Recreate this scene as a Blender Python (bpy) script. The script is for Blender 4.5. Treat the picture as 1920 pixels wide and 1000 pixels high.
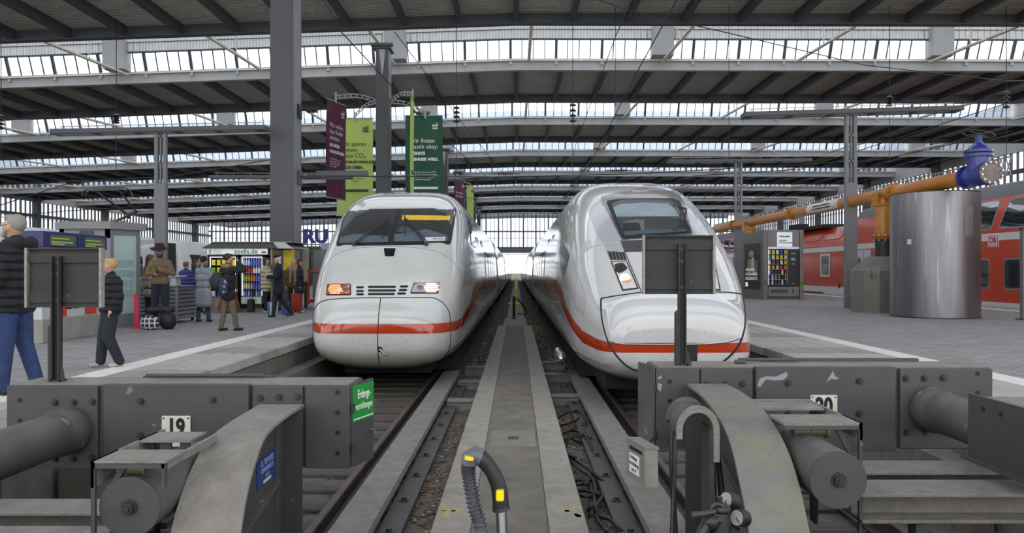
import bpy, math, random
from mathutils import Vector, Matrix
from mathutils.bvhtree import BVHTree
for o in list(bpy.data.objects): bpy.data.objects.remove(o)
SC = bpy.context.scene; COL = SC.collection
rnd = random.Random(7)
PI = math.pi
# ---------------------------------------------------------------- camera, sky, exposure
H = 1.28; F = 1500.0; VX = 968.0; VY = 508.0
cam = bpy.data.objects.new('camera', bpy.data.cameras.new('camera')); COL.objects.link(cam)
cam.location = (0, 0, H); cam.rotation_euler = (PI/2, 0, 0)
cam.data.sensor_width = 36; cam.data.lens = 36*F/1920
cam.data.shift_x = -8/1920; cam.data.shift_y = 8/1920
cam.data.clip_end = 2000; cam.data.clip_start = .05
SC.camera = cam
SC.view_settings.view_transform = 'Standard'; SC.view_settings.look = 'None'
SC.view_settings.gamma = 1; SC.view_settings.use_curve_mapping = False
SC.view_settings.exposure = 1.35
SKY = 1.0
w = bpy.data.worlds.new('overcast_sky'); SC.world = w; w.use_nodes = True
wn = w.node_tree.nodes; wl = w.node_tree.links
bg = wn['Background']; tc = wn.new('ShaderNodeTexCoord'); nz = wn.new('ShaderNodeTexNoise'); rp = wn.new('ShaderNodeValToRGB')
nz.inputs['Scale'].default_value = 2.2; nz.inputs['Detail'].default_value = 4
rp.color_ramp.elements[0].position = .3; rp.color_ramp.elements[0].color = (.90, .93, .97, 1)
rp.color_ramp.elements[1].position = .7; rp.color_ramp.elements[1].color = (1, 1, 1, 1)
wl.new(tc.outputs['Generated'], nz.inputs['Vector']); wl.new(nz.outputs['Fac'], rp.inputs['Fac']); wl.new(rp.outputs['Color'], bg.inputs['Color'])
bg.inputs['Strength'].default_value = SKY

def at(px, py, d): return Vector(((px-VX)*d/F, d, H-(py-VY)*d/F))
def pxX(px, d): return (px-VX)*d/F
def pyZ(py, d): return H-(py-VY)*d/F

# ---------------------------------------------------------------- materials
def lin(h):
    h = h.lstrip('#'); v = [int(h[i:i+2], 16)/255 for i in (0, 2, 4)]
    return tuple((c/12.92 if c <= .04045 else ((c+.055)/1.055)**2.4) for c in v)
MATS = {}
def mat(name, col, rough=.6, metal=0.0, var=.12, scale=3.0, bump=0.0, bscale=40.0, spec=.5, coat=0.0,
        spot=None, spot_scale=6.0, spot_cut=.62, soft=.03, emit=0.0, stretch=None):
    if name in MATS: return MATS[name]
    m = bpy.data.materials.new(name); m.use_nodes = True; MATS[name] = m
    n = m.node_tree.nodes; l = m.node_tree.links; b = n['Principled BSDF']
    c = lin(col) if isinstance(col, str) else col
    b.inputs['Roughness'].default_value = rough; b.inputs['Metallic'].default_value = metal
    b.inputs['Specular IOR Level'].default_value = spec
    if coat: b.inputs['Coat Weight'].default_value = coat; b.inputs['Coat Roughness'].default_value = .06
    t = n.new('ShaderNodeTexCoord'); vec = t.outputs['Object']
    if stretch:
        mp = n.new('ShaderNodeMapping'); mp.inputs['Scale'].default_value = stretch; l.new(vec, mp.inputs['Vector']); vec = mp.outputs['Vector']
    z = n.new('ShaderNodeTexNoise'); z.inputs['Scale'].default_value = scale; z.inputs['Detail'].default_value = 6; z.inputs['Roughness'].default_value = .65
    l.new(vec, z.inputs['Vector'])
    r = n.new('ShaderNodeValToRGB'); r.color_ramp.elements[0].position = .3; r.color_ramp.elements[1].position = .7
    r.color_ramp.elements[0].color = tuple(x*(1-var) for x in c)+(1,); r.color_ramp.elements[1].color = tuple(min(1, x*(1+var)) for x in c)+(1,)
    l.new(z.outputs['Fac'], r.inputs['Fac']); out = r.outputs['Color']
    if spot:
        z2 = n.new('ShaderNodeTexNoise'); z2.inputs['Scale'].default_value = spot_scale; z2.inputs['Detail'].default_value = 5
        l.new(vec, z2.inputs['Vector'])
        r2 = n.new('ShaderNodeValToRGB'); r2.color_ramp.elements[0].position = spot_cut; r2.color_ramp.elements[1].position = spot_cut+soft
        l.new(z2.outputs['Fac'], r2.inputs['Fac'])
        mx = n.new('ShaderNodeMix'); mx.data_type = 'RGBA'; l.new(r2.outputs['Color'], mx.inputs[0]); l.new(out, mx.inputs[6])
        mx.inputs[7].default_value = lin(spot)+(1,); out = mx.outputs[2]
    l.new(out, b.inputs['Base Color'])
    if bump:
        z3 = n.new('ShaderNodeTexNoise'); z3.inputs['Scale'].default_value = bscale; z3.inputs['Detail'].default_value = 3
        l.new(vec, z3.inputs['Vector'])
        bp = n.new('ShaderNodeBump'); bp.inputs['Strength'].default_value = bump; bp.inputs['Distance'].default_value = .02
        l.new(z3.outputs['Fac'], bp.inputs['Height']); l.new(bp.outputs['Normal'], b.inputs['Normal'])
    if emit:
        l.new(out, b.inputs['Emission Color']); b.inputs['Emission Strength'].default_value = emit
    return m
def glass(name, col='#ffffff', alpha=.25, rough=.05, gloss=False):
    """thin pane: mostly see-through, with a reflecting surface"""
    if name in MATS: return MATS[name]
    m = bpy.data.materials.new(name); m.use_nodes = True; MATS[name] = m
    n = m.node_tree.nodes; l = m.node_tree.links; o = n['Material Output']; b = n['Principled BSDF']
    b.inputs['Base Color'].default_value = lin(col)+(1,); b.inputs['Roughness'].default_value = rough
    t = n.new('ShaderNodeBsdfTransparent'); t.inputs['Color'].default_value = lin(col)+(1,)
    x = n.new('ShaderNodeMixShader'); x.inputs[0].default_value = alpha
    if gloss:
        b = n.new('ShaderNodeBsdfGlossy'); b.inputs['Roughness'].default_value = rough; b.inputs['Color'].default_value = (1, 1, 1, 1)
    l.new(t.outputs[0], x.inputs[1]); l.new(b.outputs[0], x.inputs[2]); l.new(x.outputs[0], o.inputs['Surface'])
    return m
M_steel = mat('dark_grey_painted_steel', '#414142', .55, 0, .16, 2.2, .1, 60, spot='#6f6d69', spot_scale=9, spot_cut=.7)
M_steel2 = mat('worn_grey_painted_steel', '#504f4e', .5, 0, .22, 3, .12, 30, spot='#7c7a66', spot_scale=5, spot_cut=.62)
M_chip = mat('chipped_grey_painted_steel', '#444446', .5, 0, .14, 2.2, .1, 60, spot='#8f8f8f', spot_scale=3.1, spot_cut=.74)
M_bolt = mat('bolt_steel', '#3b3a3a', .45, .4, .2, 20)
M_dust = mat('dusty_steel_top', '#7b7772', .8, 0, .22, 6, .6, 50, spot='#a9a7a2', spot_scale=14, spot_cut=.74)
M_conc = mat('grey_concrete', '#8d8a84', .9, 0, .18, 2.5, .5, 60, spot='#a7a49c', spot_scale=22, spot_cut=.72)
M_conc_dark = mat('stained_concrete', '#6c6963', .9, 0, .25, 1.6, .5, 60, stretch=(3, 3, .6))
M_curb = mat('kerb_concrete', '#96918a', .92, 0, .2, 4, .7, 80, spot='#b5b0a6', spot_scale=30, spot_cut=.73)
M_asph = mat('walkway_asphalt', '#77726b', .95, 0, .25, 3, .8, 90, spot='#7b776f', spot_scale=40, spot_cut=.7)
M_slab = mat('platform_edge_slab', '#a3a09c', .85, 0, .16, 2, .35, 60)
M_tact = mat('white_tactile_paving', '#dcdbd7', .8, 0, .08, 5, .4, 60)
M_ball = mat('oily_ballast', '#4a443e', .95, 0, .45, 30, 1.0, 45, spot='#6d665d', spot_scale=50, spot_cut=.62)
M_mud = mat('grimy_track_ground', '#5a5652', .8, 0, .3, 4, .9, 30, spot='#2e2c2a', spot_scale=7, spot_cut=.6)
M_rail = mat('rail_steel', '#5d5550', .4, .7, .25, 8, .3, 50)
M_wood = mat('dusty_sleeper', '#55504a', .9, 0, .35, 5, .7, 40, stretch=(.5, 3, 3), spot='#7d7870', spot_scale=12, spot_cut=.66)
M_gird = mat('light_grey_girder', '#9b9a98', .7, 0, .12, .6, .1, 10, stretch=(1, 1, .3))
M_dgird = mat('dark_grey_girder', '#4a4a4c', .65, 0, .1, 1)
M_rafter = mat('rafter_steel', '#3f3f41', .65, 0, .1, 1)
M_white = mat('monitor_white_board', '#d6d6d2', .8, 0, .1, 3, .1, 20, stretch=(4, 1, .2))
M_tie = mat('cream_tie_rod', '#b9b4a2', .6, 0, .1, 3)
M_col = mat('column_grey', '#4c4c4f', .55, 0, .08, 1.2, .1, 30)
M_col2 = mat('pale_column_grey', '#737275', .55, 0, .08, 1.2, .1, 30)
M_mull = mat('mullion_steel', '#454548', .6, 0, .1, 2)
M_black = mat('black_rubber', '#161616', .5, 0, .2, 8)
M_wire = mat('wire_steel', '#2b2b2c', .5, .4, .1, 5)
M_pane = glass('skylight_glass', '#f4f8ff', .12, .15)
M_roofglass = glass('unseen_monitor_glass', '#f2f5fa', .25, .4)

def corr_mat(name, col, axis, pitch):
    m = mat(name, col, .75, 0, .12, .5)
    n = m.node_tree.nodes; l = m.node_tree.links; b = n['Principled BSDF']
    t = n.new('ShaderNodeTexCoord'); wv = n.new('ShaderNodeTexWave'); wv.bands_direction = axis; wv.inputs['Scale'].default_value = 1/pitch*.314
    l.new(t.outputs['Object'], wv.inputs['Vector'])
    bp = n.new('ShaderNodeBump'); bp.inputs['Strength'].default_value = .9; bp.inputs['Distance'].default_value = .2
    l.new(wv.outputs['Fac'], bp.inputs['Height']); l.new(bp.outputs['Normal'], b.inputs['Normal'])
    return m
M_corr = corr_mat('corrugated_ceiling', '#c9c7bc', 'Y', .25)
M_corrx = corr_mat('ribbed_white_board', '#dcdcd8', 'X', .45)

def paver_mat():
    m = mat('small_grey_pavers', '#999797', .8, 0, .1, .7)
    n = m.node_tree.nodes; l = m.node_tree.links; b = n['Principled BSDF']
    src = b.inputs['Base Color'].links[0].from_socket
    t = n.new('ShaderNodeTexCoord'); mp = n.new('ShaderNodeMapping'); mp.inputs['Rotation'].default_value = (0, 0, 0)
    br = n.new('ShaderNodeTexBrick'); br.inputs['Scale'].default_value = 1; br.inputs['Brick Width'].default_value = .22; br.inputs['Row Height'].default_value = .11
    br.inputs['Mortar Size'].default_value = .007; br.inputs['Mortar Smooth'].default_value = .3; br.inputs['Color1'].default_value = (1, 1, 1, 1); br.inputs['Color2'].default_value = (.72, .72, .74, 1); br.inputs['Mortar'].default_value = (.3, .3, .3, 1)
    l.new(t.outputs['Object'], mp.inputs['Vector']); l.new(mp.outputs['Vector'], br.inputs['Vector'])
    mx = n.new('ShaderNodeMix'); mx.data_type = 'RGBA'; mx.blend_type = 'MULTIPLY'; mx.inputs[0].default_value = 1
    l.new(src, mx.inputs[6]); l.new(br.outputs['Color'], mx.inputs[7]); l.new(mx.outputs[2], b.inputs['Base Color'])
    bp = n.new('ShaderNodeBump'); bp.inputs['Strength'].default_value = .5; bp.inputs['Distance'].default_value = .006; bp.invert = True
    l.new(br.outputs['Fac'], bp.inputs['Height']); l.new(bp.outputs['Normal'], b.inputs['Normal'])
    return m
M_pave = paver_mat()

# ---------------------------------------------------------------- mesh helpers
def loc_of(o):
    v = Vector((0, 0, 0))
    while o is not None: v += o.location; o = o.parent
    return v
EACH = set('housing_post housing_gusset frame_leg bogie wheelset leg post upright flange side_frame trim_strip tie_plate light_strip base_rail shelf saddle_rim sign_mark edge_strip twin_post roller_bracket display_post side_plate end_lug top_plate housing_top_plate guide_housing vent_slot delivery_flap green_band brace_stiffener door_window display_post rod wall_posts upper_arm rear_flange poster_frame front_frame pull_handle lower_flange rail sock kiosk_shell'.split())
class MB:
    def __init__(s): s.v = []; s.f = []; s.mi = []; s.cur = 0
    def add(s, vs, fs):
        b = len(s.v); s.v += [Vector(v) for v in vs]
        for f in fs: s.f.append([b+i for i in f]); s.mi.append(s.cur)
        return s
    def box(s, x0, x1, y0, y1, z0, z1, M=None):
        vs = [Vector((x, y, z)) for z in (z0, z1) for y in (y0, y1) for x in (x0, x1)]
        if M is not None: vs = [M @ v for v in vs]
        return s.add(vs, [(0, 2, 3, 1), (4, 5, 7, 6), (0, 1, 5, 4), (2, 6, 7, 3), (0, 4, 6, 2), (1, 3, 7, 5)])
    def bbox(s, x0, x1, y0, y1, z0, z1, b=.01):
        """box with chamfered edges"""
        cx, cy, cz = (x0+x1)/2, (y0+y1)/2, (z0+z1)/2; hx, hy, hz = (x1-x0)/2, (y1-y0)/2, (z1-z0)/2
        vs = []; idx = {}
        for sx in (-1, 1):
            for sy in (-1, 1):
                for sz in (-1, 1):
                    for k in range(3):
                        p = [sx*(hx-b), sy*(hy-b), sz*(hz-b)]; p[k] = (sx*hx, sy*hy, sz*hz)[k]
                        idx[(sx, sy, sz, k)] = len(vs); vs.append((cx+p[0], cy+p[1], cz+p[2]))
        fs = []
        for k in range(3):
            a, c = [(1, 2), (2, 0), (0, 1)][k]
            for sg in (-1, 1):
                q = []
                for (u, v) in ((-1, -1), (1, -1), (1, 1), (-1, 1)):
                    t = [0, 0, 0]; t[k] = sg; t[a] = u; t[c] = v; q.append(idx[(*t, k)])
                fs.append(q if sg > 0 else q[::-1])
        for k in range(3):
            a, c = [(1, 2), (2, 0), (0, 1)][k]
            for u in (-1, 1):
                for v in (-1, 1):
                    t0 = [0, 0, 0]; t0[a] = u; t0[c] = v; t1 = list(t0); t0[k] = -1; t1[k] = 1
                    q = [idx[(*t0, a)], idx[(*t1, a)], idx[(*t1, c)], idx[(*t0, c)]]
                    fs.append(q if u*v < 0 else q[::-1])
        for sx in (-1, 1):
            for sy in (-1, 1):
                for sz in (-1, 1):
                    q = [idx[(sx, sy, sz, k)] for k in range(3)]
                    fs.append(q if sx*sy*sz > 0 else q[::-1])
        return s.add(vs, fs)
    def cyl(s, p0, p1, r0, r1=None, n=12, cap=True):
        return s.tube([p0, p1], [r0, r0 if r1 is None else r1], n, cap)
    def tube(s, pts, r, n=8, cap=True):
        pts = [Vector(p) for p in pts]; rs = r if isinstance(r, (list, tuple)) else [r]*len(pts)
        b = len(s.v); up = None
        for i, p in enumerate(pts):
            t = (pts[min(i+1, len(pts)-1)]-pts[max(i-1, 0)])
            t = t.normalized() if t.length > 1e-9 else Vector((0, 0, 1))
            if up is None:
                a = Vector((0, 0, 1)) if abs(t.z) < .9 else Vector((0, 1, 0)); up = (a-t*a.dot(t)).normalized()
            else:
                up = (up-t*up.dot(t)); up = up.normalized() if up.length > 1e-6 else t.orthogonal().normalized()
            w_ = t.cross(up)
            for k in range(n):
                a = 2*PI*k/n; s.v.append(p+(up*math.cos(a)+w_*math.sin(a))*rs[i])
        for i in range(len(pts)-1):
            for k in range(n):
                k2 = (k+1) % n; s.f.append([b+i*n+k, b+i*n+k2, b+(i+1)*n+k2, b+(i+1)*n+k]); s.mi.append(s.cur)
        if cap:
            s.f.append([b+k for k in range(n)][::-1]); s.mi.append(s.cur)
            e = b+(len(pts)-1)*n; s.f.append([e+k for k in range(n)]); s.mi.append(s.cur)
        return s
    def prism(s, poly, a0, a1, axis='y'):
        """polygon extruded along an axis: poly in the other two coordinates"""
        def P(u, v, a): return (u, a, v) if axis == 'y' else ((a, u, v) if axis == 'x' else (u, v, a))
        n = len(poly); vs = [P(u, v, a0) for u, v in poly]+[P(u, v, a1) for u, v in poly]
        fs = [list(range(n)), list(range(n, 2*n))[::-1]]+[[i, i+n, (i+1) % n+n, (i+1) % n] for i in range(n)]
        return s.add(vs, fs)
    def ell(s, c, r, nu=12, nv=8, M=None):
        b = len(s.v); c = Vector(c)
        for j in range(nv+1):
            ph = -PI/2+PI*j/nv
            for i in range(nu):
                th = 2*PI*i/nu; p = Vector((r[0]*math.cos(ph)*math.cos(th), r[1]*math.cos(ph)*math.sin(th), r[2]*math.sin(ph)))
                if M is not None: p = M @ p
                s.v.append(c+p)
        for j in range(nv):
            for i in range(nu):
                i2 = (i+1) % nu; s.f.append([b+j*nu+i, b+j*nu+i2, b+(j+1)*nu+i2, b+(j+1)*nu+i]); s.mi.append(s.cur)
        return s
    def cap(s, p0, r0, p1, r1, n=10):
        """tapered capsule"""
        p0, p1 = Vector(p0), Vector(p1); d = (p1-p0); L = d.length; d = d/L if L > 1e-6 else Vector((0, 0, 1))
        pts = []; rs = []
        for a in (-80, -50, -20): pts.append(p0+d*(r0*math.sin(math.radians(a)))); rs.append(r0*math.cos(math.radians(a)))
        for a in (20, 50, 80): pts.append(p1+d*(r1*math.sin(math.radians(a)))); rs.append(r1*math.cos(math.radians(a)))
        return s.tube(pts, rs, n)
    def mesh(s, name, mats, org=(0, 0, 0), smooth=False, fix=True):
        me = bpy.data.meshes.new(name); o = Vector(org)
        me.from_pydata([tuple(v-o) for v in s.v], [], s.f)
        for m in (mats if isinstance(mats, (list, tuple)) else [mats]): me.materials.append(m)
        if any(s.mi): me.polygons.foreach_set('material_index', s.mi)
        me.validate()
        if fix:
            import bmesh
            bm = bmesh.new(); bm.from_mesh(me); bmesh.ops.remove_doubles(bm, verts=bm.verts, dist=1e-6)
            bmesh.ops.recalc_face_normals(bm, faces=bm.faces); bm.to_mesh(me); bm.free()
        if smooth:
            me.polygons.foreach_set('use_smooth', [True]*len(me.polygons))
            try: me.set_sharp_from_angle(angle=math.radians(smooth if smooth is not True else 40))
            except Exception: pass
        me.update(); return me
    def pieces(s):
        """the loose pieces of this mesh, each as its own MB"""
        par = list(range(len(s.v)))
        def fd(i):
            while par[i] != i: par[i] = par[par[i]]; i = par[i]
            return i
        for f in s.f:
            a = fd(f[0])
            for i in f[1:]: par[fd(i)] = a
        out = {}
        for q, f in enumerate(s.f):
            r = fd(f[0]); m, mp = out.setdefault(r, (MB(), {}))
            for i in f:
                if i not in mp: mp[i] = len(m.v); m.v.append(s.v[i])
            m.f.append([mp[i] for i in f]); m.mi.append(s.mi[q])
        return [m for m, _ in out.values()]
    def build(s, name, mats, parent=None, org=None, smooth=False, **k):
        if parent is not None and name in EACH and not k.get('_one'):
            ps = s.pieces()
            if len(ps) > 1:
                return [p.build(name, mats, parent, org, smooth, _one=1, **k) for p in ps][0]
        k.pop('_one', None)
        if parent is not None: w0 = loc_of(parent)
        elif org is not None: w0 = Vector(org)
        else:
            xs = [v.x for v in s.v]; ys = [v.y for v in s.v]; zs = [v.z for v in s.v]
            w0 = Vector(((min(xs)+max(xs))/2, (min(ys)+max(ys))/2, min(zs)))
        o = bpy.data.objects.new(name, s.mesh(name, mats, w0, smooth))
        o.location = (0, 0, 0) if parent is not None else w0
        COL.objects.link(o); o.parent = parent
        for a, b in k.items(): o[a] = b
        return o
def tag(o, label, cat, group=None):
    o['label'] = label; o['category'] = cat
    if group: o['group'] = group
    return o
def thing(name, loc, label, cat, group=None):
    o = bpy.data.objects.new(name, None); o.location = loc; o.empty_display_size = .2; COL.objects.link(o)
    return tag(o, label, cat, group)
def struct(name, loc=(0, 0, 0)):
    o = bpy.data.objects.new(name, None); o.location = loc; COL.objects.link(o); o['kind'] = 'structure'; return o
def piece(mesh, name, parent, wloc, rot=(0, 0, 0), scale=(1, 1, 1)):
    o = bpy.data.objects.new(name, mesh); o.location = Vector(wloc)-(loc_of(parent) if parent else Vector((0, 0, 0)))
    o.rotation_euler = rot; o.scale = scale; COL.objects.link(o); o.parent = parent; return o
def copy_tree(o, parent=None):
    c = o.copy(); COL.objects.link(c)
    if parent is not None: c.parent = parent
    for ch in list(o.children): copy_tree(ch, c)
    return c
def text(name, body, size, matl, M, parent=None, depth=.002, align='CENTER', **k):
    cu = bpy.data.curves.new(name, 'FONT'); cu.body = body; cu.size = size; cu.extrude = depth/2; cu.align_x = align; cu.align_y = 'CENTER'; cu.resolution_u = 3
    if 'offset' in k: cu.offset = k.pop('offset')
    if 'spacing' in k: cu.space_line = k.pop('spacing')
    tmp = bpy.data.objects.new(name+'_t', cu); COL.objects.link(tmp)
    me = bpy.data.meshes.new_from_object(tmp, depsgraph=None) if False else tmp.to_mesh().copy()
    tmp.to_mesh_clear(); bpy.data.objects.remove(tmp)
    me.materials.clear(); me.materials.append(matl)
    w0 = loc_of(parent) if parent else Vector(M.translation)
    me.transform(Matrix.Translation(-w0) @ M)
    o = bpy.data.objects.new(name, me); o.location = (0, 0, 0) if parent else w0
    COL.objects.link(o); o.parent = parent
    for a, b in k.items(): o[a] = b
    return o
def face_cam(p, rz=0, rx=0):
    """text matrix: reads upright, seen from -y, turned by rz about z"""
    return Matrix.Translation(Vector(p)) @ Matrix.Rotation(rz, 4, 'Z') @ Matrix.Rotation(PI/2+rx, 4, 'X')
def sq_sections(pts, n=8): return pts
# ================================================================ STRUCTURE
# roof: rows of transverse monitors between X=-79 and X=58, slightly falling to the left
XL, XR = -79.0, 58.0
ZR = 15.78
def zr(x): return ZR+(.035*x if x < 0 else -.002*x)
def bar_x(mb, y0, y1, z0, z1, xs=(XL, 0, XR)):
    for a, b in zip(xs[:-1], xs[1:]):
        vs = []
        for x in (a, b):
            for y in (y0, y1):
                for z in (z0, z1): vs.append((x, y, zr(x)+z))
        mb.add(vs, [(0, 1, 3, 2), (4, 6, 7, 5), (0, 4, 5, 1), (2, 3, 7, 6), (0, 2, 6, 4), (1, 5, 7, 3)])
    return mb
rafter_me = MB().box(-.05, .05, 0, 10.4, .1, .62).box(-.16, .16, 0, 10.4, .0, .06).mesh('rafter', M_rafter)
pane_me = MB().add([(-.385, 0, 0), (.385, 0, 0), (.385, -.5, 1.22), (-.385, -.5, 1.22), (-.385, .02, 0), (.385, .02, 0), (.385, -.48, 1.22), (-.385, -.48, 1.22)],
                   [(0, 1, 2, 3), (7, 6, 5, 4), (0, 4, 5, 1), (3, 2, 6, 7), (0, 3, 7, 4), (1, 5, 6, 2)]).mesh('pane', M_pane)
mull_me = MB().add([(-.03, -.05, 0), (.03, -.05, 0), (.03, -.55, 1.24), (-.03, -.55, 1.24), (-.03, .05, 0), (.03, .05, 0), (.03, -.45, 1.24), (-.03, -.45, 1.24)],
                   [(0, 1, 2, 3), (7, 6, 5, 4), (0, 4, 5, 1), (3, 2, 6, 7), (0, 3, 7, 4), (1, 5, 6, 2)]).mesh('mullion', M_mull)
frame_me = MB().add([(-.09, -.14, 0), (.09, -.14, 0), (.09, -.64, 1.24), (-.09, -.64, 1.24), (-.09, .05, 0), (.09, .05, 0), (.09, -.45, 1.24), (-.09, -.45, 1.24)],
                   [(0, 1, 2, 3), (7, 6, 5, 4), (0, 4, 5, 1), (3, 2, 6, 7), (0, 3, 7, 4), (1, 5, 6, 2)]).mesh('mullion', M_mull)
tie_me = MB().tube([(0, 0, .05), (0, 10.2, .55)], .12, 6).tube([(0, 5.1, .3), (0, 5.1, 2.9)], .05, 5).mesh('tie_rod', M_tie)
bulk_me = MB().box(-.75, .75, 9.3, 10.45, .8, 2.9).mesh('box_girder', M_gird)
brk_me = MB().box(-.1, .1, -.14, 0, -.15, .35).mesh('bracket', M_gird)
for k in range(-2, 9):
    D = 47.2+21.5*k; Dg = D+10.5
    R = struct('ceiling', (0, D, ZR))
    mb = MB(); bar_x(mb, D-11.2, D-.3, .62, .74); mb.build('roof_deck', M_corr, R)
    mb = MB(); bar_x(mb, D-.35, D, .0, .66); bar_x(mb, D-.5, D+.05, -.03, .03); mb.build('roof_beam', M_dgird, R)
    if k < 8:
        mb = MB(); bar_x(mb, Dg, Dg+.4, -.02, .78); bar_x(mb, Dg-.12, Dg, .66, .8); bar_x(mb, Dg-.06, Dg, -.02, .05); mb.build('gutter_beam', M_gird, R)
        mb = MB(); bar_x(mb, Dg-.55, Dg-.45, 2.12, 3.5); mb.build('upstand_board', M_corrx, R)
        mb = MB(); bar_x(mb, Dg-.62, Dg-.44, 2.02, 2.12); bar_x(mb, Dg-.6, Dg-.55, 2.75, 2.79); mb.build('sill_beam', M_dgird, R)
        mb = MB(); bar_x(mb, D, Dg-.4, 3.5, 3.54); mb.build('unseen_glass_roof', M_roofglass, R)  # monitor roof out of sight, made of glass so that sky light enters
        mb = MB(); bar_x(mb, D-.1, D, .66, 3.5); mb.build('near_glazing', M_roofglass, R)
    if k < 0: continue
    vis = 968*D/1500+2
    n = 0; x = math.ceil(max(XL, -vis)/3.26)*3.26
    while x < min(XR, vis):
        piece(rafter_me, 'rafter', R, (x, D-10.6, zr(x)+.02)); x += 3.26
    if k >= 8: continue
    visg = min(79, 968*Dg/1500+1); panes = MB(); mulls = MB()
    far = k > 2; i0 = math.ceil(max(XL+.5, -visg)/.82); i1 = int(min(XR-.5, visg)/.82)
    for i in range(i0, i1):
        x = i*.82
        if any(abs(x-bx) < .95 for bx in (-68.5, -48.5, -28.5, -8.6, 10.4, 30.2, 50)): continue
        zz = zr(x)+.8
        if far:
            mulls.box(x-.44, x-.38, Dg-.6, Dg, zz, zz+1.24)
            if i % 4 == 0: mulls.box(x-.5, x-.32, Dg-.75, Dg, zz, zz+1.24)
        else:
            piece(pane_me, 'pane', R, (x, Dg, zz)); piece(frame_me if i % 4 == 0 else mull_me, 'mullion', R, (x-.41, Dg, zz))
            if i % 4 == 0: piece(brk_me, 'bracket', R, (x-.41, Dg, zz-.3))
    if far:
        bar_x(panes, Dg-.28, Dg-.26, .8, 2.02, (max(XL, -visg), 0, min(XR, visg))); panes.build('glazing', M_pane, R, kind='stuff'); mulls.build('glazing_bars', M_mull, R, kind='stuff')
    for bx in (-68.5, -48.5, -28.5, -8.6, 10.4, 30.2, 50): piece(bulk_me, 'box_girder', R, (bx, D, zr(bx)))
    x = -75.9
    while x < 58:
        if abs(x) < visg+3: piece(tie_me, 'tie_rod', R, (x, D, zr(x)))
        x += 9.6
# columns down the middle of the hall
for j in range(8):
    d0 = 28.6+21.5*j
    S = struct('column', (-8.4, d0+.6, 0))
    top = 17 if j == 0 else 15.2
    MB().box(-8.4-.22, -8.4+.22, d0+.05, d0+1.15, 0, top).build('web_core', M_col, S)
    MB().box(-8.8, -8.0, d0, d0+.12, 0, top).box(-8.8, -8.0, d0+1.08, d0+1.2, 0, top).build('flange', M_col, S)
    MB().box(-8.1, -8.0, d0+.12, d0+1.08, 0, top).box(-8.8, -8.7, d0+.12, d0+1.08, 0, top).build('side_plate', M_col2, S)  # side plates in a paler grey than the flanges
    if j:
        MB().box(-8.95, -7.85, d0-.1, d0+1.3, top, top+.15).box(-9.1, -7.7, d0-.3, d0+.1, top+.15, top+.3).build('cap_plate', M_dgird, S)
        MB().prism([(-8.6, top-.05), (-8.2, top-.05), (-8.35, top-1.6), (-8.42, top-1.6)], d0-.06, d0).build('cap_wedge', M_gird, S)
# side walls of glass (left, right) and the far end
M_wallglass = glass('wall_glass', '#f4f7fb', .15, .3)
def side_wall(name, x, y0, y1, zb, zt):
    S = struct(name, (x, y0, 0))
    s = 1 if x > 0 else -1
    MB().box(x, x+s*.06, y0, y1, zb, zt).build('wall_glazing', M_wallglass, S)
    MB().box(x-s*.2, x+s*.3, y0, y1, zt, zt+6).build('upper_wall', M_gird, S)
    MB().box(x-s*.2, x+s*.3, y0, y1, 0, zb).build('lower_wall', M_dgird, S)
    m = MB(); y = y0
    i = 0
    while y < y1:
        t = .17 if i % 3 == 0 else .07
        m.box(x-.15, x+.15, y-t/2, y+t/2, zb, zt); y += 1.25; i += 1
    for z in (zb+(zt-zb)*.35, zb+(zt-zb)*.7): m.box(x-.05, x+.1, y0, y1, z, z+.08)
    m.build('glazing_bars', M_mull, S, kind='stuff')
    m = MB(); y = y0+6
    while y < y1: m.box(x-s*.9, x, y, y+1.1, 0, zt+4); y += 21.5
    m.box(x-s*.7, x-s*.4, y0, y1, zt-2.6, zt-2.1)
    m.build('wall_posts', M_col, S)
side_wall('wall_left', -79, 60, 206, 3.5, 12.6)
side_wall('wall_right', 58, 60, 206, 3.5, 15.0)
E = struct('wall_back', (0, 206, 0))
MB().box(XL, XR, 206, 206.1, 7.4, 15.9).build('end_glazing', M_wallglass, E)
MB().box(XL, XR, 205.2, 206.4, 5.9, 7.4).build('end_lintel', M_col2, E)
m = MB(); x = -78.4; i = 0
while x < XR:
    t = .34 if i % 3 == 0 else .15
    m.box(x-t/2, x+t/2, 205.8, 206.2, 7.4, 16); x += 1.07; i += 1
for z in (9.6,): m.box(XL, XR, 205.9, 206.1, z, z+.12)
m.build('end_glazing_bars', M_mull, E, kind='stuff')
MB().box(XL, XR, 205.4, 205.8, 11.2, 11.55).build('end_rail', mat('rusty_red_beam', '#6d3b35', .7), E)
for x in (-60, -40, -18, 18, 40): MB().box(x-.5, x+.5, 205.2, 206.4, -1, 6).build('end_post', M_col, E)

# ground of the hall
g = MB().box(-90, 70, -8, 700, -1.35, -1.05).build('floor', M_ball); g['kind'] = 'structure'
g = MB().box(-2.9+.0, 2.9, 3.2, 18, -1.05, -.98).box(-4.35, -2.9, 3.2, 18, -1.05, -.98).box(2.9, 4.5, 3.2, 18, -1.05, -.98).build('floor', M_mud); g['kind'] = 'structure'

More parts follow.
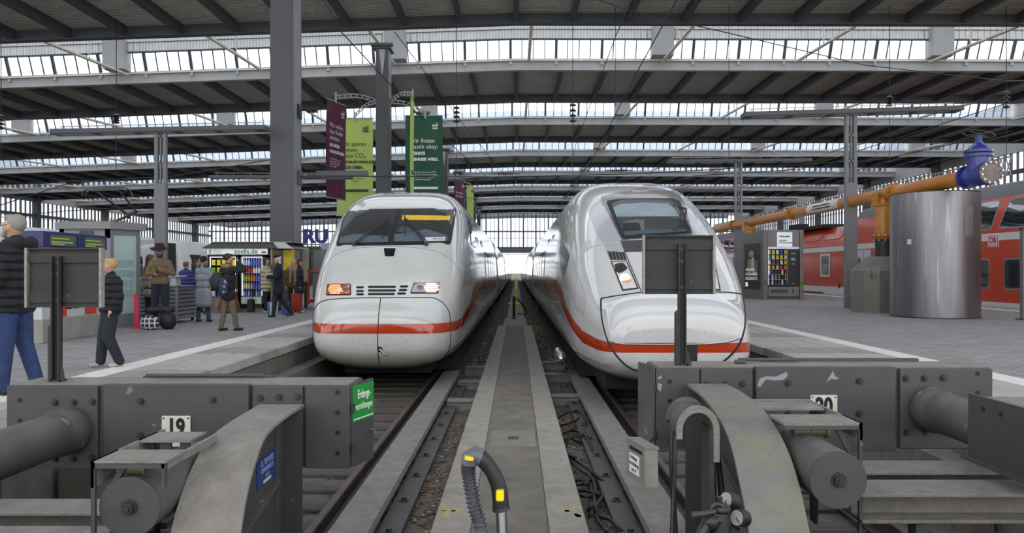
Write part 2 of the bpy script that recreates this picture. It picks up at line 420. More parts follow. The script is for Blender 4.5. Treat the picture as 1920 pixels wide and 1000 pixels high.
def platform(xe, xt0, xt1, xfar, side):
    """xe: track-side edge, xt0..xt1 white strip, xfar: far edge; side -1 left, +1 right"""
    P = struct('floor', (xe, 0, 0))
    a, b = sorted((xe, xfar)); y1 = 190
    ins = .12*side
    lo, hi = sorted((xe+ins, xfar-ins))
    MB().box(lo, hi, -8, y1, -1.3, -.14).build('platform_core', M_conc_dark, P)
    a0, a1 = sorted((xt1, xfar-side*1.35))
    MB().box(a0, a1, -8, y1, -.14, 0).build('paving', M_pave, P)
    # edge slabs in three rows, tactile tiles, wall panels
    w_ = abs(xt0-xe); r1 = xe+side*w_*.44; r2 = xe+side*w_*.72
    for (u, v, st) in ((xe, r1, 1.0), (r1, r2, 1.0), (r2, xt0, 1.0)):
        lo, hi = sorted((u, v)); W = hi-lo
        me = MB().bbox(-W/2+.006, W/2-.006, .006, st-.006, -.14, 0, .01).mesh('edge_slab', M_slab)
        me2 = me.copy(); me2.materials[0] = mat('darker_edge_slab', '#8f8b87', .85, 0, .2, 2, .35, 60)
        y = 3.2 if True else 0; y += rnd.random()*.5
        for i in range(62):
            piece(me if i % 3 else me2, 'edge_slab', P, ((lo+hi)/2, y+i*st, rnd.uniform(-.006, .0)))
        MB().box(lo, hi, y+62*st, y1, -.14, -.001).box(lo, hi, -8, y, -.14, -.001).build('edge_paving', M_slab, P)
    lo, hi = sorted((xt0, xt1)); W = hi-lo; m = MB().bbox(-W/2, W/2, .003, .597, -.14, .002, .004)
    for q in range(5):
        x = -W/2+W*(q+.5)/5; m.bbox(x-.012, x+.012, .01, .59, .001, .007, .003)
    me = m.mesh('tactile_tile', M_tact)
    for i in range(110): piece(me, 'tactile_tile', P, ((lo+hi)/2, 1.0+i*.6, 0))
    MB().box(lo, hi, 67, y1, -.14, .003).build('tactile_strip', M_tact, P)
    lo, hi = sorted((xfar-side*1.0, xfar-side*1.35)); MB().box(lo, hi, -8, y1, -.14, .003).build('tactile_strip', M_tact, P)
    lo, hi = sorted((xfar, xfar-side*1.0)); MB().box(lo, hi, -8, y1, -.14, 0).build('edge_paving', M_slab, P)
    me = MB().bbox(-.05, .05, .006, .994, -1.05, -.16, .008).mesh('wall_panel', M_conc_dark)
    for i in range(45): piece(me, 'wall_panel', P, (xe+side*.09, 3.2+i, 0))
    return P
platform(-3.95, -5.02, -5.36, -16.9, -1)
platform(4.12, 5.66, 6.0, 17.05, 1)
lg = MB()
for s, x in ((-1, -3.95), (1, 4.12)):
    lo, hi = sorted((x, x-s*.28)); lg.box(lo, hi, 6.9, 190, -1.05, -.42)
o = lg.build('trim_1', M_conc_dark); o['kind'] = 'structure'
f = MB().box(-3.83, 4.0, -8, 3.15, -1.3, 0).build('floor', M_pave); f['kind'] = 'structure'

# walkway between the tracks
W = struct('floor', (-.04, 3.2, -.98))
for (lo, hi) in ((-.66, -.355), (.255, .56)):
    ww = hi-lo; me = MB().bbox(-ww/2, ww/2, .006, 5.99, -.26, .012, .01).mesh('kerb_stone', M_curb)
    for y in (-.9+0*0, 5.1, 11.1, 17.1, 23.1):
        if y < 0:
            ms = MB().bbox(-ww/2, ww/2, 0, 1.894, -.26, .012, .01).mesh('kerb_stone', M_curb); piece(ms, 'kerb_stone', W, ((lo+hi)/2, 3.2, -.73))
        else: piece(me, 'kerb_stone', W, ((lo+hi)/2, y, -.73))
MB().box(-.35, .25, 3.2, 29.1, -.98, -.73).build('asphalt_infill', M_asph, W)
MB().box(-.5, .42, 29.1, 34.5, -.98, -.76).build('concrete_apron', M_conc, W)
MB().box(-.42, .36, 34.5, 185, -.98, -.78).build('concrete_strip', M_conc, W)
for i in range(26):
    lx = rnd.uniform(-.62, -.45) if i % 2 else rnd.uniform(.38, .53); ly = rnd.gauss(6.65, .12); q = rnd.uniform(.008, .03)
    MB().box(lx-q, lx+q, ly-q*1.6, ly+q, -.719, -.7165).build('yellow_paint_mark', mat('faded_yellow_paint', '#a89a55', .8, 0, .2, 20), W)
# manhole in the walkway
t = thing('access_cover', (-.03, 9.6, -.73), 'square concrete access cover with small grate in the walkway between tracks', 'cover')
MB().bbox(-.31, .23, 9.13, 10.0, -.74, -.722, .004).build('cover_plate', mat('cover_concrete', '#7d7870', .9, 0, .15, 6, .4, 60), t)
MB().box(-.1, .03, 9.5, 9.66, -.722, -.717).build('grate', M_bolt, t)

# tracks
def rail_mesh(L):
    p = [(-.036, .17), (-.036, .14), (-.012, .125), (-.012, .03), (-.07, .015), (-.07, 0), (.07, 0), (.07, .015), (.012, .03), (.012, .125), (.036, .14), (.036, .17), (.028, .178), (-.028, .178)]
    return MB().prism(p, 0, L).mesh('rail', M_rail)
rail_me = rail_mesh(180)
CL, CR = -2.38, 2.3
sl_me = MB().bbox(-1.28, 1.28, 0, .26, -.16, 0, .015).mesh('sleeper', M_wood)
for c, lab in ((CL, 'left track under the rounded white train, wooden sleepers and steel rails'), (CR, 'right track under the angular white train, wooden sleepers and steel rails')):
    T = struct('railway_track', (c, 3.2, -.98))
    for s in (-1, 1): piece(rail_me, 'rail', T, (c+s*.7525, 3.3, -.935))
    for i in range(62): piece(sl_me, 'sleeper', T, (c, 3.6+i*.64, -.935), scale=(1 if i > 18 else .98, 1, 1))
    m = MB()
    for i in range(40):
        for s in (-1, 1):
            for q in (-1, 1): m.box(c+s*.7525+q*.1-.03, c+s*.7525+q*.1+.03, 3.66+i*.64, 3.8+i*.64, -.935, -.88)
    m.build('rail_clips', M_rail, T, kind='stuff')
# wide steel channels beside the inner rails
for s, x0, x1, nm in ((-1, -1.47, -1.16, 'left'), (1, 1.05, 1.38, 'right')):
    t = struct('guide_channel', ((x0+x1)/2, 3.3, -.97))
    MB().box(x0, x1, 3.25, 16.3, -.84, -.76).build('top_plate', M_dust, t)
    a, b = ((x1, x1+.2) if s < 0 else (x0-.2, x0))
    MB().box(a, b, 3.25, 15.6, -.93, -.9).box(x0+.05, x0+.09, 3.25, 16.2, -.96, -.84).box(x1-.09, x1-.05, 3.25, 16.2, -.96, -.84).build('flange', M_steel, t)
    m = MB().cyl(((a+b)/2, 0, 0), ((a+b)/2, 0, .035), .03, .026, 6).box((a+b)/2-.045, (a+b)/2+.045, -.045, .045, -.004, .01)
    bm_ = m.mesh('bolt', M_bolt, ((a+b)/2, 0, 0))
    y = 3.9
    while y < 15.4: piece(bm_, 'bolt', t, ((a+b)/2, y, -.9)); y += .92
# cross ties between channel and walkway
ct = [(-1.15, -.66, 9.8+0*1, .1), (-1.12, -.66, 12.9, .16), (.56, 1.05, 13.4, .16), (-1.1, -.66, 15.2, .14), (-1.1, -.66, 17.2, .2), (.56, 1.1, 16.2, .16), (.56, 1.1, 18.1, .2)]
for i, (a, b, y, h) in enumerate(ct):
    if i == 0: continue
    MB().box(a, b, y, y+.22, -.98, -.92+h*.6).box(a-.0, b, y-.04, y+.26, -.93+h*.6, -.91+h*.6).build('cross_tie', M_dust)['kind'] = 'structure'
# ================================================================ TRAINS
def pchip(tab):
    xs = [t[0] for t in tab]; ys = [t[1] for t in tab]; n = len(xs)
    h = [xs[i+1]-xs[i] for i in range(n-1)]; dl = [(ys[i+1]-ys[i])/h[i] for i in range(n-1)]
    m = [0]*n; m[0] = dl[0]; m[-1] = dl[-1]
    for i in range(1, n-1):
        if dl[i-1]*dl[i] <= 0: m[i] = 0
        else:
            w1 = 2*h[i]+h[i-1]; w2 = h[i]+2*h[i-1]; m[i] = (w1+w2)/(w1/dl[i-1]+w2/dl[i])
    def f(x):
        if x <= xs[0]: return ys[0]
        if x >= xs[-1]: return ys[-1]
        i = 0
        while x > xs[i+1]: i += 1
        t = (x-xs[i])/h[i]
        return (1+2*t)*(1-t)**2*ys[i]+t*(1-t)**2*h[i]*m[i]+t*t*(3-2*t)*ys[i+1]+t*t*(t-1)*h[i]*m[i+1]
    return f
def paint_mat(name, base, bands, dirt=.08, rough=.12):
    """glossy train paint; bands = (colour, [(y, z_low)...], [(y, z_high)...]) printed stripe following the body"""
    m = mat(name, base, rough, 0, dirt, 1.3, spec=.5, coat=.6)
    n = m.node_tree.nodes; l = m.node_tree.links; b = n['Principled BSDF']
    t = n.new('ShaderNodeNewGeometry'); sp = n.new('ShaderNodeSeparateXYZ'); l.new(t.outputs['Position'], sp.inputs[0])
    col = b.inputs['Base Color'].links[0].from_socket
    # fine dirt specks, denser low down
    z2 = n.new('ShaderNodeTexNoise'); z2.inputs['Scale'].default_value = 42; z2.inputs['Detail'].default_value = 2; l.new(t.outputs['Position'], z2.inputs['Vector'])
    mr = n.new('ShaderNodeMapRange'); mr.inputs[1].default_value = .5; mr.inputs[2].default_value = -.5; mr.inputs[3].default_value = .70; mr.inputs[4].default_value = .6
    l.new(sp.outputs['Z'], mr.inputs[0])
    gt = n.new('ShaderNodeMath'); gt.operation = 'GREATER_THAN'; l.new(z2.outputs['Fac'], gt.inputs[0]); l.new(mr.outputs[0], gt.inputs[1])
    mu = n.new('ShaderNodeMath'); mu.operation = 'MULTIPLY'; mu.inputs[1].default_value = .45; l.new(gt.outputs[0], mu.inputs[0])
    mx = n.new('ShaderNodeMix'); mx.data_type = 'RGBA'; l.new(mu.outputs[0], mx.inputs[0]); l.new(col, mx.inputs[6]); mx.inputs[7].default_value = lin('#5a5650')+(1,); col = mx.outputs[2]
    # dusty lower skirt (dirt on the thing itself)
    mr2 = n.new('ShaderNodeMapRange'); mr2.inputs[1].default_value = .1; mr2.inputs[2].default_value = -.5; mr2.inputs[3].default_value = 0; mr2.inputs[4].default_value = .75; l.new(sp.outputs['Z'], mr2.inputs[0])
    mx = n.new('ShaderNodeMix'); mx.data_type = 'RGBA'; l.new(mr2.outputs[0], mx.inputs[0]); l.new(col, mx.inputs[6]); mx.inputs[7].default_value = lin('#857e6d')+(1,); col = mx.outputs[2]
    for colr, lo, hi in bands:
        def curve(pts):
            y0, y1 = pts[0][0], pts[-1][0]; z0, z1 = min(p[1] for p in pts)-.1, max(p[1] for p in pts)+.1
            mp = n.new('ShaderNodeMapRange'); mp.inputs[1].default_value = y0; mp.inputs[2].default_value = y1; l.new(sp.outputs['Y'], mp.inputs[0])
            fc = n.new('ShaderNodeFloatCurve'); c = fc.mapping.curves[0]
            P = [((y-y0)/(y1-y0), (z-z0)/(z1-z0)) for y, z in pts]
            c.points[0].location = P[0]; c.points[1].location = P[-1]
            for p in P[1:-1]: c.points.new(*p)
            fc.mapping.update(); l.new(mp.outputs[0], fc.inputs['Value'])
            ms = n.new('ShaderNodeMapRange'); ms.inputs[3].default_value = z0; ms.inputs[4].default_value = z1; l.new(fc.outputs[0], ms.inputs[0]); return ms.outputs[0]
        a = n.new('ShaderNodeMath'); a.operation = 'GREATER_THAN'; l.new(sp.outputs['Z'], a.inputs[0]); l.new(curve(lo), a.inputs[1])
        c_ = n.new('ShaderNodeMath'); c_.operation = 'LESS_THAN'; l.new(sp.outputs['Z'], c_.inputs[0]); l.new(curve(hi), c_.inputs[1])
        mm = n.new('ShaderNodeMath'); mm.operation = 'MULTIPLY'; l.new(a.outputs[0], mm.inputs[0]); l.new(c_.outputs[0], mm.inputs[1])
        mx = n.new('ShaderNodeMix'); mx.data_type = 'RGBA'; l.new(mm.outputs[0], mx.inputs[0]); l.new(col, mx.inputs[6]); mx.inputs[7].default_value = lin(colr)+(1,); col = mx.outputs[2]
    l.new(col, b.inputs['Base Color']); return m

class Body:
    def __init__(s, cx, wt, zt, zb, nt, stations, taper=.12, nl=None, mat_=None, name='front_car', parent=None, segs=72):
        s.cx = cx; W_, T_, B_, N_ = pchip(wt), pchip(zt), pchip(zb), pchip(nt); NL = pchip(nl) if nl else N_
        mb = MB(); rings = []
        for d in stations:
            w_, t, b, n, l_ = W_(d), T_(d), B_(d), N_(d), NL(d)
            zc = b+(t-b)*.42; base = len(mb.v)
            for k in range(segs):
                a = 2*PI*k/segs-PI/2; c, q = math.cos(a), math.sin(a)
                e = n if q > 0 else l_
                # sample denser towards the corners: map through superellipse
                x = math.copysign(abs(c)**(2/e), c)*w_; z = math.copysign(abs(q)**(2/e), q)
                z = zc+z*((t-zc) if q > 0 else (zc-b))
                u = max(0, (z-.9)/2.2); x *= 1-taper*u**1.4
                u = max(0, (0.1-z)/.65); x *= 1-.1*u*u
                mb.v.append(Vector((cx+x, d, z)))
            rings.append(base)
        for i in range(len(rings)-1):
            for k in range(segs):
                k2 = (k+1) % segs; mb.f.append([rings[i]+k, rings[i]+k2, rings[i+1]+k2, rings[i+1]+k]); mb.mi.append(0)
        mb.f.append([rings[0]+k for k in range(segs)]); mb.mi.append(0)
        mb.f.append([rings[-1]+k for k in range(segs)]); mb.mi.append(0)
        s.bvh = BVHTree.FromPolygons([tuple(v) for v in mb.v], mb.f)
        s.obj = mb.build(name, mat_, parent, smooth=60)
        s.root = parent
    def hit(s, px, py, eps=.006):
        o = Vector((0, 0, H)); d = Vector(((px-VX)/F, 1, -(py-VY)/F)).normalized()
        p, n, i, dist = s.bvh.ray_cast(o, d)
        if p is None: return None
        if n.dot(d) > 0: n = -n
        return p+n*eps
    def side(s, sgn, y, z, eps=.006):
        """point on the body side (sgn -1 left, +1 right of the body)"""
        p, n, i, dist = s.bvh.ray_cast(Vector((s.cx+sgn*6, y, z)), Vector((-sgn, 0, 0)))
        if p is None: return Vector((s.cx+sgn*1.3, y, z))
        if n.x*sgn < 0: n = -n
        return p+n*eps
def densify(loop, n=6, closed=True):
    out = []
    m = len(loop)
    for i in range(m if closed else m-1):
        a, b = loop[i], loop[(i+1) % m]
        for k in range(n): out.append((a[0]+(b[0]-a[0])*k/n, a[1]+(b[1]-a[1])*k/n))
    if not closed: out.append(loop[-1])
    return out
def rnd_poly(loop, r=4, n=3):
    """round the corners of a polygon"""
    out = []; m = len(loop)
    for i in range(m):
        p = Vector(loop[i]); a = Vector(loop[i-1]); b = Vector(loop[(i+1) % m])
        ra = min(r, (a-p).length*.45); rb = min(r, (b-p).length*.45)
        A = p+(a-p).normalized()*ra; B = p+(b-p).normalized()*rb
        for k in range(n+1):
            t = k/n; q = A*(1-t)**2+p*2*t*(1-t)+B*t*t; out.append((q.x, q.y))
    return out
def patch(hit, loop, name, matl, parent, eps=.006, rings=7, dens=4, thick=.006, **kw):
    """a panel lying on the body: outline given in view angles, laid on the real surface, with its own thickness"""
    L = densify(loop, dens); cx = sum(p[0] for p in L)/len(L); cy = sum(p[1] for p in L)/len(L)
    mb = MB(); n = len(L); last = None
    for lay, e in ((0, eps), (1, eps-thick)):
        for j in range(rings+1):
            f = 1-j/rings
            if j == rings: f = .02
            for p in L:
                g = f
                h = hit(cx+(p[0]-cx)*g, cy+(p[1]-cy)*g, e)
                while h is None and g > .01:
                    g *= .96; h = hit(cx+(p[0]-cx)*g, cy+(p[1]-cy)*g, e)
                if h is None: h = last
                last = h; mb.v.append(h)
        if lay: break
        for j in range(rings):
            for k in range(n):
                k2 = (k+1) % n; mb.f.append([j*n+k, j*n+k2, (j+1)*n+k2, (j+1)*n+k]); mb.mi.append(0)
        mb.f.append([rings*n+k for k in range(n)]); mb.mi.append(0)
    b = (rings+1)*n
    mb.v = mb.v[:b+n]
    for k in range(n):
        k2 = (k+1) % n; mb.f.append([k, k2, b+k2, b+k]); mb.mi.append(0)
    return mb.build(name, matl, parent, smooth=50, **kw)
def line_on(hit, pts, name, matl, parent, r=.006, dens=6, closed=False, eps=.0, **kw):
    P = [hit(x, y, eps) for x, y in densify(pts, dens, closed)]
    P = [p for p in P if p is not None]
    if closed: P.append(P[0])
    return MB().tube(P, r, 5).build(name, matl, parent, smooth=True, **kw)
def smooth_path(pts, n=6):
    """Catmull-Rom through the points (2-D or 3-D)"""
    P = [Vector(p) for p in pts]; out = []
    for i in range(len(P)-1):
        p0 = P[max(i-1, 0)]; p1 = P[i]; p2 = P[i+1]; p3 = P[min(i+2, len(P)-1)]
        for k in range(n):
            t = k/n; out.append(.5*((2*p1)+(p2-p0)*t+(2*p0-5*p1+4*p2-p3)*t*t+(3*p1-p0-3*p2+p3)*t**3))
    out.append(P[-1]); return out
M_glassdark = mat('dark_train_glass', '#0d0f12', .04, 0, .1, 3, spec=.8, coat=.3)
M_glassband = mat('side_window_glass', '#16181c', .05, 0, .1, 3, spec=.7)
M_seam = mat('black_seam', '#0c0c0c', .6, 0, .1, 5)
M_under = mat('underframe_black', '#1c1b1a', .8, 0, .3, 5)
M_red = '#a63412'
M_clear = glass('clear_pane', '#ffffff', .045, .02, True)
M_lens = glass('lamp_lens', '#ffffff', .1, .03, True)
M_chrome = mat('polished_metal', '#b9b9bb', .18, .9, .05, 5)
M_lamp_on = mat('lit_headlamp', '#ffd6ba', .3, 0, .1, 30, emit=.55)
M_lamp_or = mat('lit_orange_lamp', '#ffb070', .3, 0, .05, 5, emit=.42)
M_lampred = mat('lamp_red_housing', '#a8431f', .3, .2, .2, 30)
M_bellow = mat('gangway_bellows', '#232325', .7, 0, .2, 10)

def far_cars(body_root, cx, mat_, y_first, L, n, dark_band, wt=1.48, zt=3.1, zb=-.55, side=1):
    """following carriages; side = the side that faces the camera (+1 right, -1 left)"""
    y = y_first
    for i in range(n):
        MB().box(cx-1.2, cx+1.2, y-.75, y+.05, -.3, 2.7).build('gangway', M_bellow, body_root)
        st = [y, y+.06, y+.2, y+L*.25, y+L*.5, y+L*.75, y+L-.95, y+L-.81, y+L-.75]
        wl_ = [(y, wt-.08), (y+.06, wt-.02), (y+.2, wt), (y+L-.95, wt), (y+L-.81, wt-.02), (y+L-.75, wt-.08)]
        zz = [(y, zt-.08), (y+.2, zt), (y+L-.95, zt), (y+L-.75, zt-.08)]
        B = Body(cx, wl_, zz, [(y, zb), (y+L, zb)], [(y, 4.2), (y+L, 4.2)], st, mat_=mat_, name='carriage', parent=body_root, segs=48)
        m = MB()
        if dark_band:
            ys = y+1.9
            while ys < y+L-3.4:
                q = [B.side(side, ys, 1.02, .012), B.side(side, ys+1.9, 1.02, .012), B.side(side, ys+1.9, 1.85, .012), B.side(side, ys, 1.85, .012)]
                q2 = [v-Vector((side*.03, 0, 0)) for v in q]
                w_ = MB().add(q+q2, [(0, 1, 2, 3), (0, 4, 5, 1), (1, 5, 6, 2), (2, 6, 7, 3), (3, 7, 4, 0)]).build('window', M_glassband, B.obj)
                ys += 2.25
        for yy in (y+.9, y+L-1.9):
            P = [B.side(side, a, b, .004) for a, b in ((yy, -.3), (yy, 2.0), (yy+.9, 2.0), (yy+.9, -.3))]
            m.tube(P, .012, 4)
        m.build('door_gap', M_seam, B.obj)
        MB().box(cx-1.05, cx+1.05, y+2, y+5, -.95, -.5).box(cx-1.05, cx+1.05, y+L-6, y+L-3, -.95, -.5).build('bogie', M_under, B.obj)
        y += L
# ---------- left train: rounded nose
TL = thing('high_speed_train', (CL, 14, -.75), 'white high-speed train with rounded nose, split windscreen and orange headlight on the left track', 'train')
P_ice2 = paint_mat('white_train_paint', '#b9b9b7', [(M_red, [(13, .20), (14.2, .20), (15.3, .27), (16.6, .50), (18.2, .74), (20, .80), (26, .80), (200, .80)],
        [(13, .37), (14.2, .37), (15.3, .46), (16.6, .72), (18.2, .99), (20, 1.04), (26, 1.04), (200, 1.04)])])
st = [13.70, 13.705, 13.72, 13.745, 13.78, 13.83, 13.9, 13.98, 14.05, 14.14, 14.25, 14.4, 14.55, 14.7, 14.85, 15, 15.15, 15.35, 15.6, 15.85, 16.1, 16.3, 16.5, 16.75, 17, 17.3, 17.7, 18.2, 18.8, 19.5, 21, 24, 28, 32, 37.2, 37.3]
BL = Body(CL, [(13.70, .45), (13.705, .62), (13.72, .76), (13.78, .95), (13.9, 1.08), (14.05, 1.17), (14.4, 1.28), (15, 1.36), (16, 1.42), (17, 1.46), (19, 1.48), (37.3, 1.48)],
     [(13.70, .35), (13.705, .42), (13.72, .48), (13.78, .56), (13.9, .66), (14.05, .80), (14.4, 1.14), (14.9, 1.60), (15.15, 1.82), (16.2, 2.50), (16.6, 2.72), (17, 2.88), (17.7, 3.02), (18.5, 3.08), (20, 3.1), (37.3, 3.1)],
     [(13.70, .10), (13.705, -.02), (13.72, -.12), (13.78, -.22), (13.9, -.33), (14.1, -.42), (14.6, -.5), (16, -.55), (37.3, -.55)],
     [(13.7, 3.0), (14.05, 3.6), (14.9, 4.6), (16.3, 5.5), (17.2, 4.8), (19, 4.2), (37.3, 4.2)], st, nl=[(13.7, 3.0), (14.3, 3.0), (16, 3.8), (37.3, 4)], mat_=P_ice2, name='power_car_body', parent=TL)
hl = BL.hit
# windscreen: two halves with cab behind glass
fr = patch(hl, rnd_poly([(648, 393), (856, 391), (845, 459), (629.5, 462)], 5), 'windscreen_frame', M_seam, TL, .008, 9, 5)
for nm, q in (('left', [(650.5, 395.5), (745, 394.5), (729.5, 457), (634, 459)]), ('right', [(753, 394.2), (852, 393.5), (841, 455.5), (737.5, 456.8)])):
    g_ = patch(hl, rnd_poly(q, 3), 'cab_interior', mat('dark_cab_interior', '#0f1215', .5, 0, .3, 3), fr, .012, 7, 4)
    if nm == 'right':
        patch(hl, [(755, 405), (844, 406), (842.5, 414.5), (753, 413.5)], 'sun_blind', mat('yellow_blind', '#d9b21e', .7), fr, .018, 3, 4, label='yellow roller blind')
        patch(hl, [(740, 441), (800, 431), (838, 443), (838, 453), (739, 454)], 'dashboard', mat('dull_dashboard', '#4a5560', .6), fr, .018, 4, 3)
        patch(hl, rnd_poly([(745, 437), (752, 427), (770, 426), (774, 438)], 3), 'driver_seat', mat('grey_seat', '#3d4850', .7), fr, .021, 3, 3)
        patch(hl, [(797, 447), (834.5, 446), (834, 453), (796.5, 454)], 'number_plate', mat('white_plate', '#cfd0d0', .5), fr, .022, 3, 3)
        pw = hl(815.5, 450.2, .03)
        text('number_text', '1973 402 009-x', .062, M_seam, Matrix.Translation(pw) @ Matrix.Rotation(PI/2-.95, 4, 'X'), fr, .002)
    else:
        patch(hl, [(638, 447), (665, 440), (705, 443), (727, 445), (728, 455), (637, 457)], 'dashboard', mat('dull_dashboard', '#4a5560'), fr, .018, 4, 3)
    patch(hl, rnd_poly(q, 3), 'windscreen_pane', M_clear, fr, .03, 7, 4)
# wipers
for (a, b, c) in (((664.5, 462), (728, 417), (717, 451)), ((799, 461.5), (759, 413.5), (760, 443))):
    A = hl(a[0], a[1], .06); B_ = hl(b[0], b[1], .07); C_ = hl(c[0], c[1], .05)
    wp = MB().tube([A, A.lerp(B_, .5)+Vector((0, -.03, .01)), B_], .016, 6).tube([A+Vector((.03, -.01, .03)), A.lerp(B_, .92)+Vector((.03, -.02, 0))], .009, 5).ell(A, (.045, .045, .045), 8, 6).build('wiper_arm', M_bolt, TL, smooth=True)
    d_ = (C_-B_).normalized(); MB().tube([B_-d_*.15, B_, B_.lerp(C_, .5), C_], .011, 5).build('wiper_blade', M_black, wp)
# camera housing
pc = patch(hl, rnd_poly([(717, 465), (745, 465), (740, 484), (720.5, 484)], 2), 'camera_surround', mat('chrome_shine_grey', '#c4c4c6', .3), TL, .012, 3, 3)  # rim's pale colour stands in for the bright reflection of chrome
patch(hl, rnd_poly([(719.5, 466.8), (742.5, 466.8), (738.5, 482.2), (722, 482.2)], 2), 'camera_window', M_glassdark, pc, .018, 3, 3)
# headlights
for q, lit in (([(614, 533), (658, 532.5), (658.5, 554), (611.5, 554.5)], 'or'), ([(776, 530), (822, 529), (824, 531), (822, 551), (769, 551)], 'w')):
    s_ = patch(hl, rnd_poly(q, 3), 'headlight_surround', M_seam, TL, .008, 5, 4)
    cx = sum(p[0] for p in q)/len(q); cy = sum(p[1] for p in q)/len(q)
    q2 = [(cx+(x-cx)*.93, cy+(y-cy)*.86) for x, y in q]
    patch(hl, rnd_poly(q2, 3), 'reflector', M_lampred if lit == 'or' else mat('silver_reflector', '#9a9493', .25, .5, .2, 30), s_, .014, 4, 4)
    cells = MB(); cx2, cy2 = (629, 544) if lit == 'or' else (808, 541)
    for i in range(-3, 4):
        for j in range(-2, 3):
            if (i/3.6)**2+(j/2.6)**2 > 1: continue
            p = hl(cx2+i*3.8+(j % 2)*1.6, cy2+j*3.7, .02)
            if p: cells.ell(p, (.017, .008, .017), 8, 5)
    cells.build('lamp_cells', M_lamp_or if lit == 'or' else M_lamp_on, s_, smooth=True, label='lit orange lamp cluster' if lit == 'or' else 'lit pale lamp cluster')
    p = hl(645 if lit == 'or' else 787, 543, .02); MB().ell(p, (.06, .01, .06), 14, 6).build('dark_lamp', M_glassdark, s_, smooth=True)
    patch(hl, rnd_poly(q2, 3), 'lens', M_lens, s_, .036, 4, 4)
# grille slots
slots = [(668, 682, 539.2), (668, 682, 546.2), (668, 682, 552.2), (690, 742, 538.2), (690, 742, 545), (690, 740, 551.6), (750, 765, 537.5), (748, 763, 544.3), (745, 761, 550.8)]
for a, b, y in slots:
    patch(hl, rnd_poly([(a, y-2), (b, y-2.1), (b, y+2), (a, y+2.1)], 1.8), 'vent_slot', M_seam, TL, .004, 3, 3)
# coupler cover outline and centre seam, hood arc
cover = smooth_path([(587, 590), (592, 576), (605, 565), (640, 560), (714, 558.5), (780, 558.5), (812, 559), (832, 570), (843, 590), (845, 625), (843, 652), (832, 670), (800, 687), (712, 691), (650, 688), (612, 676), (594, 656), (587, 630)], 4)
line_on(hl, [(p.x, p.y) for p in cover], 'coupler_cover_seam', M_seam, TL, .011, 2, True)
line_on(hl, [(714, 559), (710, 590), (708, 630), (709, 665), (712, 690)], 'centre_seam', M_seam, TL, .008, 5)
arc = smooth_path([(600, 540), (607, 508), (622, 484), (648, 470), (690, 464), (740, 463), (790, 466), (828, 476), (852, 495), (866, 520), (870, 560), (866, 600), (852, 640)], 4)
line_on(hl, [(p.x, p.y) for p in arc], 'hood_seam', mat('grey_seam', '#6d6d6d', .6), TL, .005, 2)
p0 = hl(712, 655, .0); p1 = at(724, 667, 13.55)
patch(hl, rnd_poly([(707.5, 650), (716, 651), (719, 661), (708, 660)], 2), 'hatch_hole', M_seam, TL, .006, 3, 3)
MB().cyl(p0, p1, .018, .018, 8).build('coupler_pin', M_chrome, TL, smooth=True)
# cab side window, door, panel lines on the right flank
def side_quad(B, s, pts, name, matl, parent, eps=.012, nsub=4):
    P = densify(pts, nsub); C_ = (sum(p[0] for p in P)/len(P), sum(p[1] for p in P)/len(P)); mb = MB()
    n = len(P)
    for f in (1, .75, .5, .25, .03): mb.v += [B.side(s, C_[0]+(p[0]-C_[0])*f, C_[1]+(p[1]-C_[1])*f, eps) for p in P]
    for j in range(4):
        for k in range(n): mb.f.append([j*n+k, j*n+(k+1) % n, (j+1)*n+(k+1) % n, (j+1)*n+k]); mb.mi.append(0)
    mb.f.append([4*n+k for k in range(n)]); mb.mi.append(0)
    b0 = len(mb.v); mb.v += [B.side(s, p[0], p[1], eps-.02) for p in P]
    for k in range(n): mb.f.append([k, (k+1) % n, b0+(k+1) % n, b0+k]); mb.mi.append(0)
    return mb.build(name, matl, parent, smooth=50)
side_quad(BL, 1, [(17.3, 1.85), (18.9, 1.82), (18.9, 2.5), (17.9, 2.52)], 'cab_side_window', M_glassdark, TL, .012)
for yy in (19.6, 22.2):
    m = MB().tube([BL.side(1, a, b, .003) for a, b in ((yy, -.2), (yy, .8), (yy, 2.1), (yy+.85, 2.1), (yy+.85, .8), (yy+.85, -.2))], .012, 4); m.build('door_gap', M_seam, TL)
for i in range(5):
    side_quad(BL, 1, [(24+i*2.4, 1.02), (25.9+i*2.4, 1.02), (25.9+i*2.4, 1.85), (24+i*2.4, 1.85)], 'window', M_glassband, TL, .012)
MB().tube([BL.side(1, a, -.12, .003) for a in (15.2, 17, 19, 22, 26, 30, 37)], .01, 4).build('skirt_seam', M_seam, TL)
MB().box(CL-1.1, CL+1.1, 16.2, 36, -.72, -.5).box(CL-.8, CL+.8, 14.9, 16.4, -.62, -.46).build('underframe', M_under, TL)
MB().cyl((CL-.8, 16.5, -.3), (CL+.8, 16.5, -.3), .42, .42, 20).cyl((CL-.8, 19.2, -.3), (CL+.8, 19.2, -.3), .42, .42, 20).build('wheelset', M_rail, TL, smooth=True)
far_cars(TL, CL, P_ice2, 38.0, 26.4, 6, True, side=1)

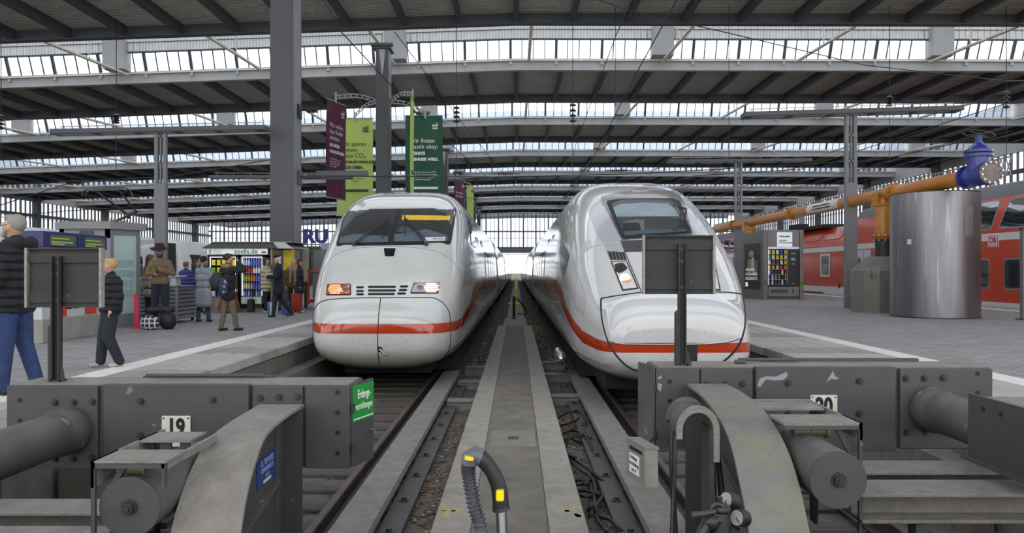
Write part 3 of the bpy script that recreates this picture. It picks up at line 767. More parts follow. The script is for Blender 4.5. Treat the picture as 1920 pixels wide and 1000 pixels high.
# ---------- right train: angular nose
TR = thing('high_speed_train', (CR, 12, -.75), 'white high-speed train with sloping nose, single windscreen and slanted lit headlight on the right track', 'train')
P_ice4 = paint_mat('pearl_train_paint', '#bfbfbf', [(M_red, [(11, .135), (11.9, .12), (12.7, .25), (14.5, .56), (17, .82), (20, .84), (200, .84)],
        [(11, .265), (11.9, .285), (12.7, .43), (14.5, .79), (17, 1.08), (20, 1.08), (200, 1.08)])], dirt=.05)
st = [11.2, 11.205, 11.22, 11.25, 11.3, 11.36, 11.44, 11.53, 11.62, 11.7, 11.8, 11.92, 12.05, 12.2, 12.4, 12.6, 12.85, 13.1, 13.35, 13.65, 14, 14.35, 14.7, 15, 15.35, 15.7, 16.1, 16.5, 17, 17.6, 18.4, 19.5, 21, 24, 28, 33, 38.9, 39]
BR = Body(CR+.0, [(11.2, .6), (11.205, .75), (11.22, .86), (11.3, .97), (11.5, 1.06), (11.8, 1.13), (12.4, 1.26), (13.3, 1.40), (15, 1.46), (17, 1.48), (39, 1.48)],
     [(11.2, .45), (11.205, .55), (11.22, .64), (11.3, .76), (11.5, .88), (11.7, .95), (12.4, 1.40), (13.07, 1.83), (14, 2.32), (15, 2.72), (15.8, 2.96), (16.6, 3.1), (18, 3.14), (39, 3.14)],
     [(11.2, .02), (11.205, -.05), (11.22, -.1), (11.3, -.18), (11.5, -.29), (12, -.38), (13, -.45), (14, -.5), (39, -.5)],
     [(11.2, 3.6), (11.7, 3.6), (13, 3.2), (15, 3.7), (17, 3.9), (20, 3.8), (39, 3.8)], st, taper=.10, nl=[(11.2, 3.2), (12, 3.2), (14, 3.4), (39, 4)], mat_=P_ice4, name='cab_car_body', parent=TR)
hr = BR.hit
M_mask = mat('silver_mask_paint', '#a9a9b0', .25, .15, .05, 2, coat=.4)
patch(hr, rnd_poly([(1094, 374), (1122, 368), (1167, 452), (1132, 457), (1118, 440)], 4), 'pillar_panel', M_mask, TR, .006, 7, 5)
patch(hr, rnd_poly([(1274, 358), (1300, 372), (1341, 455), (1332, 458), (1300, 441)], 4), 'pillar_panel', M_mask, TR, .006, 7, 5)
patch(hr, [(1132, 458.5), (1167, 453.5), (1171, 471), (1138, 472.5)], 'pillar_base', M_mask, TR, .006, 4, 4)
fr = patch(hr, rnd_poly([(1124.5, 369.5), (1160, 361), (1215, 357), (1271, 359), (1284, 385), (1299, 440), (1166.5, 451)], 4), 'windscreen_surround', mat('charcoal_surround', '#4a4a4e', .25, 0, .06, 3, coat=.3), TR, .01, 10, 5)
patch(hr, rnd_poly([(1136, 378), (1160, 374), (1262, 373), (1275, 378), (1296, 438), (1167, 449)], 6), 'windscreen_seal', M_seam, fr, .014, 8, 5)
ci = patch(hr, rnd_poly([(1146, 385), (1165, 377), (1255, 376), (1269, 385), (1289, 437), (1171, 446)], 5), 'cab_interior', mat('dark_cab_interior_b', '#22282c', .5, 0, .3, 3), fr, .018, 8, 5)
patch(hr, [(1150, 391), (1163, 385), (1210, 382), (1252, 384), (1266, 394), (1273, 407), (1156, 409)], 'roller_blind', mat('pale_blue_blind', '#7b8c93', .7), fr, .022, 6, 4, label='pale blue grey half-drawn blind')
patch(hr, rnd_poly([(1166, 433), (1168, 423), (1176, 420), (1198, 420), (1202, 433)], 3), 'driver_seat', mat('black_seat', '#121416', .7), fr, .024, 4, 3)
patch(hr, [(1170, 437), (1210, 433), (1285, 432), (1287, 436), (1172, 444)], 'dashboard', mat('blue_dashboard', '#3b4852', .6), fr, .026, 4, 4)
patch(hr, [(1163, 419), (1190, 414), (1208, 414), (1208, 432), (1202, 433), (1198, 420)], 'rear_panel', mat('beige_cab_panel', '#5e6058', .7), fr, .020, 3, 3)
patch(hr, rnd_poly([(1146, 385), (1165, 377), (1255, 376), (1269, 385), (1289, 437), (1171, 446)], 5), 'windscreen_pane', M_clear, fr, .036, 8, 5)
patch(hr, [(1163, 452), (1208, 450.5), (1299, 443), (1307, 464), (1208, 472), (1171, 473)], 'black_scuttle', mat('charcoal_panel', '#3f3d40', .4, 0, .1, 5), TR, .008, 6, 4)
pd = patch(hr, rnd_poly([(1181, 355.5), (1215, 353.5), (1218, 360), (1186, 361.5)], 2), 'roof_camera_window', M_chrome, TR, .012, 3, 3)
# wiper
A = hr(1291, 434, .06); K = hr(1283, 404, .12); B_ = hr(1270, 398, .1); C_ = hr(1262, 384, .06); E_ = hr(1282, 425, .1)
wp = MB().tube([A, E_+Vector((.0, 0, .0)), K, B_], .018, 6).tube([hr(1262, 438, .06), hr(1279, 423, .1), hr(1276, 405, .1)], .013, 5).build('wiper_arm', M_bolt, TR, smooth=True)
MB().tube([C_, B_, hr(1276, 403, .06)], .014, 5).build('wiper_blade', M_black, wp)
# vents and headlight on the camera side; the mirror pair on the other cheek
def mirror(pts):
    out = []
    for x, y in pts:
        p = hr(x, y, 0)
        q, n, i, d = BR.bvh.ray_cast(Vector((2*CR-p.x, 5, p.z)), Vector((0, 1, 0)))
        q = q if q is not None else Vector((2*CR-p.x, p.y, p.z))
        out.append((VX+q.x*F/q.y, VY-(q.z-H)*F/q.y))
    return out
for mir in (False, True):
    T_ = (lambda p: mirror(p)) if mir else (lambda p: p)
    v = patch(hr, T_([(1138, 472), (1170.5, 473.5), (1175.5, 489.5), (1144.5, 488.5)]), 'vent_frame', M_chrome, TR, .01, 4, 3)
    for i in range(5):
        x0 = 1141.5+i*6.2; patch(hr, T_([(x0, 474), (x0+3.6, 474.2), (x0+8, 488), (x0+4.6, 487.8)]), 'vent_slot', M_seam, v, .014, 3, 3)
    hs = patch(hr, T_([(1145, 490.5), (1176.5, 491.5), (1197.5, 542), (1167, 546)]), 'headlight_surround', M_seam, TR, .008, 5, 4)
    patch(hr, T_([(1148, 492.5), (1174.5, 493.5), (1194, 540.5), (1169, 543.5)]), 'reflector', mat('white_headlight_cover', '#d6d3d2', .2, .1, .15, 20), hs, .014, 5, 4)
    patch(hr, T_(rnd_poly([(1152, 497), (1168, 494), (1178, 505), (1164, 514), (1155, 512)], 4)), 'dark_lamp', mat('smoked_lamp', '#35282a', .2), hs, .02, 4, 3)
    if not mir:
        p = hr(1172, 525, .03); MB().ell(p, (.085, .03, .075), 16, 8).build('lit_lamp', M_lamp_on, hs, smooth=True, label='glowing warm white lamp')
        patch(hr, rnd_poly([(1163, 521), (1170, 517), (1180, 521), (1184, 529), (1174, 533), (1166, 530)], 3), 'lamp_ring', mat('orange_reflector', '#d98a66', .3), hs, .018, 4, 3)
    patch(hr, T_([(1148, 492.5), (1174.5, 493.5), (1194, 540.5), (1169, 543.5)]), 'lens', M_lens, hs, .06, 5, 4)
    line_on(hr, T_([(1122.5, 370), (1166, 452), (1171, 471), (1202, 546)]), 'pillar_seam', M_seam, TR, .007, 6)
# seams of the coupling cover
cv = smooth_path([(1392, 553), (1397, 590), (1394, 625), (1380, 655), (1350, 682), (1300, 700), (1262, 706), (1230, 703), (1185, 692), (1160, 672), (1142, 645), (1131, 610), (1127, 580), (1127, 561)], 4)
line_on(hr, [(p.x, p.y) for p in cv], 'coupling_cover_seam', M_seam, TR, .016, 2)
line_on(hr, [(1127, 560), (1150, 556), (1200, 549), (1260, 546.5), (1320, 547), (1370, 549), (1391, 552)], 'coupling_cover_seam', M_seam, TR, .012, 5)
line_on(hr, [(1140, 641.5), (1170, 646), (1240, 647), (1320, 646), (1360, 643), (1388, 635)], 'bumper_crease', M_chrome, TR, .012, 5)
patch(hr, rnd_poly([(1287, 646), (1308, 646), (1307, 680), (1290, 679)], 3), 'coupler_recess', M_seam, TR, .006, 4, 3)
line_on(hr, [(1131, 458), (1112, 463), (1098, 470)], 'panel_seam', mat('grey_seam', '#6d6d6d'), TR, .004, 4)
line_on(hr, [(1082, 512), (1096, 548), (1095, 592), (1078, 575), (1079, 540), (1082, 512)], 'hatch_seam', mat('grey_seam', '#6d6d6d'), TR, .004, 4)
line_on(hr, [(1068, 653), (1090, 672), (1120, 684), (1141, 686)], 'skirt_crease', M_chrome, TR, .01, 4)
# dark arrow-shaped cab side window and following windows, on the left flank
patch(hr, [(1052, 441), (1058, 458), (1068.5, 479), (1061, 505), (1056.5, 520), (1052, 512), (1050, 480)], 'cab_side_window', mat('charcoal_side_panel', '#3b3e42', .2, 0, .06, 3), TR, .008, 5, 4)
for yy in (19.4, 22.0):
    MB().tube([BR.side(-1, a, b, .003) for a, b in ((yy, -.2), (yy, .8), (yy, 2.15), (yy+.9, 2.15), (yy+.9, .8), (yy+.9, -.2))], .012, 4).build('door_gap', M_seam, TR)
for i in range(6):
    side_quad(BR, -1, [(24+i*2.4, 1.02), (25.9+i*2.4, 1.02), (25.9+i*2.4, 1.88), (24+i*2.4, 1.88)], 'window', M_glassband, TR, .012)
MB().tube([BR.side(-1, a, -.1, .003) for a in (13.6, 15, 17, 19, 22, 26, 30, 38)], .01, 4).build('skirt_seam', M_seam, TR)
MB().box(CR-1.1, CR+1.1, 15.2, 38, -.72, -.44).box(CR-.9, CR+.9, 12.6, 15.3, -.58, -.36).build('underframe', M_under, TR)
MB().cyl((CR-.8, 16, -.3), (CR+.8, 16, -.3), .42, .42, 20).cyl((CR-.8, 18.6, -.3), (CR+.8, 18.6, -.3), .42, .42, 20).build('wheelset', M_rail, TR, smooth=True)
MB().cap((CR-1.42, 16.6, -.42), .12, (CR-1.42, 15.5, -.42), .12, 10).build('sanding_pipe', M_chrome, TR, smooth=True)
far_cars(TR, CR, P_ice4, 39.8, 28.7, 5, True, side=-1, zt=3.14, zb=-.5)
# ================================================================ FOREGROUND: BUFFER STOPS
def hexbolt(r=.02, h=.02):
    m = MB(); m.tube([(0, 0, 0), (0, -.005, 0)], r*1.35, 12); m.tube([(0, -.004, 0), (0, -h, 0)], r, 6); m.tube([(0, -h, 0), (0, -h-.008, 0)], r*.5, 8)
    return m.mesh('bolt', M_bolt)
bolt_me = hexbolt()
hole_me = MB().tube([(0, 0, 0), (0, -.002, 0)], .017, 14).mesh('bolt_hole', M_seam)
M_plate = mat('white_enamel_plate', '#c9c7be', .45, 0, .08, 6, spot='#8e8a7c', spot_scale=9, spot_cut=.7)
def sweep_flange(prof, name, matl, parent, th=.02):
    """curved flange: prof = [(d, z, x0, x1)...]"""
    P = smooth_path([(p[0], p[1], p[2]) for p in prof], 6); Q = smooth_path([(p[0], p[1], p[3]) for p in prof], 6)
    mb = MB(); n = len(P)
    for i in range(n):
        a = P[max(i-1, 0)]; b = P[min(i+1, n-1)]; t = Vector((b.x-a.x, b.y-a.y)).normalized(); nn = Vector((-t.y, t.x))
        if nn.y < 0 and abs(t.x) > .3: nn = -nn
        if nn.x > 0 and abs(t.x) <= .3: nn = -nn
        for (p, o) in ((P[i], 0), (Q[i], 0), (Q[i], 1), (P[i], 1)): mb.v.append(Vector((p.z, p.x-nn.x*th*o, p.y-nn.y*th*o)))
    for i in range(n-1):
        for k in range(4): mb.f.append([i*4+k, i*4+(k+1) % 4, (i+1)*4+(k+1) % 4, (i+1)*4+k]); mb.mi.append(0)
    mb.f += [[0, 1, 2, 3], [(n-1)*4+k for k in range(4)]]; mb.mi += [0, 0]
    return mb.build(name, matl, parent, smooth=40), P

M_board = mat('board_dark_grey', '#302e2d', .7, 0, .15, 4, .2, 60, spot='#55524e', spot_scale=20, spot_cut=.7)
def signal_board(x, d, x0, x1, z0, z1, xp, lab, zb, right):
    x1 -= .012
    t = thing('signal_board', (xp, d, zb), lab, 'signal board')
    m = MB().box(x0, x1, d+.03, d+.04, z0, z1); m.box(x0, x1, d, d+.04, z1-.012, z1).box(x0, x1, d, d+.04, z0, z0+.012).build('back_sheet', M_board, t)
    e = MB().box(x0-.006, x0+.01, d-.006, d+.045, z0, z1).box(x1-.012, x1+.006, d-.006, d+.045, z0, z1); e.build('edge_strip', mat('scuffed_edge', '#8a857c', .6, 0, .3, 20), t, label='scuffed pale edges')
    hz = z1-z0
    for z in (z1-hz*.17, z0+hz*.16):
        MB().box(x0+.015, x1-.015, d+.012, d+.03, z-.035, z+.035).build('cross_rail', M_board, t)
    MB().box(xp-.03, xp-.022, d-.04, d+.012, z0+.02-(z0-zb), z1-hz*.14).box(xp-.03, xp+.03, d+.004, d+.012, zb, z1-hz*.14).box(xp+.022, xp+.03, d-.04, d+.012, zb, z1-hz*.14).build('post', M_board, t)
    for z in (z1-hz*.25, z1-hz*.45, z0+.05): piece(bolt_me, 'bolt', t, (xp, d+.004, z), scale=(.7, .7, .7))
    MB().box(xp-.045, xp+.045, d-.03, d+.05, zb, zb+.012).prism([(xp-.05, zb), (xp-.032, zb), (xp-.032, zb+.42), (xp-.05, zb+.40)], d-.04, d+.03).prism([(xp+.032, zb), (xp+.07, zb), (xp+.055, zb+.09), (xp+.032, zb+.12)], d-.03, d-.02).build('foot', M_board, t)
    return t

def beam(side, d, X0, X1, zt, zb, segs, num, nx, nz, nw, lab):
    """transverse buffer beam: segs = list of (x0, x1, proud)"""
    t = thing('buffer_stop', ((X0+X1)/2, d-1, -.98), lab, 'buffer stop')
    m = MB().bbox(X0, X1, d+.02, d+.42, zb, zt, .006)
    m.build('cross_beam', M_chip if side > 0 else M_steel, t)
    for (a, b, pr) in segs:
        MB().bbox(a+.003, b-.003, d-pr, d+.02, zb-(.015 if pr > .02 else 0), zt+(.012 if pr > .02 else -.004), .004).build('front_plate', M_chip if side > 0 else M_steel, t)
    tp = MB().box(X0+.02, X1-.02, d+.03, d+.4, zt, zt+.006); tp.build('top_sheet', M_dust, t)
    pl = MB().bbox(nx-nw/2, nx+nw/2, d-.05, d-.042, nz-.12, nz+.1, .002).build('number_plate', M_plate, t, label='white plate with black %s' % num)
    text('number', num, .155, M_seam, Matrix.Translation((nx, d-.052, nz+.012)) @ Matrix.Rotation(PI/2, 4, 'X') @ Matrix.Diagonal((.82, 1.12, 1, 1)), pl, .003, offset=.006)
    for q in (-1, 1): MB().tube([(nx+q*(nw/2-.015), d-.05, nz+.085), (nx+q*(nw/2-.015), d-.056, nz+.085)], .006, 8).build('screw', M_bolt, pl)
    return t
# ---- left
d = 5.75
BLt = beam(-1, d, -3.66, -1.185, .455, -.14, [(-3.66, -3.0, .01), (-2.955, -1.91, .035), (-1.895, -1.53, .012), (-1.52, -1.19, .006)], '19', pxX(330, 5.7), .145, .205,
           'dark grey steel buffer stop with the number 19 plate, closing the left track')
for (px, py, dd) in ((103, 755, .01), (138, 755, .01), (173, 754, .01), (103, 860, .01), (138, 860, .01), (173, 858, .01), (264, 753, .035), (264, 817, .035), (399, 750, .035), (488, 747, .012), (523, 745, .012), (559, 744, .012)):
    p = at(px, py, d-dd); piece(bolt_me, 'bolt', BLt, p)
for (px, py) in ((37, 751), (37, 789), (633, 736), (633, 774), (633, 812), (633, 850)): piece(hole_me, 'bolt_hole', BLt, at(px, py, d-.011))
MB().box(-3.70, -3.66, d+.1, d+.3, .1, .2).build('end_lug', M_steel, BLt)
MB().tube([(-2.8, d+.3, .49), (-1.9, d+.3, .49)], .012, 6).box(-2.85, -1.85, d+.36, d+.42, .461, .475).build('top_bar', M_steel, BLt)
# door standing open at the right end with the green earthing sign
u = Vector((.10, .30, 0)).normalized(); Dm = Matrix(((u.x, -u.y, 0, -1.18), (u.y, u.x, 0, d), (0, 0, 1, 0), (0, 0, 0, 1)))
dr = MB().box(0, .315, 0, .012, -.135, .47, Dm).build('end_door', M_steel, BLt)
MB().box(.008, .308, -.006, 0, .185, .45, Dm).build('sign_plate', mat('green_sign', '#1f8a3a', .4, 0, .05, 6), dr, label='green enamel earthing sign')
for body, z, sz in (('Erdungs-', .375, .075), ('vorrichtungen', .29, .06)):
    text('sign_text', body, sz, mat('sign_white', '#e8e8e4', .5), Dm @ Matrix.Translation((.16, -.009, z)) @ Matrix.Rotation(PI/2, 4, 'X') @ Matrix.Diagonal((.72, 1.25, 1, 1)), dr, .003)
MB().box(.012, .3, -.008, -.006, .2, .208, Dm).build('sign_line', MATS['sign_white'], dr)
for z in (.29, 0.0): MB().tube([Dm @ Vector((-.012, -.01, z-.035)), Dm @ Vector((-.012, -.01, z+.035))], .012, 8).box(-.01, .03, -.006, 0, z-.03, z+.03, Dm).build('hinge', M_bolt, dr)
MB().tube([Dm @ Vector((.27, 0, .09)), Dm @ Vector((.27, -.03, .09))], .008, 8).tube([Dm @ Vector((.27+.022*math.cos(a), -.03, .085+.022*math.sin(a))) for a in [k*PI/6 for k in range(13)]], .004, 5).build('ring_handle', M_chrome, dr)
# hydraulic rods
def pipe_y(x, z, r, y0, y1, name, parent, matl=M_steel2, collar=True):
    m = MB().tube([(x, y0, z), (x, y1, z)], r, 36)
    if collar: m.tube([(x, y1-.2, z), (x, y1-.14, z), (x, y1-.05, z), (x, y1, z)], [r*1.0, r*1.1, r*1.13, r*1.02], 36)
    return m.build(name, matl, parent, smooth=True)
pipe_y(-3.2, .14, .15, 3.0, 5.74, 'outer_strut_tube', BLt)
cyl = MB().tube([(-1.9, 3.95, .118), (-1.9, 4.75, .118)], .147, 40).tube([(-1.9, 4.75, .118), (-1.9, 4.95, .118), (-1.9, 5.73, .118)], [.147, .115, .105], 40).build('buffer_cylinder', M_steel2, BLt, smooth=True)
MB().tube([(-1.9, 3.945, .118), (-1.9, 3.93, .118)], .149, 40).build('end_disc', M_steel, cyl, smooth=True)
piece(bolt_me, 'bolt', cyl, (-1.9, 3.93, .118), scale=(1.5, 1.5, 1.5))
# guide housing round the cylinder
hs = MB().box(-2.075, -1.71, 3.9, 4.16, .338, .35).box(-2.075, -1.79, 4.38, 4.62, .338, .35).box(-2.075, -2.06, 3.9, 4.7, .22, .35).box(-1.74, -1.72, 3.95, 4.6, .3, .34).build('guide_housing', M_dust, BLt)
MB().box(-2.075, -2.055, 3.9, 3.92, -.5, .345).box(-2.075, -2.055, 4.55, 4.62, -.5, .345).box(-2.07, -1.71, 3.9, 3.915, .315, .34).box(-1.73, -1.715, 3.9, 3.93, .22, .34).build('housing_post', M_steel, BLt)
MB().prism([(-2.055, .15), (-2.055, .1), (-1.93, .31), (-1.96, .31)], 3.96, 3.98).build('housing_gusset', M_steel, BLt)
MB().tube([(-1.97, 4.0, .29), (-1.84, 4.0, .29)], .028, 12).tube([(-1.98, 4.0, .29), (-1.965, 4.0, .29)], .038, 12).tube([(-1.86, 4.0, .29), (-1.845, 4.0, .29)], .038, 12).build('guide_roller', mat('brass_grease', '#6a6350', .5, .4, .2, 10), BLt, smooth=True)
MB().box(-1.96, -1.9, 4.4, 4.42, .26, .338).box(-1.85, -1.8, 4.4, 4.42, .26, .338).build('roller_bracket', M_steel, BLt)
# curved brace
fl, P_ = sweep_flange([(5.66, .335, -1.815, -1.50), (5.2, .335, -1.80, -1.50), (4.75, .315, -1.79, -1.48), (4.45, .25, -1.77, -1.44), (4.2, .13, -1.75, -1.41), (4.02, -.03, -1.735, -1.385), (3.88, -.25, -1.72, -1.37), (3.78, -.6, -1.7, -1.35), (3.76, -.95, -1.7, -1.35)], 'curved_brace_flange', M_dust, BLt)
poly = [(p.x, p.y-.015) for p in P_]+[(5.66, -.95)]
MB().prism(poly, -1.64, -1.625, 'x').build('curved_brace_web', M_steel, BLt)
MB().box(-1.80, -1.5, 5.6, 5.62, -.95, .33).build('brace_back_plate', M_steel, BLt)
MB().box(-1.625, -1.605, 5.38, 5.4, -.95, .3).prism([(4.35, -.32), (5.4, -.12), (5.4, -.15), (4.35, -.35)], -1.625, -1.59, 'x').build('brace_stiffener', M_steel2, BLt)
np_ = MB().prism([(5.0, -.095), (5.4, -.095), (5.4, .085), (5.0, .085)], -1.625, -1.619, 'x').build('maker_plate', mat('blue_maker_plate', '#1f3a7c', .4, .1, .2, 12), BLt, label='blue maker plate')
R90 = Matrix.Rotation(PI/2, 4, 'Z') @ Matrix.Rotation(PI/2, 4, 'X')
for body, z, sz in (('A. RAWIE', .048, .062), ('OSNABRÜCK', -.0, .045), ('19 87', -.045, .04)):
    text('plate_text', body, sz, mat('pale_plate_text', '#8fa0cc', .5), Matrix.Translation((-1.617, 5.2, z)) @ R90, np_, .002)
MB().prism([(5.12, -.085), (5.28, -.085), (5.28, -.065), (5.12, -.065)], -1.62, -1.617, 'x').build('plate_stamp', M_plate, np_)
# lower frame beams
for y0, y1, z in ((4.30, 4.56, -.02), (3.9, 4.14, -.04)):
    MB().bbox(-3.6, -2.05, y0, y1, z-.02, z, .003).box(-3.6, -2.05, (y0+y1)/2-.01, (y0+y1)/2+.01, z-.16, z-.02).bbox(-3.6, -2.05, y0, y1, z-.18, z-.16, .003).build('frame_beam', M_dust, BLt)
MB().box(-3.62, -3.1, 3.3, 5.5, -.95, -.9).box(-3.5, -3.44, 3.85, 4.6, -.9, -.2).box(-2.3, -2.24, 3.95, 4.5, -.9, -.2).box(-1.75, -1.5, 3.7, 5.7, -.99, -.93).build('base_rail', M_steel, BLt)
signal_board(0, 5.93, pxX(48, 5.93), pxX(192, 5.93), pyZ(577, 5.93), pyZ(465, 5.93), pxX(108, 5.93), 'back of a dark rectangular signal board on the number 19 buffer stop', .462, False)

# ---- right
d = 6.0
BRt = beam(1, d, 1.044, 3.57, .55, -.055, [(1.044, 1.376, .006), (1.38, 1.775, .01), (1.785, 2.835, .035), (2.87, 3.57, .01)], '20', pxX(1545, 5.95), .255, .2,
           'grey steel buffer stop with the number 20 plate, closing the right track')
for (px, py, dd) in ((1326, 721, .01), (1359, 721, .01), (1392, 720, .01), (1478, 719, .035), (1478, 776, .035), (1611, 715, .035), (1611, 776, .035), (1699, 710, .01), (1733, 710, .01), (1768, 709, .01), (1700, 811, .01), (1735, 810, .01), (1770, 809, .01)):
    piece(bolt_me, 'bolt', BRt, at(px, py, d-dd))
for (px, py) in ((1256, 716), (1256, 752), (1256, 789), (1256, 826), (1833, 701), (1833, 737)): piece(hole_me, 'bolt_hole', BRt, at(px, py, d-.011))
for loop in ([(1420, 723), (1425, 710), (1438, 706), (1455, 707), (1470, 700), (1476, 698), (1477, 706), (1468, 713), (1450, 714), (1436, 712), (1430, 720), (1425, 727)], [(1549, 718), (1556, 706), (1562, 696), (1566, 706), (1575, 710), (1566, 712), (1558, 711)], [(1233, 711), (1243, 704), (1241, 712)], [(1235, 720), (1243, 722), (1240, 736), (1234, 730)]):
    MB().prism([((x-VX)*5.96/F, H-(y-VY)*5.96/F) for x, y in loop], 5.9625 if loop[0][0] > 1300 else 5.992, 5.97 if loop[0][0] > 1300 else 5.996).build('paint_chip', mat('bare_primer', '#8d8d90', .6, 0, .1, 20), BRt)
MB().box(3.57, 3.6, d+.1, d+.25, .2, .38).build('end_lug', M_steel, BRt)
MB().tube([(1.75, d+.3, .58), (2.2, d+.3, .58)], .012, 6).box(1.95, 3.2, d+.36, d+.42, .556, .58).tube([(1.7, d+.22, .57), (1.78, d+.22, .57)], .018, 8).build('top_bar', M_steel, BRt)
u = Vector((-.07, .27, 0)).normalized(); Dm = Matrix(((u.x, u.y, 0, 1.04), (u.y, -u.x, 0, d), (0, 0, 1, 0), (0, 0, 0, 1)))
dr = MB().box(0, .29, -.012, 0, -.05, .565, Dm).build('end_door', M_steel2, BRt)
hd = [Dm @ Vector(p) for p in ((.24, 0, .23), (.24, .045, .23), (.24, .045, .385), (.24, 0, .385))]
MB().tube(hd, .007, 6).build('door_handle', M_chrome, dr)
for z in (.4, 0.05): MB().tube([Dm @ Vector((-.01, .0, z-.035)), Dm @ Vector((-.01, .0, z+.035))], .01, 8).build('hinge', M_bolt, dr)
pipe_y(3.09, .25, .148, 4.0, 5.99, 'outer_strut_tube', BRt)
cyl = MB().tube([(1.70, 4.24, .175), (1.70, 4.95, .175)], .149, 40).tube([(1.70, 4.95, .175), (1.70, 5.1, .175), (1.7, 5.98, .175)], [.149, .12, .11], 40).build('buffer_cylinder', M_steel2, BRt, smooth=True)
MB().tube([(1.70, 4.235, .175), (1.70, 4.22, .175)], .151, 40).build('end_disc', M_steel, cyl, smooth=True)
piece(bolt_me, 'bolt', cyl, (1.70, 4.22, .175), scale=(1.5, 1.5, 1.5))
MB().box(1.545, 2.0, 4.62, 4.9, .385, .4).box(1.56, 1.97, 5.12, 5.35, .385, .4).box(1.985, 2.0, 4.62, 5.4, .3, .4).box(1.57, 2.0, 5.4, 5.45, .39, .405).build('guide_housing', M_dust, BRt)
MB().box(1.98, 2.0, 4.62, 4.64, -.4, .395).box(1.98, 2.0, 5.3, 5.4, -.4, .395).box(1.55, 2.0, 4.62, 4.635, .362, .385).build('housing_post', M_steel, BRt)
MB().prism([(1.98, .2), (1.98, .14), (1.86, .37), (1.89, .37)], 4.68, 4.7).build('housing_gusset', M_steel, BRt)
MB().tube([(1.64, 4.72, .335), (1.82, 4.72, .335)], .03, 12).tube([(1.63, 4.72, .335), (1.65, 4.72, .335)], .042, 12).tube([(1.73, 4.72, .335), (1.745, 4.72, .335)], .036, 12).tube([(1.82, 4.72, .335), (1.84, 4.72, .335)], .042, 12).build('guide_roller', MATS['brass_grease'], BRt, smooth=True)
fl, P_ = sweep_flange([(5.95, .44, 1.27, 1.56), (5.5, .44, 1.26, 1.56), (5.1, .42, 1.24, 1.55), (4.8, .37, 1.23, 1.54), (4.55, .29, 1.22, 1.53), (4.35, .18, 1.205, 1.52), (4.15, .03, 1.19, 1.50), (3.98, -.15, 1.175, 1.48), (3.86, -.45, 1.16, 1.46), (3.82, -.95, 1.15, 1.45)], 'curved_brace_flange', mat('lichen_stained_flange', '#6f6e6a', .7, 0, .16, 4, .6, 40, spot='#74735f', spot_scale=3.2, spot_cut=.5, soft=.2), BRt)
poly = [(p.x, p.y-.015) for p in P_]+[(5.95, -.95)]
MB().prism(poly, 1.375, 1.39, 'x').build('curved_brace_web', M_steel, BRt)
MB().box(1.25, 1.55, 5.9, 5.92, -.95, .43).build('brace_back_plate', M_steel, BRt)
MB().prism([(4.6, -.1), (5.75, .18), (5.75, .15), (4.6, -.13)], 1.34, 1.375, 'x').prism([(4.5, -.95), (5.75, -.95), (5.75, .1), (4.7, -.15)], 1.36, 1.37, 'x').build('brace_stiffener', M_steel2, BRt)
MB().prism([(p.x, p.y) for p in [Vector((1.45+.06*math.cos(a), -.19+.09*math.sin(a))) for a in [k*PI/4 for k in range(8)]]], 4.085, 4.09).build('paint_splash', mat('splash', '#b9b7b0'), BRt) if False else None
for y0, y1, z in ((5.08, 5.40, .0), (4.58, 4.9, .0)):
    MB().bbox(1.98, 3.6, y0, y1, z-.02, z, .003).box(1.98, 3.6, (y0+y1)/2-.01, (y0+y1)/2+.01, z-.15, z-.02).bbox(1.98, 3.6, y0, y1, z-.17, z-.15, .003).build('frame_beam', M_dust, BRt)
# outer housing with side plate
oh = MB().box(2.88, 2.9, 3.6, 5.1, .1, .50).box(2.84, 2.9, 3.6, 5.12, .085, .1).build('housing_side_plate', M_steel, BRt)
MB().box(2.9, 3.5, 4.75, 5.05, .47, .485).box(2.9, 3.5, 4.2, 4.5, .47, .485).build('housing_top_plate', M_dust, BRt)
for yy in (4.93, 4.75): piece(bolt_me, 'bolt', BRt, (2.88, yy, .43), rot=(0, 0, -PI/2), scale=(.6, .6, .6))
MB().prism([(2.95, -.95), (3.02, -.95), (3.3, -.17), (3.2, -.17)], 4.6, 4.72).box(2.3, 2.36, 4.6, 4.7, -.95, -.17).box(1.9, 3.6, 3.3, 3.36, -.98, -.93).build('frame_leg', M_steel, BRt)
MB().box(1.15, 1.5, 3.7, 5.9, -.99, -.93).box(2.9, 3.2, 3.4, 5.6, -.97, -.92).build('base_rail', M_steel, BRt)
signal_board(0, 6.13, pxX(1207, 6.13), pxX(1343, 6.13), pyZ(552, 6.13), pyZ(441, 6.13), pxX(1278, 6.13), 'back of a dark signal board before the angular train nose', .557, True)
# hose saddle beside the right brace
sx, sz, r0 = 1.03, .375, .1
arc_ = [(sx+r0*math.cos(a), sz+r0*1.15*math.sin(a)) for a in [PI*k/16 for k in range(17)]]
inn = [(sx+(r0-.012)*math.cos(a), sz+(r0-.012)*1.15*math.sin(a)) for a in [PI*k/16 for k in range(16, -1, -1)]]
S = thing('hose_saddle', (sx+.1, 4.6, -.95), 'arched steel hose saddle with grooves standing left of the right curved brace', 'hose hanger')
out2 = [(sx+(r0+.022)*math.cos(a), sz+(r0+.022)*1.15*math.sin(a)) for a in [PI*k/16 for k in range(17)]]
MB().prism(arc_+[(sx-r0, sz-.04)]+[(sx-r0+.012, sz-.04)]+inn, 4.55, 4.85).build('saddle_shell', M_steel2, S)
MB().prism([(sx+r0+.022, sz-.18)]+out2+[(sx-r0-.02, sz-.05), (sx-r0+.012, sz-.05)]+inn+[(sx+r0-.01, sz-.18)], 4.53, 4.55).build('saddle_rim', M_dust, S)
MB().prism(out2+[(sx-r0, sz)]+inn, 4.85, 4.86).build('saddle_rim', M_steel2, S)
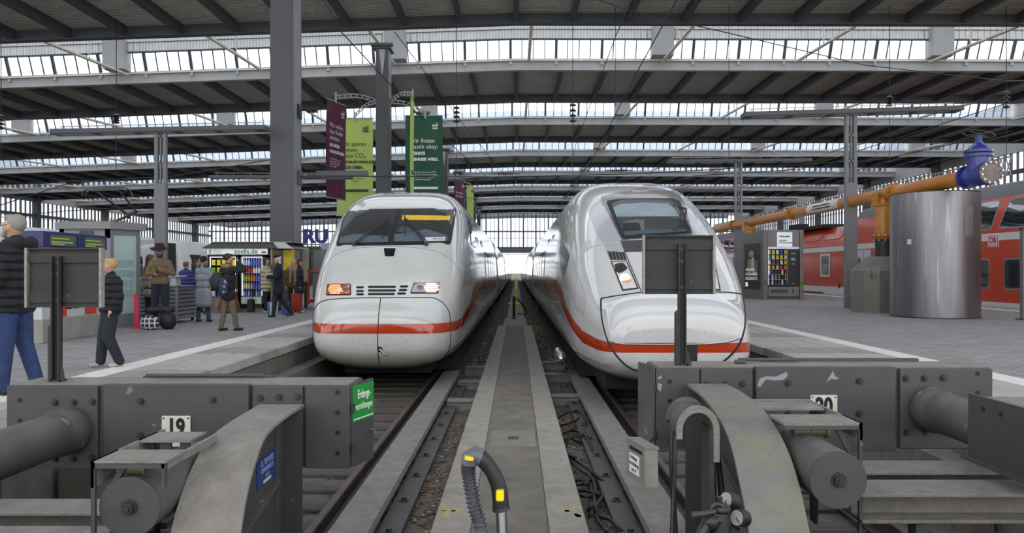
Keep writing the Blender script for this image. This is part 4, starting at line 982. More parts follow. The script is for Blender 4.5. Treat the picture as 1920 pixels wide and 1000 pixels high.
MB().box(sx+.08, sx+.11, 4.6, 4.8, -.95, sz).build('saddle_post', M_steel, S)
def hose(pts, r, lab, cat='hose', name='black_hose', group=None, n=8, sm=6, matl=M_black):
    o = MB().tube(smooth_path(pts, sm), r, n).build(name, matl, smooth=True); tag(o, lab, cat, group); return o
hose([(sx-.2, 4.4, -.95), (sx-.17, 4.45, -.4), (sx-.12, 4.6, .15), (sx-.095, 4.66, .33), (sx-.04, 4.66, .455), (sx+.05, 4.66, .465), (sx+.115, 4.66, .38), (sx+.13, 4.64, .1), (sx+.13, 4.5, -.4), (sx+.12, 4.3, -.9)], .014, 'thick black hose draped over the front groove of the hose saddle')
hose([(sx-.14, 4.3, -.95), (sx-.13, 4.5, -.3), (sx-.11, 4.74, .2), (sx-.08, 4.78, .38), (sx+.0, 4.78, .475), (sx+.1, 4.78, .43), (sx+.16, 4.74, .2), (sx+.17, 4.5, -.3), (sx+.17, 4.2, -.6), (sx+.17, 3.6, -.8)], .016, 'thick black hose draped over the rear groove of the hose saddle')
# key box hanging left of the saddle
K = thing('document_box', (.74, 4.5, .09), 'small grey steel box with slot and white paper, left of the number 20 buffer stop', 'box')
A, B_, C_, D_ = (.707, 4.40), (.777, 4.385), (.715, 4.65), (.645, 4.66)
MB().prism([A, B_, C_, D_], .09, .30, 'z').build('box_body', mat('dirty_grey_box', '#77756f', .6, 0, .2, 10, spot='#4b4a47', spot_scale=20, spot_cut=.66), K)
MB().prism([(A[0]-.006, A[1]-.008), (B_[0]+.006, B_[1]-.008), (C_[0]+.006, C_[1]+.006), (D_[0]-.006, D_[1]+.006)], .30, .312, 'z').build('lid', M_dust, K)
e = (Vector(D_)-Vector(A)); nrm = Vector((-e.y, e.x)).normalized()
if nrm.x > 0: nrm = -nrm
def on_face(u0, u1, z0, z1, off): 
    a = Vector(A)+e*u0+nrm*off; b = Vector(A)+e*u1+nrm*off; c = Vector(A)+e*u1; d_ = Vector(A)+e*u0
    return MB().prism([tuple(a), tuple(b), tuple(c), tuple(d_)], z0, z1, 'z')
on_face(.15, .85, .255, .275, .001).build('slot', M_seam, K)
pp = on_face(.3, .85, .125, .235, .002).build('paper', mat('paper_white', '#d5d6d6', .7), K)
fm = Matrix(((-e.normalized().x, 0, nrm.x, 0), (-e.normalized().y, 0, nrm.y, 0), (0, 1, 0, 0), (0, 0, 0, 1)))
for i, (b_, s_) in enumerate((('Erdungs-', .03), ('vorrichtung', .03), ('Gleis 20', .022))):
    q = Vector(A)+e*.575+nrm*.004; text('paper_text', b_, s_, M_seam, Matrix.Translation((q.x, q.y, .215-.035*i)) @ fm, pp, .001)
MB().tube([(.7, 4.6, .14), (.8, 5.2, .1), (1.05, 6.0, .05)], .012, 6).build('arm', M_steel, K)
# valve block with gauges
V = thing('gauge_manifold', (.98, 3.55, -.4), 'pressure valve manifold with lever and two round gauges at the foot of the right brace', 'valve')
def q3(px, py, d): return at(px, py, d)
m = MB(); m.tube([q3(1350, 1060, 3.5), q3(1350, 985, 3.5), q3(1351, 945, 3.5)], [.05, .05, .03], 12); m.tube([q3(1345, 975, 3.48), q3(1325, 985, 3.46), q3(1313, 1010, 3.46)], .028, 10); m.tube([q3(1349, 950, 3.5), q3(1349, 932, 3.5)], .014, 8); m.ell(q3(1351, 955, 3.5), (.045, .045, .03)); m.ell(q3(1333, 980, 3.46), (.036, .036, .036)); m.tube([q3(1313, 1010, 3.46), q3(1312, 1080, 3.46)], .022, 8)
m.tube([q3(1352, 968, 3.5), q3(1385, 990, 3.55)], .014, 8); m.tube([q3(1352, 962, 3.5), q3(1368, 950, 3.6)], .012, 8)
m.build('valve_body', mat('greasy_valve', '#2c2b2a', .35, .3, .3, 20), V, smooth=True)
MB().tube([q3(1297, 967, 3.45), q3(1325, 963, 3.45), q3(1341, 960, 3.46)], [.016, .013, .012], 10).build('lever', M_bolt, V, smooth=True)
mb = MB()
for a in range(13):
    mb.v.append(Vector((0, 0, 0)))
mb = MB().tube([q3(1345, 957, 3.47)+Vector((.026*math.cos(a), 0, .026*math.sin(a))) for a in [k*PI/6 for k in range(13)]], .008, 6).build('shackle', M_bolt, V, smooth=True)
for (px, py, d_, r, ax) in ((1386, 972, 3.5, .037, Vector((-.75, -.6, .25))), (1366, 940, 3.62, .04, Vector((-.8, -.45, .35)))):
    c = q3(px, py, d_); ax = ax.normalized()
    g = MB().tube([c-ax*.04, c+ax*.012], r, 20).tube([c+ax*.012, c+ax*.018], r*1.06, 20).build('gauge', M_black, V, smooth=40)
    MB().tube([c+ax*.018, c+ax*.02], r*.88, 20).build('dial', mat('dial_face', '#8c8f8c', .3, 0, .1, 30), g)
    s = ax.orthogonal().normalized(); MB().tube([c+ax*.022, c+ax*.022+s*r*.7], .0025, 5).build('needle', M_seam, g)

# vacuum hose standing in the foreground
VC = thing('vacuum_cleaner', (-.08, 2.35, 0), 'ribbed black vacuum hose with yellow button and chrome tube in the foreground', 'vacuum cleaner')
hp = smooth_path([(-.02, 2.15, .045), (-.09, 2.25, .25), at(903, 1010, 2.35), at(889, 950, 2.38), at(880, 900, 2.4), at(878, 872, 2.4), at(884, 860, 2.4)], 26)
mb = MB(); mb.tube(hp, [.0195+.0028*(1 if (i//2) % 2 else -1) for i in range(len(hp))], 16).build('ribbed_hose', mat('grey_ribbed_hose', '#3b3d42', .4, 0, .1, 8), VC, smooth=60)
MB().tube([at(880, 872, 2.4), at(881, 858, 2.4), at(891, 853, 2.4), at(903, 858, 2.4)], [.024, .026, .0275, .027], 16).build('swivel_joint', mat('grey_plastic', '#54575d', .35), VC, smooth=True)
MB().tube([at(880.5, 862, 2.383), at(881.5, 855, 2.383)], .016, 10).build('swivel_button', mat('yellow_plastic', '#e8cf10', .35), VC, label='yellow ring')
MB().tube(smooth_path([at(900, 857, 2.4), at(914, 872, 2.4), at(927, 892, 2.4), at(936, 918, 2.4), at(939, 950, 2.4)], 5), [.024]*5+[.0225]*5+[.0235]*5+[.0245]*6, 16).build('handle', M_black, VC, smooth=True)
MB().bbox(pxX(930, 2.37), pxX(945, 2.37), 2.355, 2.385, pyZ(939, 2.37), pyZ(919, 2.37), .004).build('button', MATS['yellow_plastic'], VC, label='yellow sliding button')
MB().tube([at(939, 950, 2.4), at(940, 957, 2.4)], .027, 16).build('tube_collar', M_bolt, VC, smooth=True)
MB().tube([at(939.5, 955, 2.4), at(943, 1040, 2.38), (-.03, 2.3, .09)], .0165, 16).build('chrome_tube', mat('dull_chrome', '#77787b', .25, .9, .1, 6), VC, smooth=True)
MB().bbox(-.17, .11, 2.2, 2.32, .005, .06, .015).tube([(-.03, 2.3, .1), (-.03, 2.27, .04)], .022, 10).build('floor_nozzle', M_black, VC)
MB().ell((-.02, 1.95, .13), (.15, .22, .12), 18, 10).tube([(-.16, 1.85, .06), (-.19, 1.85, .06)], .06, 14).tube([(.12, 1.85, .06), (.15, 1.85, .06)], .06, 14).build('canister', MATS['grey_plastic'], VC, smooth=True)

# black cables lying in the gap right of the walkway
def G(px, py, z=-.94): 
    d = (H-z)*F/(py-VY); return Vector(((px-VX)*d/F, d, z))
def GP(cx, cy): return (540+cx/2.743, 640+cy/2.743)
loops = [
 [(1392, 395), (1430, 372), (1480, 360), (1512, 370), (1500, 395), (1450, 420), (1400, 436)],
 [(1512, 372), (1530, 420), (1520, 470), (1470, 455), (1415, 475)],
 [(1410, 480), (1450, 462), (1500, 468), (1535, 495), (1500, 520), (1450, 500), (1415, 510)],
 [(1500, 400), (1525, 470), (1560, 540), (1575, 620), (1560, 680), (1530, 740)],
 [(1530, 500), (1460, 495), (1425, 530), (1440, 580), (1480, 600)],
 [(1436, 585), (1480, 615), (1530, 650), (1600, 700), (1640, 745), (1610, 790), (1540, 770), (1485, 775)],
 [(1440, 600), (1500, 660), (1560, 700), (1580, 760), (1575, 820), (1560, 850), (1540, 880), (1530, 930), (1540, 990)],
 [(1475, 722), (1530, 715), (1590, 730), (1620, 790), (1590, 840), (1580, 880), (1600, 930), (1640, 985)],
 [(1480, 740), (1540, 738), (1570, 790), (1580, 850), (1600, 900), (1660, 920), (1700, 960), (1730, 1000)],
 [(1430, 545), (1440, 500), (1500, 485), (1545, 510), (1560, 560)],
 [(1480, 790), (1540, 800), (1600, 780)],
]
cb = thing('cable_heap', (.8, 6, -.98), 'tangled heap of black cables lying between the walkway and the right track channel', 'cable')
for i, L in enumerate(loops):
    pts = []
    for j, (a, b) in enumerate(L):
        x, y = GP(a, b); p = G(x, y, -.94+.03*((i+j) % 3)); p.x = min(max(p.x, .59), 1.0); pts.append(p)
    MB().tube(smooth_path(pts, 5), .017, 7).build('cable', M_black, cb, smooth=True)
# beige corrugated drain hose far left
hose([(-3.75, 4.9, -.95), (-3.62, 5.0, -.5), (-3.6, 5.1, -.2), (-3.68, 5.3, -.08), (-3.8, 5.5, -.12)], .04, 'dirty beige drain hose curving under the left end of the number 19 beam', matl=mat('beige_hose', '#8c8574', .7, 0, .25, 12, .4, 40), name='drain_hose', n=12)
# leaves and litter (nobody could count them)
def litter(name, lab, regs, n, cols, s, z=-.975):
    mb = MB(); r = random.Random(hash(name) % 97+len(name))
    r = random.Random(len(name)*13+n)
    for i in range(n):
        x0, x1, y0, y1 = r.choice(regs); x, y = r.uniform(x0, x1), y0+(y1-y0)*r.random()
        a = r.uniform(0, PI*2); t = r.uniform(-.5, .5); q = s*r.uniform(.5, 1.2); M = Matrix.Translation((x, y, z+r.uniform(0, .015))) @ Matrix.Rotation(a, 4, 'Z') @ Matrix.Rotation(t, 4, 'X')
        mb.cur = r.randrange(len(cols)); pts = [(-q, 0, 0), (-q*.3, -q*.5, .004), (q, 0, .002), (-.2*q, q*.55, .006)]
        mb.add([M @ Vector(p) for p in pts], [(0, 1, 2, 3)])
    o = mb.build(name, cols); o['kind'] = 'stuff'; tag(o, lab, 'leaves'); return o
LC = [mat('dry_leaf_tan', '#8f6b3c', .8), mat('dry_leaf_brown', '#5f442a', .8), mat('dry_leaf_dark', '#3b2f25', .8), mat('dry_leaf_yellow', '#a98a4e', .8)]
litter('fallen_leaves', 'dry brown leaves scattered in the gap left of the walkway', [(-1.0, -.68, 4.4, 6.2), (-1.05, -.67, 6, 12), (-.95, -.67, 8, 11.5), (-1.1, -.67, 6, 9)], 900, LC, .028)
litter('fallen_leaves', 'dry brown leaves scattered in the gap right of the walkway', [(.58, .85, 9.5, 14), (.6, .9, 14, 20), (.58, 1.0, 4.5, 9)], 800, LC, .028)
litter('paper_scraps', 'pale scraps of litter scattered between the rails and on the steel', [(-1.0, -.7, 4.6, 5.6), (.6, 1.0, 4.2, 6), (1.6, 2.8, 3.5, 5), (-3, -1.8, 4, 5.5)], 130, [mat('scrap_white', '#bdbbb5', .8), mat('scrap_grey', '#8f8d87', .8)], .018)

# loose stones between and beside the trains
def stones(regs, n, s0, s1, z, lab):
    mb = MB(); r = random.Random(n)
    for i in range(n):
        x0, x1, y0, y1 = r.choice(regs); x = r.uniform(x0, x1); y = y0+(y1-y0)*r.random()**1.6; q = r.uniform(s0, s1); a = r.uniform(0, PI)
        mb.cur = r.randrange(3); c, s_ = math.cos(a)*q, math.sin(a)*q; h_ = q*r.uniform(.5, .9)
        mb.add([(x+c, y+s_, z), (x-s_, y+c*.7, z+h_*.3), (x-c, y-s_, z), (x+s_, y-c*.8, z+h_*.2), (x+c*.1, y, z+h_)], [(0, 1, 4), (1, 2, 4), (2, 3, 4), (3, 0, 4)])
    o = mb.build('ballast_stones', [mat('stone_brown', '#6e6255', .9, 0, .2, 9), mat('stone_grey', '#7b7468', .9, 0, .2, 9), mat('stone_dark', '#453d35', .9, 0, .2, 9)]); o['kind'] = 'stuff'; tag(o, lab, 'gravel')
stones([(-1.55, -.68, 16.5, 70), (-1.2, -.55, 29, 90)], 5000, .025, .06, -1.0, 'brown track gravel in the strip left of the walkway beside the rounded train')
stones([(.58, 1.5, 16.5, 70), (.45, 1.2, 29, 90)], 5000, .025, .06, -1.0, 'brown track gravel in the strip right of the walkway beside the angular train')
# ================================================================ RIGHT PLATFORM
# silver cylinder
X, Y = 11.66, 22.3; R_ = 1.13
t = thing('steel_cylinder', (X, Y, 0), 'large riveted stainless steel cylinder standing on the right platform', 'tank')
M_ss = mat('brushed_stainless', '#828083', .38, .85, .28, .8, .03, 30, stretch=(4, 4, .25), spot='#969394', spot_scale=2, spot_cut=.6)
MB().tube([(X, Y, .02), (X, Y, 3.4)], R_, 72).build('shell', M_ss, t, smooth=40)
MB().tube([(X, Y, 0), (X, Y, .03)], R_+.01, 72).build('base_ring', M_bolt, t)
MB().tube([(X, Y, 3.4), (X, Y, 3.42)], R_+.015, 72).build('rim', M_bolt, t)
MB().tube([(X, Y, 1.13), (X, Y, 1.15)], R_+.004, 72, False).build('seam', M_ss, t, smooth=40)
mb = MB()
for a in (-2.75, -2.15, -1.1, -.55):
    for k in range(12):
        mb.tube([(X+R_*math.cos(a), Y+R_*math.sin(a), .2+k*.28), (X+(R_+.012)*math.cos(a), Y+(R_+.012)*math.sin(a), .2+k*.28)], .018, 6)
mb.build('rivets', M_ss, t, kind='stuff')
def on_cyl(a, z, w_, h_, name, m):
    n = 6; mb = MB()
    for r in (R_+.006, R_-.002):
        for i in range(n+1):
            b = a+(i/n-.5)*w_/R_
            mb.v += [Vector((X+r*math.cos(b), Y+r*math.sin(b), z)), Vector((X+r*math.cos(b), Y+r*math.sin(b), z+h_))]
    for i in range(n): mb.f.append([2*i, 2*i+2, 2*i+3, 2*i+1]); mb.mi.append(0)
    return mb.build(name, m, t, smooth=True)
on_cyl(-2.62, 2.0, .12, .14, 'sticker', M_plate)
on_cyl(-1.25, 2.2, .3, .8, 'inspection_panel', mat('dull_panel', '#89888a', .5, .8, .1, 3))
# octagonal concrete base with the orange pipe
bx, by = 11.5, 25.0
t = thing('concrete_plinth', (bx, by, 0), 'squat octagonal concrete plinth beside the steel cylinder carrying the orange pipe', 'plinth')
def octo(r, c=.38):
    a = r; b = r*(1-c); return [(a, -b), (a, b), (b, a), (-b, a), (-a, b), (-a, -b), (-b, -a), (b, -a)]
P0 = [(bx+x, by+y) for x, y in octo(.86)]
m = MB().prism(P0, 0, 1.28, 'z')
n = len(m.v); P1 = [(bx+x, by+y) for x, y in octo(.42)]
m.add([(x, y, 1.28) for x, y in P0]+[(x, y, 1.72) for x, y in P1], [[i, (i+1) % 8, (i+1) % 8+8, i+8] for i in range(8)]+[[8+i for i in range(8)]])
m.build('block', mat('rough_plinth_concrete', '#7b7870', .9, 0, .2, 2, .5, 40, spot='#5d5a52', spot_scale=1.6, spot_cut=.58, stretch=(1, 1, .4)), t)
M_or = mat('orange_pipe_paint', '#b06f13', .4, 0, .12, 2, .1, 20, coat=.2)
M_ord = mat('dark_orange_flange', '#8a5212', .5, 0, .2, 8)
PP = thing('orange_pipe', (11.5, 25, 1.7), 'long orange overhead pipe with flanges and blue gate valve running along the right platform', 'pipe')
zp, rp_ = 3.66, .2
MB().tube([(11.5, 20.3, zp), (11.5, 66, zp)], rp_, 28).build('main_pipe', M_or, PP, smooth=40)
for y in (24.3, 33.2, 42.2, 51, 60):
    f = MB().tube([(11.5, y-.06, zp), (11.5, y-.01, zp)], rp_+.09, 28).tube([(11.5, y+.01, zp), (11.5, y+.06, zp)], rp_+.09, 28).build('pipe_flange', M_or, PP, smooth=40)
    m = MB()
    for k in range(12):
        a = 2*PI*k/12; m.tube([(11.5+.25*math.cos(a), y-.1, zp+.25*math.sin(a)), (11.5+.25*math.cos(a), y+.1, zp+.25*math.sin(a))], .02, 6)
    m.build('flange_bolts', M_ord, f, kind='stuff')
for y in (25.0, 39.5, 54):
    MB().tube([(11.5, y, 2.35), (11.5, y, zp-.1)], .26, 28).build('support_pipe', M_or, PP, smooth=40)
    MB().box(11.2, 11.8, y-.3, y+.3, zp-.36, zp-.3).box(11.2, 11.25, y-.2, y+.2, zp-.3, zp+.05).box(11.75, 11.8, y-.2, y+.2, zp-.3, zp+.05).box(11.25, 11.75, y-.18, y-.15, zp-.3, zp-.1).build('saddle', M_or, PP)
    MB().tube([(11.5, y, 2.26), (11.5, y, 2.31)], .34, 28).tube([(11.5, y, 2.32), (11.5, y, 2.37)], .34, 28).build('lower_flange', M_ord, PP, smooth=40)
    m = MB()
    for k in range(10):
        a = 2*PI*k/10; m.tube([(11.5+.31*math.cos(a), y+.31*math.sin(a), 2.2), (11.5+.31*math.cos(a), y+.31*math.sin(a), 2.42)], .022, 6)
    m.build('flange_bolts', M_tie, PP, kind='stuff')
    MB().tube([(11.5, y, 1.6 if y < 30 else 0), (11.5, y, 2.26)], .27, 28).build('black_sleeve', mat('black_pipe', '#302f2e', .5, .1, .2, 4), PP, smooth=40, label='black lower pipe section')
# label wrapped on the pipe
mb = MB(); n = 8
for y in (28.2, 31.2):
    for k in range(n+1):
        a = math.radians(110+k*120/n); mb.v.append(Vector((11.5+(rp_+.006)*math.cos(a), y, zp+(rp_+.006)*math.sin(a))))
for k in range(n): mb.f.append([k, k+1, n+2+k, n+1+k]); mb.mi.append(0)
lb = mb.build('pipe_label', M_plate, PP, smooth=True, label='white wrapped pipe label')
Ml = Matrix(((0, 0, -1, 11.5-rp_-.012), (-1, 0, 0, 29.7), (0, 1, 0, zp), (0, 0, 0, 1)))
text('label_text', '0171 / 7 50 50 15\nwww.preuss-gmbh.de', .11, M_seam, Ml, lb, .002) if False else [MB().box(11.5-rp_-.014, 11.5-rp_-.004, a, b, z-.02, z+.02).build('label_text', M_seam, lb) for a, b, z in ((28.9, 30.5, zp+.05), (28.8, 30.6, zp-.05))]
M_blue = mat('blue_valve_enamel', '#23307f', .35, 0, .15, 6, .2, 20, coat=.3)
vy = 19.9
m = MB().tube([(11.5, 20.42, zp), (11.5, 20.34, zp)], .3, 28).tube([(11.5, 20.34, zp), (11.5, 20.1, zp), (11.5, 19.75, zp), (11.5, 19.5, zp)], [.22, .27, .27, .24], 24).tube([(11.5, 19.5, zp), (11.5, 19.42, zp)], .3, 28)
m.tube([(11.5, vy, zp+.1), (11.5, vy, zp+.45)], [.27, .26], 24).tube([(11.5, vy, zp+.45), (11.5, vy, zp+.52)], .33, 24).tube([(11.5, vy, zp+.56), (11.5, vy, zp+.62)], .33, 24).tube([(11.5, vy, zp+.62), (11.5, vy, zp+.72), (11.5, vy, zp+.8)], [.28, .2, .1], 24).tube([(11.5, vy, zp+.8), (11.5, vy, zp+.98)], [.09, .07], 16)
vb = m.build('valve_body', M_blue, PP, smooth=45, label='blue gate valve')
MB().tube([(11.5, 19.41, zp), (11.5, 19.35, zp)], .29, 36).build('blind_flange', mat('raw_steel_disc', '#6d6560', .45, .6, .3, 6), PP, smooth=45, label='round bare steel blind flange')
bd = MB()
for k in range(12):
    a = 2*PI*k/12+.2; bd.tube([(11.5+.25*math.cos(a), 19.36, zp+.25*math.sin(a)), (11.5+.25*math.cos(a), 19.3, zp+.25*math.sin(a))], .024, 6)
bd.build('blind_flange_bolts', M_chrome, PP, kind='stuff')
hw = MB(); T = Matrix.Translation((11.5, vy, zp+1.02)) @ Matrix.Rotation(.22, 4, 'Y') 
hw.tube([T @ Vector((.36*math.cos(a), .36*math.sin(a), 0)) for a in [k*PI/14 for k in range(29)]], .018, 6)
for k in range(4): hw.tube([T @ Vector((0, 0, 0)), T @ Vector((.36*math.cos(k*PI/2+.3), .36*math.sin(k*PI/2+.3), 0))], .016, 6)
hw.tube([(11.5, vy, zp+.95), (11.5, vy, zp+1.06)], .04, 8).build('handwheel', M_bolt, vb, smooth=True)

# lamp posts of the platforms
def lamp_post(x, y, zt, x0, x1, lab, grp, tilt=0):
    t = thing('platform_lamp', (x, y, 0), lab, 'lamp', grp)
    MB().bbox(x-.2, x+.2, y-.1, y+.1, 0, 4.3, .01).build('lower_post', M_col2, t)
    m = MB().bbox(x-.2, x-.09, y-.08, y+.08, 4.3, zt, .005).bbox(x+.09, x+.2, y-.08, y+.08, 4.3, zt, .005).bbox(x-.025, x+.025, y-.05, y+.05, 4.3, zt, .005)
    m.build('twin_post', M_col2, t)
    m = MB()
    for z in (5.0, 5.9): m.box(x-.09, x+.09, y-.05, y+.05, z, z+.08)
    m.build('tie_plate', M_col2, t)
    T = Matrix.Translation((x, y, zt)) @ Matrix.Rotation(tilt, 4, 'Y')
    MB().bbox(x0-x, x1-x, -.3, .3, 0, .16, .02) .build('lamp_bar', M_col, t) if False else None
    mb = MB().bbox(x0-x, x1-x, -.3, .3, 0, .17, .02); mb.v = [T @ v for v in mb.v]; lb = mb.build('lamp_bar', M_col, t)
    mb = MB(); q = x0-x+.3
    while q < x1-x-1: mb.box(q, q+1.1, -.2, .2, -.012, .0); q += 1.4
    mb.v = [T @ v for v in mb.v]; mb.build('diffuser', mat('grey_diffuser', '#8f9193', .5), lb)
    mb = MB(); mb.tube([(x0-x+.2, 0, .3), (x1-x-.2, 0, .3)], .015, 5)
    q = x0-x+.3
    while q < x1-x: mb.tube([(q, 0, .17), (q, 0, .32)], .012, 5); q += .9
    mb.v = [T @ v for v in mb.v]; mb.build('top_conduit', M_gird, lb)
lamp_post(11.45, 27.4, 6.62, 7.75, 15.2, 'tall grey T-shaped lamp post on the right platform, nearest, beside the concrete plinth', 'T-shaped lamps on the right platform', -.03)
lamp_post(11.55, 41.6, 6.9, 7.9, 15.3, 'grey T-shaped lamp post on the right platform, second, left of the snack kiosk', 'T-shaped lamps on the right platform', -.01)
lamp_post(11.4, 55.8, 6.8, 7.7, 15.1, 'farthest of the three grey T-shaped lamp posts on the right platform', 'T-shaped lamps on the right platform')
lamp_post(-12.3, 27.7, 6.05, -16, -8.6, 'grey T-shaped lamp post on the left platform behind the glass booth', 'T-shaped lamps on the left platform', -.02)
lamp_post(-12.3, 41.9, 6.1, -16, -8.6, 'farther grey T-shaped lamp post on the left platform beyond the vending kiosk', 'T-shaped lamps on the left platform')

# ---- goods sold in the machines: built once, copied
def snack_mesh(c, w_=.11, h_=.17):
    m = MB().prism([(-w_/2, 0), (w_/2, 0), (w_/2*.92, h_*.5), (w_/2, h_), (-w_/2, h_), (-w_/2*.92, h_*.5)], -.02, .02); return m.mesh('wrapper', c)
def bottle_mesh(c, r=.032, h=.23):
    m = MB(); m.tube([(0, 0, 0), (0, 0, h*.55), (0, 0, h*.8), (0, 0, h*.9)], [r, r, r*.45, r*.42], 10); m.cur = 1; m.tube([(0, 0, h*.9), (0, 0, h)], r*.5, 8); return m.mesh('bottle', [c, mat('bottle_cap', '#dddddd', .5)], smooth=40)
def glow(nm, c, e=.35): return mat(nm, c, .5, 0, .15, 20, emit=0)
scol = [('yellow', '#e0c81e'), ('red', '#b52a22'), ('blue', '#2b3f9c'), ('white', '#dcdcd8'), ('green', '#5ba83c'), ('brown', '#5a3a22'), ('purple', '#5a3c8c'), ('gold', '#c79a3c')]
snack_m = {k: snack_mesh(glow('wrapper_'+k, c)) for k, c in scol}
slim_m = {k: snack_mesh(glow('wrapper_'+k, c), .07, .19) for k, c in scol}
bcol = [('clear', '#a9bcd0'), ('blue', '#4a6ad0'), ('red', '#c23a3c'), ('white', '#d9dde2'), ('green', '#7fc03c'), ('orange', '#e0862a'), ('yellow', '#e2c53a'), ('dark', '#2c1f1c'), ('violet', '#6c5ac0')]
bott_m = {k: bottle_mesh(glow('bottle_'+k, c)) for k, c in bcol}
M_alu = mat('kiosk_grey_alu', '#7b7874', .45, .5, .08, 2)
M_alud = mat('kiosk_dark_alu', '#4c4a49', .5, .3, .1, 2)
M_led = mat('cabinet_light', '#dfe6ff', .4, 0, .01, 3, emit=.7)
def local(o, ang):
    return Matrix.Translation(Vector(o)) @ Matrix.Rotation(ang, 4, 'Z')
def xf(mb, T): mb.v = [T @ v for v in mb.v]; return mb
def machine(T, w_, h_, z0, name, parent, label, xsplit=.72):
    """vending machine front; local frame: x right, y into the cabinet, z up"""
    m = MB().box(0, w_, .12, .6, z0, z0+h_).box(0, .04, 0, .12, z0, z0+h_).box(w_*xsplit, w_, 0, .12, z0, z0+h_).box(0, w_, 0, .12, z0, z0+h_*.03).box(0, w_, 0, .12, z0+h_*.97, z0+h_)
    c = xf(m, T).build(name, mat('machine_black', '#141416', .4), parent, label=label)
    xf(MB().box(.04, .055, .01, .1, z0+.05, z0+h_-.06).box(.055, w_*xsplit, .02, .06, z0+h_*.955, z0+h_*.968), T).build('light_strip', M_led, c)
    return c
# right kiosk
ang = -.0; corner = (pxX(1432, 35.3), 35.3, 0)
Tk = local(corner, -.02)
K = thing('vending_kiosk', (corner[0]+.9, 35.8, 0), 'grey metal kiosk with lit snack machine and poster on the right platform', 'kiosk')
Wk, Hk = 1.74, 3.08
xf(MB().box(0, Wk, .55, .6, 0, Hk).box(-.0, Wk, .0, 1.0, Hk-.06, Hk).box(.0, .16, -.02, .5, 0, Hk).box(Wk-.16, Wk, -.02, .6, 0, Hk).box(.16, Wk-.16, .0, .1, Hk-.75, Hk-.06).box(.16, Wk-.16, .02, .1, 0, .06), Tk).build('frame', M_alu, K)
xf(MB().box(.155, .18, -.025, .03, 0, Hk-.05).box(Wk-.18, Wk-.155, -.025, .03, 0, Hk-.05).box(.06, .075, -.025, -.015, 0, Hk-.05).box(Wk-.075, Wk-.06, -.025, -.015, 0, Hk-.05), Tk).build('trim_strip', M_alud, K)
mc = machine(Tk, 0, 0, 0, 'x', K, 'x') if False else None
# cabinet interior
cab = xf(MB().box(.2, Wk-.2, .45, .5, .62, 2.32).box(1.08, Wk-.2, .02, .45, .62, 2.32).box(.18, .2, .02, .5, .62, 2.32).box(.2, Wk-.2, .02, .5, .58, .62).box(.2, Wk-.2, .02, .5, 2.30, 2.34), Tk).build('machine_cabinet', mat('machine_black', '#141416', .4), K, label='black vending machine cabinet')
xf(MB().box(.21, 1.07, .05, .1, 2.275, 2.298).box(.205, .215, .04, .07, .65, 2.28), Tk).build('light_strip', M_led, cab)
xf(MB().box(.19, Wk-.19, .0, .02, 2.24, 2.33), Tk).build('header_strip', mat('lilac_strip', '#a9a6c8', .4, emit=.3), cab)
xf(MB().box(1.04, 1.07, .02, .05, .66, 2.24), Tk).build('price_column', mat('grey_green_strip', '#6c8f80', .5), cab)
m = MB()
for k in range(7): m.box(.2, 1.05, .06, .42, .66+k*.225, .672+k*.225)
xf(m, Tk).build('shelf', mat('shelf_grey', '#9fa3b0', .4), cab)
for a, b, c_, d_, nm in ((1.2, 1.38, 1.72, 1.86, 'display'), (1.25, 1.35, 1.55, 1.62, 'card_reader'), (1.2, 1.4, 2.0, 2.08, 'keypad'), (1.22, 1.36, .7, .74, 'coin_tray')):
    xf(MB().box(a, b, .01, .02, c_, d_), Tk).build(nm, M_alu if nm != 'display' else mat('lcd_green', '#7f8f80', .3), cab)
xf(MB().box(.2, Wk-.2, -.01, .1, .12, .57), Tk).build('delivery_panel', M_alu, cab)
xf(MB().box(.3, 1.05, -.02, -.01, .3, .46).box(1.25, 1.32, -.02, -.01, .28, .48).box(.2, Wk-.2, -.02, -.01, .08, .16), Tk).build('delivery_flap', M_alud, cab)
xf(MB().box(.0, .17, -.03, -.02, .66, .82).box(Wk-.17, Wk, -.03, -.02, .66, .82), Tk).build('green_band', mat('green_sticker', '#2c7a1e', .5), K)
sg = xf(MB().box(.58, 1.24, -.03, 0, Hk-.74, Hk-.1), Tk).build('paper_sign', mat('white_sign', '#dfe9ea', .5, emit=.12), K)
Rt = Matrix.Rotation(PI/2, 4, 'X')
for b_, z, s_ in (('Kaffee gefällig?', Hk-.28, .085), ('Ja bitte hier!', Hk-.47, .07), ('Und jetzt gute Reise', Hk-.56, .07)):
    text('sign_text', b_, s_, M_seam, Tk @ Matrix.Translation((.66, -.034, z)) @ Rt, sg, .002, align='LEFT', offset=.003)
# snacks, each a thing
rr = random.Random(3)
rows = [['yellow', 'yellow', 'white', 'blue', 'yellow'], ['green', 'white', 'yellow', 'yellow', 'white'], ['white', 'red', 'blue', 'white', 'yellow'], ['yellow', 'gold', 'yellow', 'red', 'gold'], ['white', 'purple', 'blue', 'blue', 'white', 'red'], ['blue', 'white', 'gold', 'green', 'brown', 'gold'], ['red', 'white', 'blue', 'purple', 'white', 'blue']]
for r_, row in enumerate(rows):
    z = .672+(6-r_)*.225
    ORD = ('first', 'second', 'third', 'fourth', 'fifth', 'sixth', 'seventh', 'eighth')
    for i, c_ in enumerate(row):
        x = .28+i*(.74/(len(row)-.9)); p = Tk @ Vector((x, .14, z))
        o = piece((slim_m if len(row) > 5 else snack_m)[c_], 'snack_packet', None, p, rot=(0, 0, rr.uniform(-.15, .05)))
        tag(o, '%s wrapped snack, %s from left in the %s row of the right kiosk machine' % (c_, ORD[i], ('top', 'second', 'third', 'fourth', 'fifth', 'sixth', 'bottom')[r_]), 'snack', 'snacks in the right kiosk')
